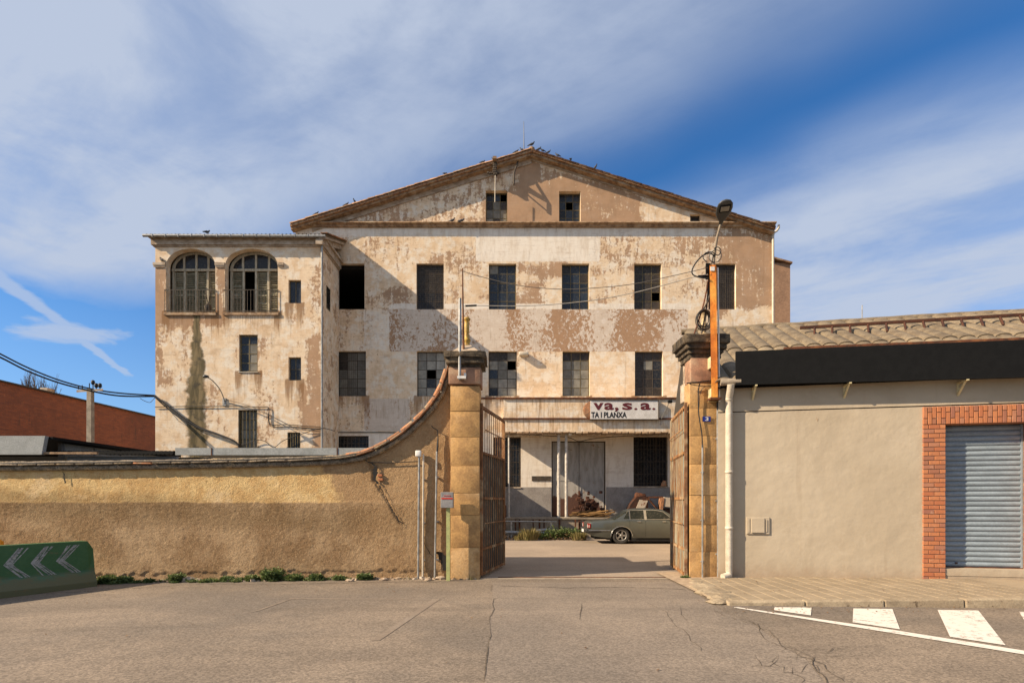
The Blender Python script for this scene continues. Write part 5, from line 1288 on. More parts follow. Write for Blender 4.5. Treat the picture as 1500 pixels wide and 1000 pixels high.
for (a, c, w_) in (((1040, 396), (1016, 492), 11.17), ((1038, 396), (1028, 488), 11.19), ((1041, 400), (1040, 470), 11.2), ((1043, 420), (1026, 460), 11.16)):
    q = MB(); q.tube(smooth([P(*a, w_), P((a[0]+c[0])/2+3, (a[1]+c[1])/2, w_+.02), P(*c, w_)]), .016, 5); tag(q.build('stay_cable', M['rust'] if a[0] == 1040 else M['cable']), {1040: 'brown strut cable slanting from the lamp post to the pillar cap', 1038: 'black stay cable behind the brown strut', 1041: 'steep black cable close against the lamp post', 1043: 'short black cable ending in the cable coil'}[a[0]], 'cable')
q = MB(); q.box(X_(1034, 11.1), X_(1040, 11.1), 11.08, 11.12, Z_(409, 11.1), Z_(386, 11.1)); q.box(X_(1022, 11.1), X_(1040, 11.1), 11.06, 11.10, Z_(406.5, 11.1), Z_(404, 11.1)); tag(q.build('cable_clamp', M['black']), 'black cable clamp on the left side of the lamp post', 'bracket')
# cables and conduits on the right pillar face
pipe('galvanised conduit running down the middle of the right pillar', (1029, 1029), 651, 852, .019, M['galv'], PD-.04)
pipe('thin galvanised conduit below the orange lamp post', (1050.8, 1051.5), 590, 850, .017, M['galv'], PD-.04)
cab('pillar_cable', 'black cable looping down the right pillar beside the house number', smooth(cp([(1006, 561), (1018, 560), (1044, 557)], 11.22)+cp([(1046, 558)], 11.2)), .013)
cab('pillar_cable', 'loose black cable falling from the cable tie into the middle conduit', smooth(cp([(1025, 562), (1023, 572), (1023, 595), (1024, 610), (1028, 635), (1029, 655)], 11.25)), .012)
cab('pillar_cable', 'thin grey wire beside the loose black cable on the right pillar', smooth(cp([(1033, 566), (1028, 570), (1025, 580), (1024, 596)], 11.26)), .007, M['wire'])
cab('pillar_cable', 'black cable from the gutter across the red stone block', smooth(cp([(1010, 562), (1025, 565), (1044, 565), (1070, 559)], 11.2)), .009)
cab('pillar_cable', 'black lead from the lamp post foot down into its conduit', smooth(cp([(1052, 584), (1051, 592), (1051, 600)], 11.22)), .016)
# wires across the gateway
cab('overhead_wire', 'upper dark wire sagging between the rusty rod and the lamp post', smooth([P(678, 397, 11.4), P(700, 404, 11.35), P(760, 418, 11.3), P(823, 423.5, 11.25), P(880, 421, 11.2), P(930, 415.5, 11.15), P(985, 404, 11.1), P(1037, 392, 11.05)]), .0075, M['wire'], n=5)
cab('overhead_wire', 'lower pale wire with a black clamp near the rusty rod', smooth([P(680, 448, 11.4), P(698, 447.5, 11.35), P(760, 448, 11.3), P(820, 445, 11.25), P(880, 438, 11.2), P(940, 426, 11.15), P(1015, 406, 11.1), P(1037, 402, 11.05)]), .0085, M['wire_pale'], n=5)
q = MB(); q.tube([P(682, 448, 11.38), P(698, 447.3, 11.34)], .020, 6); tag(q.build('wire_clamp', M['black']), 'black strain clamp on the lower wire by the rusty rod', 'clamp')
# ---------------------------------------------------------------- sheds behind the boundary wall
M['shedgrey'] = mottled('pale_grey_sheet_metal', (.30, .31, .30), (.25, .26, .25), 3, rough=.6, bs=.1, spot=(.30, .17, .09), spotscale=4, spotlo=.68)
M['shedblue'] = mottled('blue_grey_cladding', (.16, .17, .18), (.13, .14, .15), 3, rough=.6, bs=.1)
SH0, SH1 = 12.1, 14.5
sd = thing('yard_shed', 'long low grey shed roof edge just showing above the middle of the boundary wall', 'shed', (-5, 14.4, 0))
sx0, sx1, szt = X_(256, SH0), -1.0, 2.83
q = MB(); q.box(sx0, sx1, SH0+.06, SH1, szt-.10, szt-.02); q.build('roof', M['shedgrey'], sd)
q = MB()
xs_ = [sx0, X_(310, SH0), X_(494, SH0), sx1]
for a, c in zip(xs_, xs_[1:]): q.box(a+.01, c-.01, SH0, SH0+.055, szt-.16, szt)
q.build('fascia', M['shedgrey'], sd)
q = MB()
for a in xs_[1:3]: q.box(a-.012, a+.012, SH0-.01, SH0+.06, szt-.16, szt)
q.build('fascia_joint', M['rust'], sd)
q = MB(); q.box(sx0+.2, sx1-.05, SH1-.12, SH1-.02, -.2, szt-.11); q.box(sx1-.12, sx1-.02, SH0+.3, SH1-.13, -.05, szt-.11); q.build('wall', M['shedgrey'], sd)
ds = thing('dock_shed', 'small grey shed against the dock behind the left gate leaf', 'shed', (-3, 24.5, 0))
q = MB(); q.box(-5.2, -1.0, 22.6, 24.2, -.05, 2.9); q.box(-5.2, -1.0, 24.2, 25.98, .94, 2.9); q.build('wall', M['shedgrey'], ds); q = MB(); q.box(-5.3, -.95, 22.5, 25.98, 2.905, 3.0); q.build('roof', M['shedgrey'], ds)
# dark corrugated lean-to edge left of it
ld = thing('lean_to_roof', 'dark corrugated lean-to roof edge behind the left part of the wall', 'shed', (-11, 15.2, 0))
q = MB(); lx0, lx1, lzt = X_(70, 15.2), X_(254, 15.2), Z_(660.5, 15.2); n = 90; vs = []
for (y, dz) in ((15.2, 0), (17.5, .1)):
    for i in range(n+1): x = lx0+(lx1-lx0)*i/n; vs.append((x, y, lzt+dz+.016*math.cos(i*2.1)))
q.add(vs, [(i, i+1, n+2+i, n+1+i) for i in range(n)]); q.add([(v[0], v[1]-.001, v[2]-k) for k in (0, .09) for v in vs[:n+1]], [(i, n+1+i, n+2+i, i+1) for i in range(n)]); q.build('roof', M['black'], ld)
q = MB(); q.box(lx0+.2, lx1-.1, 17.3, 17.4, -.2, lzt); q.box(lx0+.3, lx1-.1, 15.5, 15.6, -.2, lzt-.12); q.build('wall', M['shedblue'], ld)
# canopy shed at far left with a pale front fascia
cs = thing('canopy_shed', 'open shed at the far left with a pale grey metal fascia and dark underside', 'shed', (-14, 15, 0))
cz = Z_(638, 15); bx = X_(66, 15)
q = MB(); q.add([(x, y, z) for (x, y) in ((-22, 15), (-22, 15.12)) for z in (cz-.52, cz)]+[(bx-.10, 15, cz-.52), (bx, 15, cz), (bx-.10, 15.12, cz-.52), (bx, 15.12, cz)], [(0, 1, 5, 4), (2, 6, 7, 3), (4, 5, 7, 6), (1, 3, 7, 5), (0, 4, 6, 2), (0, 2, 3, 1)]); q.build('fascia', M['shedgrey'], cs)
q = MB(); q.box(-22, bx+.10, 15.13, 21.0, cz-.09, cz-.01); q.build('roof', M['black'], cs)
q = MB(); q.box(-22, bx-.2, 20.6, 20.7, -.3, cz-.1); q.box(bx-.40, bx-.30, 15.9, 20.6, -.3, cz-.10); q.build('wall', M['shedblue'], cs)
q = MB()
for k in range(4): q.box(bx-.299, bx-.28, 16.0+k*1.15, 17.1+k*1.15, 1.2, cz-.12)
q.build('wall_panel', M['shedgrey'], cs)
q = MB(); q.box(bx-.3, bx+1.4, 15.05, 15.12, Z_(664.5, 15), Z_(661.5, 15)); q.build('timber_strip', M['cornice'], cs)

# ---------------------------------------------------------------- far left: long brick wall, utility pole, bare tree
def brickwall():
    m, g, b = newmat('old_red_brickwork'); p = g.pos(); s_ = g.node('SeparateXYZ', i0=p)
    v = g.node('CombineXYZ', X=s_.outputs[1], Y=s_.outputs[2], Z=0.0).outputs[0]
    bt = g.node('TexBrick', Vector=v, Color1=(.225, .070, .032, 1), Color2=(.15, .048, .026, 1), Mortar=(.14, .07, .045, 1), Scale=1.0); bt.inputs['Brick Width'].default_value = .30; bt.inputs['Row Height'].default_value = .085; bt.inputs['Mortar Size'].default_value = .008
    c = g.mix(g.ss(g.noise(g.mul(p, (1, 1, .5)), .7, 6, .65), .40, .66, 0, .6), bt.outputs['Color'], (.11, .042, .026)); c = g.mix(g.ss(g.noise(g.mul(p, (1, 2.5, .4)), 1.1, 5, .7), .58, .70, 0, .7), c, (.07, .04, .03))
    c = g.mix(g.ss(g.noise(p, 3, 6, .7), .55, .7, 0, .35), c, (.26, .10, .05))
    g.put(b.inputs['Base Color'], c); b.inputs['Roughness'].default_value = .9
    h = g.math('ADD', g.math('MULTIPLY', g.math('SUBTRACT', 1.0, bt.outputs['Fac']), .8), g.noise(p, 30, 3, .6)); bump(g, b, h, .6, .01); return m
bwx = -23.4; rb = thing('brick_building', 'long old red brick wall of a low building at the far left', 'building', (bwx, 30, 0))
h0 = EYE+(HZ-559)*24.68/F; d1 = -bwx*F/(750-226); h1 = EYE+(HZ-611)*d1/F
q = MB(); y_a, y_b = 21.0, 37.0; hz = lambda y: h0+(h1-h0)*(y-24.68)/(d1-24.68)
mbk = brickwall()
q.add([(x, y, z) for (x, y) in ((bwx, y_a), (bwx, y_b), (bwx-12, y_b), (bwx-12, y_a)) for z in (-.6, hz(y))], [(0, 2, 3, 1), (2, 4, 5, 3), (4, 6, 7, 5), (6, 0, 1, 7)]); q.build('wall', mbk, rb)
q = MB(); q.add([(x, y, hz(y)+dz) for y in (y_a, y_b) for (x, dz) in ((bwx+.10, .0), (bwx+.10, .07), (bwx-12, .07), (bwx-12, 0))], [(0, 1, 5, 4), (1, 2, 6, 5), (0, 3, 2, 1), (4, 5, 6, 7), (0, 4, 7, 3)]); q.build('coping', M['joint'], rb)
for (px, w_, h, mt) in ((72, .42, .32, M['moulding']), (88, .34, .10, M['tile_grey']), (106, .4, .12, M['tile_grey'])):
    y = -(bwx-.4)*F/(750-px); q = MB(); q.bev(bwx-.5-w_/2, bwx-.5+w_/2, y-w_/2, y+w_/2, hz(y), hz(y)+h, .02); q.build('roof_vent', mt, rb)
q = MB(); 
up = thing('utility_pole', 'concrete utility pole with a crossarm of insulators in front of the red brick wall', 'utility pole', P(132, 700, 21.8))
a = P(132.5, 570, 21.8); q.tube([Vector((a.x, a.y, -.4)), a], [.15, .125], 4, smooth=False); q.build('pole', M['concrete'], up)
q = MB(); q.add([tuple(P(*c, y)) for y in (21.75, 21.86) for c in ((112, 571), (151, 569), (151, 572), (112, 574.5))], [(3, 2, 1, 0), (4, 5, 6, 7), (0, 1, 5, 4), (1, 2, 6, 5), (2, 3, 7, 6), (3, 0, 4, 7)]); q.build('crossarm', M['moulding'], up)
for px, t in ((115, 566), (120.5, 564), (131, 561), (136.3, 559.5), (141, 564), (146.5, 564)):
    q = MB(); a = P(px, 570, 21.8); c = P(px, t, 21.8); q.tube([a, c], .02, 5); 
    if px > 131: q.lathe(c-Vector((0, 0, .10)), [(.04, 0), (.075, .05), (.06, .10), (.07, .14), (.03, .18)], 8)
    q.build('insulator', M['cable'], up)
wc = P(226.5, 579, DW-.1)
grp = 'cable bundle from the pole to the wing'
cab('overhead_cable', 'upper strand of the thick cable bundle sagging to the wing corner', smooth([P(-60, 488, 17), P(0, 518, 18.5), P(40, 538, 19.5), P(85, 556, 20.6), P(132, 569, 21.7), P(175, 575.5, 22.5), wc]), .030, n=6)
cab('overhead_cable', 'lower strand of the thick cable bundle sagging to the wing corner', smooth([P(-60, 496, 17), P(0, 523, 18.5), P(40, 543, 19.5), P(85, 560, 20.6), P(132, 572, 21.7), P(175, 579.5, 22.5), wc-Vector((0, 0, .04))]), .033, n=6)
cab('overhead_cable', 'thin slack loop of cable hanging near the wing corner', smooth([P(205, 583, 23), P(212, 587, 23.2), P(220, 589, 23.3), wc-Vector((0, 0, .1))]), .012, M['wire'], n=5)
cab('wall_cable', 'thick cable bundle running down the wing face from its left corner', smooth(cp([(226.5, 579), (240, 590), (258, 604), (275, 616), (295, 627), (320, 636), (345, 647), (352, 660)], DW-.14)), .040)
cab('wall_cable', 'second strand of the cable bundle on the wing face', smooth(cp([(226.5, 581), (242, 595), (262, 611), (282, 623), (300, 630), (325, 639), (347, 648), (350, 660)], DW-.16)), .026)
cab('wall_cable', 'thin level cable clipped across the wing face', smooth(cp([(227, 596), (260, 595), (310, 595), (340, 594.5), (380, 596), (392, 596), (394, 602), (394, 615), (398, 622), (420, 621.5), (450, 624), (470, 625)], DW-.05)), .016)
cab('wall_cable', 'pair cable beside the bend of the thin level cable', smooth(cp([(393, 605), (393.5, 618), (400, 625), (425, 624.5), (470, 629)], DW-.045)), .012)
cab('wall_cable', 'sagging cable low across the wing between its barred windows', smooth(cp([(350, 652), (365, 648), (378, 644), (390, 647), (401, 655), (415, 645), (440, 636), (470, 627), (490, 631)], DW-.10)), .015)
cab('wall_cable', 'faint slack cable from the wing lamp down to the right corner', smooth(cp([(330, 585), (350, 590), (375, 598), (400, 610), (440, 629), (470, 627)], DW-.08)), .010, M['wire'])
cab('wall_cable', 'dark cable running along the main facade right of the wing', smooth([P(472, 626, DW), P(485, 632, 25.5), P(500, 633, D-.06), P(560, 633, D-.06), P(640, 634, D-.06)]), .022)
cab('wall_cable', 'dark cable under the canopy soffit above the dock doors', smooth([P(738, 636, 24.8), P(780, 637, 24.9), P(830, 640, 25), P(848, 646, 25.5), P(870, 642, 25.2), P(920, 638, 25), P(985, 636, 25)]), .016)
# wing wall lamp
wl = thing('wall_lamp', 'small round wall lamp on a long curved arm on the left wing', 'lamp', P(328, 590, DW))
q = MB(); q.tube(smooth([P(329, 592, DW-.03), P(328, 584, DW-.1), P(322, 570, DW-.5), P(312, 558, DW-.9), P(305, 553, DW-1.15)]), .022, 6); q.box(X_(326.5, DW), X_(331.5, DW), DW-.04, DW-.0, Z_(594, DW), Z_(583, DW)); q.build('arm', M['galv'], wl)
q = MB(); c = P(301.5, 551.5, DW-1.25); q.lathe(c, [(.03, .07), (.10, .05), (.125, .0), (.11, -.03), (.06, -.05)][::-1], 12); q.build('lamp_shade', M['lamphead'], wl)
# floodlight right of the sign
flt = thing('floodlight', 'tiny black floodlight on a thin slanting arm right of the white lettered sign', 'lamp', P(968, 620, cd))
q = MB(); q.tube([P(968, 622, cd-.02), P(968.5, 614, cd-.1), P(980, 590, cd-1.0)], .016, 5); q.build('arm', M['galv'], flt)
q = MB(); c = P(981.5, 588, cd-1.05); q.bev(c.x-.09, c.x+.09, c.y-.06, c.y+.07, c.z-.06, c.z+.06, .02); q.build('lamp_head', M['black'], flt)
# lettered sign on the canopy
M['signwhite'] = mottled('weathered_sign_enamel', (.60, .57, .53), (.53, .50, .46), 3, rough=.5, bs=.05, spot=(.35, .30, .25), spotscale=6, spotlo=.66)
M['maroon'] = plain('maroon_letter_paint', (.105, .012, .014), .5); M['letter'] = plain('black_letter_paint', (.014, .013, .013), .5)
sn = thing('company_sign', 'white sign board lettered va,s.a. in maroon and TA I PLANXA in black', 'sign', P(915, 600, cd-.1))
sy = cd-.16
q = MB(); q.box(X_(865, sy), X_(964.5, sy), sy, sy+.06, Z_(614, sy), Z_(586, sy)); q.build('board', M['signwhite'], sn)
q = MB(); xa_, xb_, za_, zb_ = X_(864.6, sy), X_(965, sy), Z_(614.6, sy), Z_(585.5, sy)
q.box(xa_, xb_, sy-.03, sy+.155, zb_-.03, zb_); q.box(xa_, xb_, sy-.03, sy+.155, za_, za_+.03); q.box(xb_-.03, xb_, sy-.03, sy+.155, za_+.031, zb_-.031); q.build('sign_frame', M['frame_dark'], sn)
y_ = sy-.004
L_ = lambda s, a, c, t, b_, mt, bo=.0: fit_text(s, X_(a, sy), X_(c, sy), Z_(b_, sy), Z_(t, sy), y_, mt, 'lettering', sn, bo)
ltr = [('v', 869.0, 884, 589.8, 600.3), ('a', 885, 899, 589.8, 600.3), (',', 900.5, 906, 596.5, 602.8), ('s', 911.5, 926, 589.8, 600.3), ('.', 929, 933.5, 597.2, 600.3), ('a', 938, 953, 589.8, 600.3), ('.', 955.5, 960, 597.2, 600.3)]
for s, a, c, t, b_ in ltr: L_(s, a, c, t, b_, M['maroon'], .03)
L_('TA I PLANXA', 866, 918, 603.2, 611.7, M['letter'], .034)
L_('~', 900.6, 903.8, 601.6, 602.7, M['letter'], .02)
q = MB(); c = P(861, 600, cd); q.lathe((0, 0, 0), [(.0, -.02), (.38, -.02), (.40, .0), (.36, .03), (0, .035)], 20, M=Matrix.Translation((X_(867, cd), cd-.04, Z_(601, cd))) @ Matrix.Rotation(R(90), 4, 'X'))
tag(q.build('rusty_disc', M['tile_orange']), 'round rusty orange disc half hidden behind the left end of the white sign', 'sign')
q = MB(); c = P(767, 520, D-.02); q.bev(c.x-.22, c.x+.22, D-.30, D-.003, c.z-.07, c.z+.10, .04, seg=2); tag(q.build('facade_light', M['pvc']), 'small cream light fitting between the second and third middle windows', 'lamp')
# iron bracket and pulley on the gable
q = MB(); q.tube([P(759, 236, D-.15), P(753.5, 252, D-.5), P(753, 255, D-.55), P(753, 270, D-.55)], .04, 6); q.tube([P(753, 254, D-.55), P(753.5, 270, D-.02)], .03, 6); q.tube([P(753, 268, D-.55), P(753, 269, D-.02)], .035, 6)
tag(q.build('gable_bracket', M['frame_dark']), 'bent dark iron bracket high on the gable left of its apex', 'bracket')
pu = thing('hoist_pulley', 'rusty hoist pulley hanging from the gable edge above the left attic window', 'pulley', P(725, 235, D-.8))
q = MB(); a = P(724.5, 233, D-.4); 
for k in range(7): c = P(724.5+rnd.uniform(-1, 1.4), 236+k*3.2, D-.42); q.bev(c.x-.09, c.x+.09, c.y-.08, c.y+.08, c.z-.05, c.z+.05, .02)
for k in range(6): c = P(715+k*3, 254+rnd.uniform(-2, 2), D-.35); q.bev(c.x-.05, c.x+.06, c.y-.05, c.y+.05, c.z-.04, c.z+.05, .02)
q.build('pulley_block', M['frame_dark'], pu)
q = MB(); q.box(X_(722, D-.6), X_(727.5, D-.6), D-.75, D-.02, Z_(235, D-.6), Z_(231.5, D-.6)); q.build('hoist_beam', M['cornice'], pu)
q = MB(); q.tube([P(725.5, 257, D-.6), P(725, 296, D-.6)], .02, 5); q.build('hoist_rope', M['pvc'], pu)
q = MB(); q.tube([P(767.5, 219, 27.5), P(767.2, 178, 27.5)], [.025, .012], 5); tag(q.build('lightning_rod', M['lamphead']), 'thin lightning rod near the apex of the factory roof', 'antenna')
# pigeons
def pigeon():
    q = MB(); bm = bmesh.new(); bmesh.ops.create_uvsphere(bm, u_segments=10, v_segments=7, radius=.5)
    for v in bm.verts:
        x, y, z = v.co; v.co = Vector((x*.34+.0, y*.16*(1-.3*abs(x)), z*.17+.20+x*.09-(max(0, -x-.2)*.05)))
    q.bm(bm, None, True)
    q.tube([(-.12, 0, .16), (-.26, 0, .09), (-.30, 0, .08)], [.055, .035, .03], 6); q.tube([(.11, 0, .25), (.16, 0, .33)], [.06, .038], 7)
    bm = bmesh.new(); bmesh.ops.create_uvsphere(bm, u_segments=8, v_segments=6, radius=.045, matrix=Matrix.Translation((.17, 0, .35))); q.bm(bm, None, True)
    q.tube([(.20, 0, .35), (.245, 0, .335)], [.016, .004], 5)
    for s in (-.035, .035): q.tube([(.02, s, .13), (.03, s, 0)], .010, 4)
    return q.mesh('pigeon', M['pigeon'])
M['pigeon'] = mottled('slate_pigeon_feathers', (.07, .075, .085), (.035, .036, .042), 22, pv=.4, rough=.7)
pm = pigeon()
def zroof(x): return (az_+(lz-az_)*(ax_-x)/(ax_-lx) if x < ax_ else az_+(rz_-az_)*(x-ax_)/(rx_-ax_))
pl = [(463, 1, 'pigeon perched lowest on the left roof slope'), (507, 1, 'pigeon second lowest on the left roof slope'), (520, -1, 'pigeon third up the left roof slope'), (652, 1, 'lone pigeon halfway up the left roof slope'),
      (707, 1, 'pigeon just left of the hoist on the roof edge'), (723, -1, 'pigeon perched directly above the hoist pulley'), (756, 1, 'small pigeon second left of the lightning rod'), (765, -1, 'pigeon just left of the lightning rod'),
      (789, 1, 'large dark pigeon first right of the gable apex'), (795, -1, 'second pigeon right of the gable apex'), (803, 1, 'third pigeon right of the gable apex'), (817, -1, 'upright pigeon fourth right of the gable apex'), (836, 1, 'pigeon fifth right of the gable apex'), (872, 1, 'pigeon farthest down the right roof slope')]
for px, s, lab in pl:
    x = X_(px, 25.7); o = bpy.data.objects.new('pigeon', pm); COL.objects.link(o); o.location = (x, 25.70, zroof(x)+.10); o.rotation_euler = (0, 0, 0 if s > 0 else math.pi); o.scale = (.56,)*3
    if rnd.random() < .4: o.rotation_euler[2] += rnd.uniform(-1.2, 1.2)
    tag(o, lab, 'pigeon', 'pigeons on the factory roof')
for (px, py, d_, ry, lab) in ((780.5, 213, 25.75, .0, 'pigeon on top of the finial at the gable apex'), (662, 327.0, 25.78, 0, 'left of two pigeons on the string cornice'), (676, 327.0, 25.78, .4, 'right of two pigeons on the string cornice'), (303, 342.5, 23.6, 1.2, 'black bird on the corrugated roof of the wing'), (237.5, 385, 23.55, 2.8, 'pigeon on the moulding left of the left arch')):
    o = bpy.data.objects.new('pigeon', pm); COL.objects.link(o); o.location = P(px, py, d_); o.rotation_euler = (0, 0, ry); o.scale = (.68,)*3; tag(o, lab, 'pigeon')
    if px == 780.5: o.location.z = az_+.23; o.location.x = ax_
    if px == 303: o.location.z = zf0+.15
# ---------------------------------------------------------------- canopy posts, dock clutter
def post(label, px, t, y, r, z0=.93):
    q = MB(); a = P(px, t, y); q.tube([Vector((a.x, y, z0)), Vector((a.x, y, a.z))], r, 10); q.box(a.x-.08, a.x+.08, y-.08, y+.08, z0, z0+.03); tag(q.build('canopy_post', M['whitepost']), label, 'post', 'white steel posts under the canopy')
post('thin white post farthest left on the loading dock', 745.5, 634.5, 24.45, .042); post('left of the two close white posts before the metal doors', 818.5, 634.5, 24.45, .072); post('right of the two close white posts before the metal doors', 829.5, 634.5, 24.45, .066)
q = MB(); q.bev(X_(833, 24.3), X_(837.5, 24.3), 24.2, 24.4, Z_(637.5, 24.3), Z_(632.8, 24.3), .02); tag(q.build('soffit_light', M['white']), 'tiny white lamp under the canopy above the doors', 'lamp')
M['dry'] = mottled('dry_timber_scrap', (.30, .17, .06), (.18, .10, .04), 7, pv=.3)
M['scrap'] = mottled('rust_and_white_scrap', (.060, .024, .014), (.030, .016, .012), 4, (.10, .036, .018), bs=.5)
M['cream_panel'] = mottled('cream_enamel_rusting', (.50, .42, .32), (.44, .36, .27), 6, bs=.2, spot=(.20, .075, .035), spotscale=5, spotlo=.56)
# heap of sticks
q = MB()
for k in range(46): a = P(rnd.uniform(849, 890), 757, rnd.uniform(24.5, 25.3)); an = rnd.uniform(-.5, .5); L2 = rnd.uniform(.25, .7); z = .95+rnd.uniform(0, .20); q.tube([Vector((a.x-L2*math.cos(an), a.y, z)), Vector((a.x+L2*math.cos(an), a.y+rnd.uniform(-.1, .1), z+rnd.uniform(-.1, .18)))], rnd.uniform(.012, .035), 5)
stuff(tag(q.build('stick_heap', M['dry']), 'low heap of dry yellow sticks and scrap on the dock behind the car', 'scrap heap'))
q = MB()
for k in range(120): q.bev(*(lambda c, s: (c[0]-s, c[0]+s, c[1]-s, c[1]+s, c[2]-s*.8, c[2]+s*.8))((X_(863+rnd.gauss(0, 8), 25.2), rnd.uniform(25.0, 25.6), .97+abs(rnd.gauss(0, .45))), rnd.uniform(.04, .10)), .02, Matrix.Identity(4))
stuff(tag(q.build('rust_heap', M['scrap']), 'dark heap of rusted scrap piled against the metal doors', 'scrap heap'))
# two rusty machines on the dock
def machine(label, px, tilt, s, kind):
    o3 = P(px, 740, 24.95); t = thing('rusty_machine', label, 'machine', (o3.x, 24.95, .93)); Mx = Matrix.Translation((o3.x, 24.95, .93)) @ Matrix.Rotation(R(tilt), 4, 'Y')
    q = MB()
    if kind == 0:
        q.prism([(-.42, 0), (.30, 0), (.42, .72), (.30, 1.02), (-.08, .98), (-.30, .55)], 'y', -.05, .5); q = MB().add([Mx @ Vector(v) for v in q.v], q.f); q.build('casing', M['scrap'], t)
        q = MB(); q.prism([(-.12, .02), (.26, .02), (.44, .86), (.06, .84)], 'y', -.085, -.053); q = MB().add([Mx @ Vector(v) for v in q.v], q.f); q.build('cover', M['cream_panel'], t)
        q = MB(); q.lathe((0, 0, 0), [(.07, 0), (.07, .02)], 10, M=Mx @ Matrix.Translation((.10, -.09, .14)) @ Matrix.Rotation(R(90), 4, 'X')); q.build('port', M['black'], t)
        q = MB(); q.lathe((0, 0, 0), [(.12, -.25), (.16, -.2), (.16, .2), (.12, .25)], 12, M=Mx @ Matrix.Translation((.10, .12, 1.0)) @ Matrix.Rotation(R(90), 4, 'Y')); q.build('drum', M['rust'], t)
    else:
        q.bev(-.70, -.60, -.05, .0, 0, .95, .01, Mx); q.bev(-.70, .10, -.05, .0, .88, .96, .01, Mx); q.tube([Mx @ Vector((-.62, -.03, .9)), Mx @ Vector((-.20, -.05, .4)), Mx @ Vector((-.1, 0, 0))], .04, 6); q.build('frame', M['rust'], t)
        q = MB(); q.prism([(-.10, 0), (.02, 0), (.14, .9), (.0, .92)], 'y', -.09, .3); q = MB().add([Mx @ Vector(v) for v in q.v], q.f); q.build('leg', M['tile_orange'], t)
        q = MB(); q.prism([(.14, .50), (.95, .42), (.98, .86), (.16, .93)], 'y', -.06, .4); q = MB().add([Mx @ Vector(v) for v in q.v], q.f); q.build('cover', M['cream_panel'], t)
        q = MB(); q.bev(-.5, .98, .05, .55, 0, .42, .05, Mx); q.build('casing', M['scrap'], t)
machine('rusty machine with a tilted cream cover standing behind the car roof', 930, 10, 1, 0)
machine('rusty machine frame with a pale cover by the right gate leaf', 968, 0, 1, 1)
q = MB(); c = P(896, 735, 25.0); q.bev(X_(940, 24.8)-.1, X_(940, 24.8)+.45, 24.8, 25.3, .94, 1.32, .06); tag(q.build('scrap_block', M['scrap']), 'low dark lump of scrap between the two rusty machines', 'scrap heap')
q = MB(); c = P(972, 708, D-.1); q.prism([(c.x-.14, c.z-.13), (c.x+.14, c.z-.13), (c.x+.14, c.z+.12), (c.x, c.z+.16), (c.x-.1, c.z+.02)], 'y', D-.09, D-.052); tag(q.build('rusty_plate', M['tile_orange']), 'small rusty plate on the sill of the barred dock window', 'plate')
# metal beams lying before the dock and a low rail
for (lab, a, c, r, mt) in (('pale grey steel beam lying low in front of the dock', (735, 779), (812, 781), .10, M['galv']), ('short pale pipe lying on the yard by the left gate leaf', (735, 793), (752, 793), .035, M['whitepost']), ('thin rail lying along the front of the dock', (740, 763), (815, 764), .035, M['galv']), ('grey pipe lying among the weeds', (786, 777), (806, 775), .08, M['galv'])):
    q = MB(); yb_ = 23.6; p1, p2 = P(*a, yb_), P(*c, yb_); 
    q.tube([p1, p2], r, 6 if r < .1 else 4); 
    for f in (.12, .9):
        k = p1.lerp(p2, f)
        if k.z-r > .05: q.box(k.x-.03, k.x+.03, yb_-.03, yb_+.03, .0, k.z-r*.4)
    tag(q.build('steel_beam', mt), lab, 'beam')
for px in (740, 755, 781, 797, 843): q = MB(); a = P(px, 772, 24.2); q.box(a.x-.03, a.x+.03, 24.18, 24.24, 0, .86); q.build('dock_stud', M['rust'], dock)
q = MB(); a = P(738, 752, 24.5); q.bev(a.x-.15, a.x+.12, 24.5, 24.8, .931, 1.5, .04); tag(q.build('dock_barrel', M['scrap']), 'dark rusty drum on the dock half hidden by the left gate leaf', 'drum')
# ---------------------------------------------------------------- vegetation
def leafmat(name, c1, c2, tr=.25):
    m, g, b = newmat(name); c = g.mix(g.ss(g.noise(g.pos(), 6, 3, .6), .35, .65), c1, c2); n = g.n.new('ShaderNodeNewGeometry')
    k = g.ss(g.node('TexWhiteNoise', i0=g.mul(g.pos(), (9, 9, 9))).outputs[0], 0, 1, .85, 1.15)
    g.put(b.inputs['Base Color'], c); b.inputs['Roughness'].default_value = .7
    t = g.node('BsdfTranslucent', Color=c); mx = g.n.new('ShaderNodeMixShader'); mx.inputs[0].default_value = tr; g.l.new(b.outputs[0], mx.inputs[1]); g.l.new(t.outputs[0], mx.inputs[2])
    out = [q for q in g.n if q.bl_idname == 'ShaderNodeOutputMaterial'][0]; g.l.new(mx.outputs[0], out.inputs[0]); return m
M['weed'] = leafmat('green_weed_leaf', (.085, .130, .035), (.14, .17, .05)); M['grass'] = leafmat('yellowing_grass_blade', (.155, .140, .04), (.24, .185, .07)); M['dryleaf'] = leafmat('dry_brown_leaf', (.22, .13, .06), (.14, .075, .035))
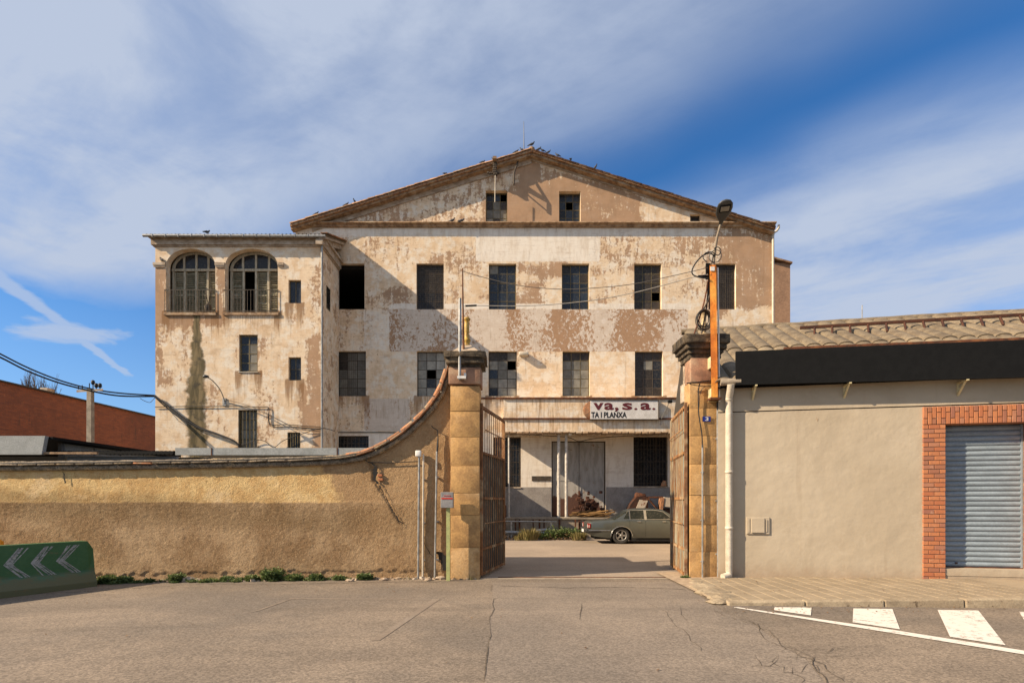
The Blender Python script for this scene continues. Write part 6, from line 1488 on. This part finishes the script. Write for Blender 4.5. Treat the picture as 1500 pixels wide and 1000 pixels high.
def tuft(c, w, h, n, mt, seed, blade=True, lw=.012):
    r = random.Random(seed); q = MB()
    for k in range(n):
        a = r.uniform(0, 6.28); rr = w*math.sqrt(r.random())*.6; bx_, by = c[0]+rr*math.cos(a), c[1]+rr*math.sin(a)*.6; hh = h*r.uniform(.45, 1)*(1-.4*rr/w)
        lean = Vector((math.cos(a)*r.uniform(.1, .8), math.sin(a)*r.uniform(.1, .6), 1)).normalized()
        base = Vector((bx_, by, c[2]-.02)); tip = base+lean*hh; mid = base.lerp(tip, .55)+Vector((0, 0, hh*.12))
        s = Vector((-math.sin(a+r.uniform(-1, 1)), math.cos(a+r.uniform(-1, 1)), 0))*lw
        if blade: q.add([base-s, base+s, mid+s*.8, mid-s*.8, tip], [(0, 1, 2, 3), (3, 2, 4)])
        else:
            for j in range(3):
                p = base.lerp(tip, r.uniform(.3, 1)); d1_ = Vector((r.uniform(-1, 1), r.uniform(-1, 1), r.uniform(-.3, .8))).normalized(); d2 = d1_.cross(Vector((r.uniform(-1, 1), r.uniform(-1, 1), 1))).normalized(); l = lw*r.uniform(1.5, 3.2)
                q.add([p, p+d1_*l+d2*l*.5, p+d1_*l*2, p+d1_*l-d2*l*.5], [(0, 1, 2, 3)])
    return q
weeds = [(160, 848, .20, .16, 'broad low weed clump beside the end of the green barrier'), (186, 848, .16, .13, 'weed clump second right of the green barrier'), (222, 846, .10, .08, 'tiny weed in the rubble left of the white stone'), (262, 843, .12, .18, 'upright weed beside the broken white stone at the wall foot'),
         (335, 847, .12, .10, 'small weed first right of the bare rubble'), (372, 847, .14, .12, 'low weed left of the tallest weed'), (401, 846, .22, .26, 'tallest weed growing at the foot of the boundary wall'), (432, 848, .22, .13, 'spreading weed right of the tallest weed'),
         (465, 847, .14, .13, 'weed clump at the middle of the wall foot right of the spreading weed'), (498, 848, .12, .09, 'flat weed between two clumps near the right wall foot'), (536, 847, .16, .13, 'last weed before the white conduit pipes'), (1002, 848, .07, .06, 'tiny weed at the foot of the right gate leaf')]
for i, (px, py, w, h, lab) in enumerate(weeds):
    w *= .8
    x = (px-750)*11.35/F; o = tuft((x, 11.28, gz(x)), w*1.35, h*1.35, int(260+2600*w), M['weed'], 100+i, False, .012).build('weed', M['weed']); tag(o, lab, 'weed', None)
for i, (px, w, h, n, lab) in enumerate(((775, .55, .75, 520, 'big tuft of yellowing grass in the yard left of the car'), (848, .45, .55, 380, 'tuft of dry grass touching the rear of the car'), (760, .3, .4, 160, 'thin tuft of dry grass near the left gate leaf'))):
    x = X_(px, 22.9); o = tuft((x, 22.9, 0), w, h, n, M['grass'], 200+i, True, .016).build('grass_tuft', M['grass']); tag(o, lab, 'grass')
M['dockweed'] = leafmat('dusty_weed_leaf', (.075, .085, .028), (.13, .105, .04))
for i, (px, w, h, n, lab) in enumerate(((815, .6, .95, 420, 'leafy dark weed before the dock left of the car'), (838, .5, .85, 360, 'leafy dark weed between the post and the car'), (800, .4, .55, 240, 'low leafy weed behind the big grass tuft'))):
    x = X_(px, 23.4); o = tuft((x, 23.4, 0), w*.9, h*.75, n, M['dockweed'], 230+i, False, .022).build('weed', M['weed']); tag(o, lab, 'weed')
r_ = random.Random(5); q = MB()
for k in range(900):
    x = X_(r_.uniform(738, 862), 23.2); y = r_.uniform(22.6, 24.2); z = .01+abs(r_.gauss(0, .10)); a = r_.uniform(0, 6.28); l = r_.uniform(.03, .07); n_ = r_.uniform(-.6, .6)
    q.add([(x, y, z), (x+l*math.cos(a), y+l*math.sin(a), z+l*n_), (x+l*1.2*math.cos(a+.7), y+l*1.2*math.sin(a+.7), z+.02), (x+l*.6*math.cos(a+1.4), y+l*.6*math.sin(a+1.4), z)], [(0, 1, 2, 3)])
stuff(tag(q.build('leaf_litter', M['dryleaf']), 'brown dead leaves piled along the front of the loading dock', 'leaf litter'))
r_ = random.Random(11); q = MB()
for k in range(46):
    px = r_.choice([r_.uniform(140, 250), r_.uniform(255, 560), r_.uniform(300, 480)]); x = (px-750)*11.3/F; y = r_.uniform(11.15, 11.38); s_ = r_.uniform(.04, .12)
    a = tuft((x, y, gz(x)), s_*1.6, s_, 60, M['weed'], 500+k, False, .010); q.v += []; q.add(a.v, a.f)
stuff(tag(q.build('ground_weeds', M['weed']), 'straggling low weeds along the foot of the boundary wall', 'weeds'))
q = MB()
for k in range(60):
    px = r_.uniform(130, 700); x = (px-750)*11.3/F; y = r_.uniform(11.2, 11.42); a = tuft((x, y, gz(x)), .08, r_.uniform(.06, .17), 7, M['grass'], 700+k, True, .005); q.add(a.v, a.f)
stuff(tag(q.build('dry_stems', M['grass']), 'thin dry stems along the foot of the boundary wall', 'dry grass'))
# rubble and litter along the wall foot and kerb
q = MB()
for k in range(520):
    x = X_(r_.uniform(90, 700), 11.3); y = 11.44-abs(r_.gauss(0, .10)); s = r_.uniform(.006, .030)*(1.6 if r_.random() < .08 else 1); bm = bmesh.new(); bmesh.ops.create_cube(bm, size=s*2)
    for v in bm.verts: v.co += Vector([r_.uniform(-s, s)*.5 for _ in range(3)]); 
    q.bm(bm, Matrix.Translation((x, y, gz(x)+s*.4)) @ Matrix.Rotation(r_.uniform(0, 6), 4, 'Z') @ Matrix.Scale(.6, 4, (0, 0, 1)))
stuff(tag(q.build('rubble', M['moulding']), 'crumbs of stone and render along the foot of the boundary wall', 'rubble'))
q = MB()
for k in range(260):
    side_ = r_.random()
    if side_ < .45: p = Gp(r_.uniform(20, 640), r_.uniform(853, 868)) 
    elif side_ < .8: p = Gp(r_.uniform(1060, 1480), r_.uniform(889, 899)); 
    elif side_ < .9: p = Gp(r_.uniform(0, 1100), r_.uniform(870, 990))
    else: p = Vector((r_.uniform(3.5, 8), r_.uniform(8.7, 11), 0)); p.z = sz(p.x)
    if p.y > 11.4: p.y = 11.38
    a = r_.uniform(0, 6.28); l = r_.uniform(.012, .035); z = p.z+.012
    q.add([(p.x, p.y, z), (p.x+l*math.cos(a), p.y+l*math.sin(a), z+l*.3), (p.x+l*1.3*math.cos(a+.6), p.y+l*1.3*math.sin(a+.6), z+.008), (p.x+l*.7*math.cos(a+1.2), p.y+l*.7*math.sin(a+1.2), z)], [(0, 1, 2, 3)])
stuff(tag(q.build('dead_leaves', M['dryleaf']), 'scattered dead leaves along the kerb and the wall foot', 'leaves'))
for i, (px, py, s, lab) in enumerate(((275, 846, .14, 'broken white stone at the wall foot beside the upright weed'), (512, 851, .07, 'small pale stone on the road edge before the wall'), (562, 850, .08, 'pale stone left of the white conduit pipes'), (628, 850, .07, 'pale stone at the foot of the conduit pipes'), (646, 848, .09, 'flat stone between the steel conduit and the green post'), (290, 850, .08, 'flat grey stone right of the broken white stone'))):
    p = Gp(px, py); p.y = min(p.y, 11.36); p.x = X_(px, p.y); bm = bmesh.new(); bmesh.ops.create_icosphere(bm, subdivisions=2, radius=s)
    for v in bm.verts: v.co = Vector((v.co.x*1.2, v.co.y*.8, v.co.z*.5))*(1+r_.uniform(-.2, .2))
    q = MB(); q.bm(bm, Matrix.Translation((p.x, p.y, gz(p.x)+s*.3))); tag(q.build('stone', M['moulding']), lab, 'stone')
# bare tree beyond the brick wall
M['bark'] = mottled('bare_grey_bark', (.10, .075, .06), (.06, .045, .036), 8)
def tree(lab, base, h, seed, spread=.5):
    r = random.Random(seed); t = thing('bare_tree', lab, 'tree', base); q = MB(); b0 = Vector(base); top = b0+Vector((0, 0, h*.5)); q.tube([b0, top], [.16, .10], 7); q.build('trunk', M['bark'], t); q = MB()
    def br(p, d_, l, rad, lev):
        e = p+d_*l; m_ = p.lerp(e, .5)+Vector([r.uniform(-.06, .06)*l for _ in range(3)]); q.tube([p, m_, e], [rad, rad*.8, rad*.6], 4, cap=False)
        if lev:
            for k in range(4): f = r.uniform(.35, 1); nd = (d_+Vector((r.uniform(-spread, spread), r.uniform(-spread, spread), r.uniform(-.05, .5)))).normalized(); br(p.lerp(e, f), nd, l*r.uniform(.5, .75), rad*.55, lev-1)
    for k in range(8): br(b0+Vector((0, 0, h*r.uniform(.3, .5))), Vector((r.uniform(-.3, .3), r.uniform(-.3, .3), 1)).normalized(), h*.28, .05, 3)
    q.build('crown', M['bark'], t)
q0 = P(55, 560, 45); tree('bare winter tree whose twigs rise beyond the red brick wall', (q0.x, 45, 3.0), 9.5, 3, .22)
# ---------------------------------------------------------------- green barrier
def barrier_mat():
    m, g, b = newmat('dark_green_painted_concrete'); p = g.pos(); s_ = g.node('SeparateXYZ', i0=p); n = g.noise(p, 6, 6, .7); n2 = g.noise(g.mul(p, (1, 1, 2.5)), 3, 6, .7)
    c = g.mix(g.ss(n, .4, .65), (.022, .085, .020), (.032, .10, .028))
    low = g.ss(g.math('ADD', s_.outputs[2], g.math('MULTIPLY', g.math('SUBTRACT', n2, .5), .5)), .30, .12); low2 = g.ss(s_.outputs[2], .28, .22)
    c = g.mix(g.math('MULTIPLY', low2, .75), c, (.035, .13, .075)); c = g.mix(g.math('MULTIPLY', low, .7), c, (.13, .085, .03)); c = g.mix(g.ss(n2, .60, .70, 0, .6), c, (.14, .095, .04))
    g.put(b.inputs['Base Color'], c); b.inputs['Roughness'].default_value = .6; bump(g, b, n, .4, .01); return m
bE = P(132, 850, 11.0); bS = P(0, 868, 9.75); bd = Vector((bS.x-bE.x, bS.y-bE.y)).normalized(); ba = math.atan2(bd.y, bd.x)
bar_ = thing('concrete_barrier', 'dark green concrete barrier with three grey painted chevrons pointing left', 'barrier', (bE.x, bE.y, -.14), ba)
q = MB(); hB = .97; prof = [(-.27, 0), (-.27, .16), (-.18, .36), (-.115, hB), (.115, hB), (.18, .36), (.27, .16), (.27, 0)]
LB = 4.2; vs = []
for x, cut in ((0, .16), (.10, 0), (LB, 0)):
    for (y, z) in prof: vs.append((x, y, z-(cut if z == hB else 0)))
q.add(vs, [(i*8+k, i*8+(k+1) % 8, (i+1)*8+(k+1) % 8, (i+1)*8+k) for i in range(2) for k in range(8)]+[tuple(range(7, -1, -1)), tuple(range(16, 24))]); q.build('body', barrier_mat(), bar_, world=False)
M['chev'] = mottled('scrubbed_grey_chevron_paint', (.34, .33, .31), (.22, .225, .20), 14, (.38, .37, .34), stretch=(1, 1, 3), spot=(.03, .07, .035), spotscale=18, spotlo=.56)
# street side of the barrier: local +y faces the camera because x runs to the left
fy = lambda z: .115+(.18-.115)*(hB-z)/(hB-.36)
for i, x0_ in enumerate((.28, .67, 1.06)):
    q = MB(); w_ = .14; zc_, zt_, zb_ = .62, .91, .37
    for s_ in range(2):
        pts = [(x0_+.22, zc_), (x0_+.22+w_, zc_), (x0_+w_, zt_ if s_ == 0 else zb_), (x0_, zt_ if s_ == 0 else zb_)]
        if s_: pts = pts[::-1]
        for k in range(6):
            f0, f1 = k/6+.004, (k+1)/6-.002; j = rnd.uniform(-.06, .05)
            A_ = [pts[0], pts[1], pts[2], pts[3]] if s_ == 0 else [pts[3], pts[2], pts[1], pts[0]]
            l_ = lambda a, c, f: (a[0]+(c[0]-a[0])*f, a[1]+(c[1]-a[1])*f)
            e = [l_(A_[0], A_[1], f0), l_(A_[0], A_[1], f1), l_(A_[3], A_[2], f1), l_(A_[3], A_[2], f0)]; e[2] = (e[2][0]+j, e[2][1]); e[3] = (e[3][0]+j, e[3][1])
            v3 = [(x, fy(z)+.004, z) for x, z in e]; q.add(v3, [(0, 1, 2, 3)])
    q.build('chevron', M['chev'], bar_, world=False)
q = MB(); p = P(-3, 797, 10.7); q.lathe((p.x, 10.7, gz(p.x)), [(.17, 0), (.17, .03), (.10, .04), (.09, .95), (.03, 1.0)], 12); tag(q.build('bollard', plain('orange_plastic', (.75, .25, .01), .5)), 'orange plastic post behind the green barrier at the left edge', 'bollard')
# ---------------------------------------------------------------- saloon car
M['paint_car'] = None
def carpaint():
    m, g, b = newmat('sage_green_metallic_paint'); g.put(b.inputs['Base Color'], g.mix(g.ss(g.noise(g.pos(), 3, 4, .6), .4, .7), (.092, .098, .084), (.080, .086, .074)))
    b.inputs['Metallic'].default_value = .45; b.inputs['Roughness'].default_value = .32; b.inputs['Coat Weight'].default_value = .5; b.inputs['Coat Roughness'].default_value = .15; return m
M['paint_car'] = carpaint(); M['chrome'] = plain('dull_chrome', (.60, .59, .56), .22, .9); M['rubber'] = plain('tyre_rubber', (.035, .033, .030), .85); M['rim'] = plain('alloy_rim', (.30, .29, .27), .4, .6)
M['redlens'] = plain('red_tail_lens', (.30, .02, .012), .3); M['carglass'] = glass('car_glass', (.022, .026, .022), .03, .1); M['gap'] = plain('shut_line_and_shade_black', (.01, .01, .01), .8); M['bumper'] = plain('black_bumper', (.02, .02, .02), .5)
CX, CY = X_(862, 20.8), 20.8       # rear end of the car, near side
car = thing('parked_car', 'old sage green four-door saloon parked in the yard, nose hidden by the right gate leaf', 'car', (CX, CY+.88, 0))
LC = 4.95; HWd = .885
def lerp_tab(tab, x):
    for (a, c) in zip(tab, tab[1:]):
        if a[0] <= x <= c[0]: t = (x-a[0])/(c[0]-a[0]); t = t*t*(3-2*t) if False else t; return a[1]+(c[1]-a[1])*t
    return tab[0][1] if x < tab[0][0] else tab[-1][1]
belt = [(0, .80), (.12, .86), (.6, .90), (1.1, .935), (1.6, .935), (2.6, .92), (3.3, .90), (3.9, .88), (4.5, .82), (4.8, .74), (4.95, .66)]
deck = [(0, .80), (.08, .88), (.3, .925), (.9, .965), (1.3, .98), (3.4, .955), (3.9, .925), (4.5, .86), (4.8, .79), (4.95, .68)]
sill_ = [(0, .40), (.25, .30), (.7, .24), (4.2, .24), (4.7, .27), (4.95, .34)]
hwid = [(0, .74), (.15, .80), (.6, .855), (1.5, .885), (3.2, .885), (4.2, .86), (4.75, .80), (4.95, .72)]
wheels_x = (1.28, 4.15); WR = .335
def arch_z(x):
    for wx_ in wheels_x:
        dx = abs(x-wx_)
        if dx < .40: return max(lerp_tab(sill_, x), WR+math.sqrt(.40**2-dx**2)*.90-.02)
    return lerp_tab(sill_, x)
xs = sorted(set([round(LC*i/110, 4) for i in range(111)]+[wx_+.40*math.sin(math.pi*k/16) for wx_ in wheels_x for k in range(-8, 9)]))
nr_ = 9; q = MB(); vs = []
for x in xs:
    zb, zs_, zt_, hw = arch_z(x), lerp_tab(belt, x), lerp_tab(deck, x), lerp_tab(hwid, x); ring = []
    for k in range(nr_):
        t = k/(nr_-1); z = zb+(zs_-zb)*t; zr = (z-.28)/(.65); bul = -.055*(zr-.52)**2*3.4; ring.append((x, hw+bul-.03*max(0, t-.85)/.15, z))
    for k in range(1, 5): t = k/4; a = t*math.pi/2; ring.append((x, (hw-.04)*math.cos(a*.96)*(1 if k < 4 else 0), zs_+(zt_-zs_)*math.sin(a)))
    vs.append(ring)
allv = []; m_r = len(vs[0])*2-1
for ring in vs: full = [(x, -y, z) for (x, y, z) in ring]+[(x, y, z) for (x, y, z) in ring[-2::-1]]; allv += [(CX+x, CY+.88+y, z) for (x, y, z) in full]
q.add(allv, [(i*m_r+k, i*m_r+k+1, (i+1)*m_r+k+1, (i+1)*m_r+k) for i in range(len(xs)-1) for k in range(m_r-1)], True)
q.add([allv[k] for k in range(m_r)], [tuple(range(m_r))]); q.add([allv[-m_r+k] for k in range(m_r)], [tuple(range(m_r-1, -1, -1))])
q.build('body', M['paint_car'], car)
q = MB(); q.box(CX+.75, CX+.92, CY+.12, CY+1.64, .16, .40); q.box(CX+1.66, CX+3.76, CY+.10, CY+1.66, .13, .50); q.box(CX+.3, CX+4.7, CY+.28, CY+1.48, .18, .50); q.build('underbody', M['gap'], car)
# greenhouse: pillars and roof in paint, glass inside
rw, rt0, rt1, ww = .78, 1.78, 2.62, 3.52      # rear glass base, roof start/end, windscreen base
tn = .20
gh = [(.98, .955), (1.52, 1.26), (1.68, 1.335), (2.0, 1.372), (2.35, 1.378), (2.75, 1.365), (2.98, 1.325), (3.62, .95)]
def ghy(z): return .80-tn*(z-.93)/.45
q = MB(); vs = []
for (x, z) in gh:
    for s in (-1, 1): pass
def ghring(x, z, inset=0):
    zb_ = .93; yb_ = ghy(zb_)-inset; yt = ghy(z-.03)-inset
    return [(x, -yb_, zb_), (x, -yt, z-.05), (x, -yt+.07, z-.012), (x, -yt*.5, z+.006), (x, 0, z+.012), (x, yt*.5, z+.006), (x, yt-.07, z-.012), (x, yt, z-.05), (x, yb_, zb_)]
rings = [ghring(x, z) for x, z in gh]; vs = [(CX+a, CY+.88+b_, c) for rg in rings for (a, b_, c) in rg]; n = 9
rq = MB(); gq = MB()
for i in range(len(gh)-1):
    for k in range(8):
        f = (i*n+k, i*n+k+1, (i+1)*n+k+1, (i+1)*n+k)
        side = k in (0, 7); ends = i in (0, 6) and not side
        (gq if (ends) else rq).f.append(f)
for mb__, nm, mt in ((rq, 'roof', M['paint_car']), (gq, 'windscreen', M['carglass'])):
    mb__.v = vs; mb__.sm = [not False]*len(mb__.f); mb__.mi = [0]*len(mb__.f); mb__.col = [(0, 0, 0)]*len(vs)
    me = mb__.mesh(nm, mt, wmat(car).inverted()); bmx = bmesh.new(); bmx.from_mesh(me); bmesh.ops.delete(bmx, geom=[v for v in bmx.verts if not v.link_faces], context='VERTS'); bmx.to_mesh(me); bmx.free(); put(nm, me, car)
def on_side(x, z, o, s=-1): return (CX+x, CY+.88+s*(ghy(z)+o), z)
for s in (-1, 1):
    for poly in ([(1.36, .965), (1.60, .965), (1.60, 1.285), (1.545, 1.255)], [(1.635, .965), (2.17, .965), (2.17, 1.305), (1.635, 1.295)], [(2.27, .965), (3.03, .965), (3.22, .99), (2.93, 1.245), (2.66, 1.30), (2.27, 1.308)]):
        q = MB(); q.add([on_side(x, z, .012, s) for x, z in poly], [tuple(range(len(poly)))]); wn = q.build('side_window', M['carglass'], car)
        q = MB(); m_ = len(poly); c = (sum(p[0] for p in poly)/m_, sum(p[1] for p in poly)/m_)
        q.add([on_side(x, z, .013, s) for x, z in poly]+[on_side(x+(x-c[0])*.05, z+(z-c[1])*.09, .014, s) for x, z in poly], [(k, (k+1) % m_, m_+(k+1) % m_, m_+k) for k in range(m_)]); q.build('window_trim', M['chrome'], wn)
    q = MB(); q.add([on_side(x, z, .017, s) for x, z in ((2.185, .94), (2.255, .94), (2.245, 1.32), (2.175, 1.32))], [(0, 1, 2, 3)]); q.build('door_pillar', M['chrome'], car)
    for dx in (1.60, 2.21, 3.28):
        q = MB(); vs_ = []
        for k in range(8): z = .31+(.60)*k/7; zr = (z-.28)/.65; y = lerp_tab(hwid, dx)-.055*(zr-.52)**2*3.4+.002; 
        pts = [(CX+dx, CY+.88+s*(lerp_tab(hwid, dx)-.055*((.31+.6*k/7-.28)/.65-.52)**2*3.4+.003), .31+.6*k/7) for k in range(8)]
        if dx == 1.60: pts = pts[4:]
        q.add([(p[0]+o, p[1], p[2]) for p in pts for o in (-.004, .004)], [(2*k, 2*k+1, 2*k+3, 2*k+2) for k in range(len(pts)-1)]); q.build('door_gap', M['gap'], car)
    for dx in (1.95, 2.62+.30): q = MB(); q.bev(CX+dx-.07, CX+dx+.07, CY+.88+s*.875-.02, CY+.88+s*.875+.02, .86, .885, .006); q.build('door_handle', M['chrome'], car)
    q = MB(); y_s = CY+.88+s*.84; q.tube([(CX+0.02, y_s*1, .53), (CX+.86, CY+.88+s*.875, .53)], .014, 6); q.build('side_trim', M['chrome'], car)
    q = MB(); q.tube([(CX+wheels_x[0]+.415*math.cos(math.pi*k/16), CY+.88+s*.885, WR-.02+.375*math.sin(math.pi*k/16)) for k in range(17)], .012, 5); q.build('arch_trim', M['chrome'], car)
    q = MB(); q.bev(CX-.012, CX+.10, CY+.88+s*.70-.10, CY+.88+s*.70+.10, .62, .80, .01); q.build('tail_light', M['redlens'], car)
    q = MB(); q.bev(CX-.018, CX-.013, CY+.88+s*.70-.05, CY+.88+s*.70+.04, .64, .76, .001); q.bev(CX+.02, CX+.05, CY+.88+s*.802-.004, CY+.88+s*.802+.004, .65, .74, .001); q.build('reversing_light', M['white'], car)
    q = MB(); q.bev(CX+3.30, CX+3.42, CY+.88+s*.93-.09, CY+.88+s*.93+.09, .95, 1.07, .02); q.build('wing_mirror', M['black'], car)
    for wx_ in wheels_x:
        c = Vector((CX+wx_, CY+.88+s*.72, WR)); Rm = Matrix.Translation(c) @ Matrix.Rotation(R(90), 4, 'X')
        q = MB(); q.lathe((0, 0, 0), [(.205, -.06), (.21, -.10), (.29, -.105), (.33, -.08), (WR, -.03), (WR, .03), (.33, .08), (.29, .105), (.21, .10), (.205, .06)], 28, M=Rm, cap=False); wh_ = q.build('wheel', M['rubber'], car)
        q = MB(); sg_ = -s
        ss_ = -1 if s > 0 else 1
        q.lathe((0, 0, 0), [(.215, .100), (.205, .112), (.185, .10), (.18, .06)] if ss_ > 0 else [(.18, -.06), (.185, -.10), (.205, -.112), (.215, -.100)], 28, M=Rm, cap=False)
        for k in range(5): a = 2*math.pi*k/5; q.box(.04, .19, -.032, .032, .05 if ss_ > 0 else -.085, .085 if ss_ > 0 else -.05, Rm @ Matrix.Rotation(a, 4, 'Z'))
        q.lathe((0, 0, 0), [(.05, .09*ss_), (.06, .05*ss_)] if ss_ < 0 else [(.06, .05), (.05, .09)], 12, M=Rm); q.build('rim', M['rim'], wh_)
        q = MB(); q.lathe((0, 0, 0), [(.19, .035*ss_-.005), (.19, .035*ss_+.005)], 20, M=Rm); q.build('spoke_shade_disc', M['gap'], wh_)  # plain black disc painting the shade in the holes between the spokes
q = MB(); q.bev(CX-.09, CX+.03, CY+.07, CY+1.69, .44, .57, .03, seg=2); q.bev(CX-.02, CX+.62, CY+.045, CY+.12, .45, .55, .02); q.build('rear_bumper', M['bumper'], car)
q = MB(); q.tube([(CX-.09, CY+.08, .575), (CX-.09, CY+1.68, .575)], .014, 6); q.build('bumper_trim', M['chrome'], car)
q = MB(); q.bev(CX+4.9, CX+5.05, CY+.10, CY+1.66, .42, .56, .03, seg=2); q.build('front_bumper', M['bumper'], car)
for s in (-1, 1):
    q = MB(); q.lathe((0, 0, 0), [(.09, 0), (.085, .03), (.0, .035)], 14, M=Matrix.Translation((CX+4.93, CY+.88+s*.55, .66)) @ Matrix.Rotation(R(90), 4, 'Y')); q.build('headlight', M['glass_pale'], car)
q = MB(); q.bev(CX-.115, CX-.092, CY+.62, CY+1.14, .445, .555, .004); q.build('number_plate', M['white'], car)
for x in (2.0, 2.75):
    q = MB(); q.bev(CX+x, CX+x+.12, CY+.35, CY+.80, .7, 1.18, .04); q.build('seat', M['dry'], car)
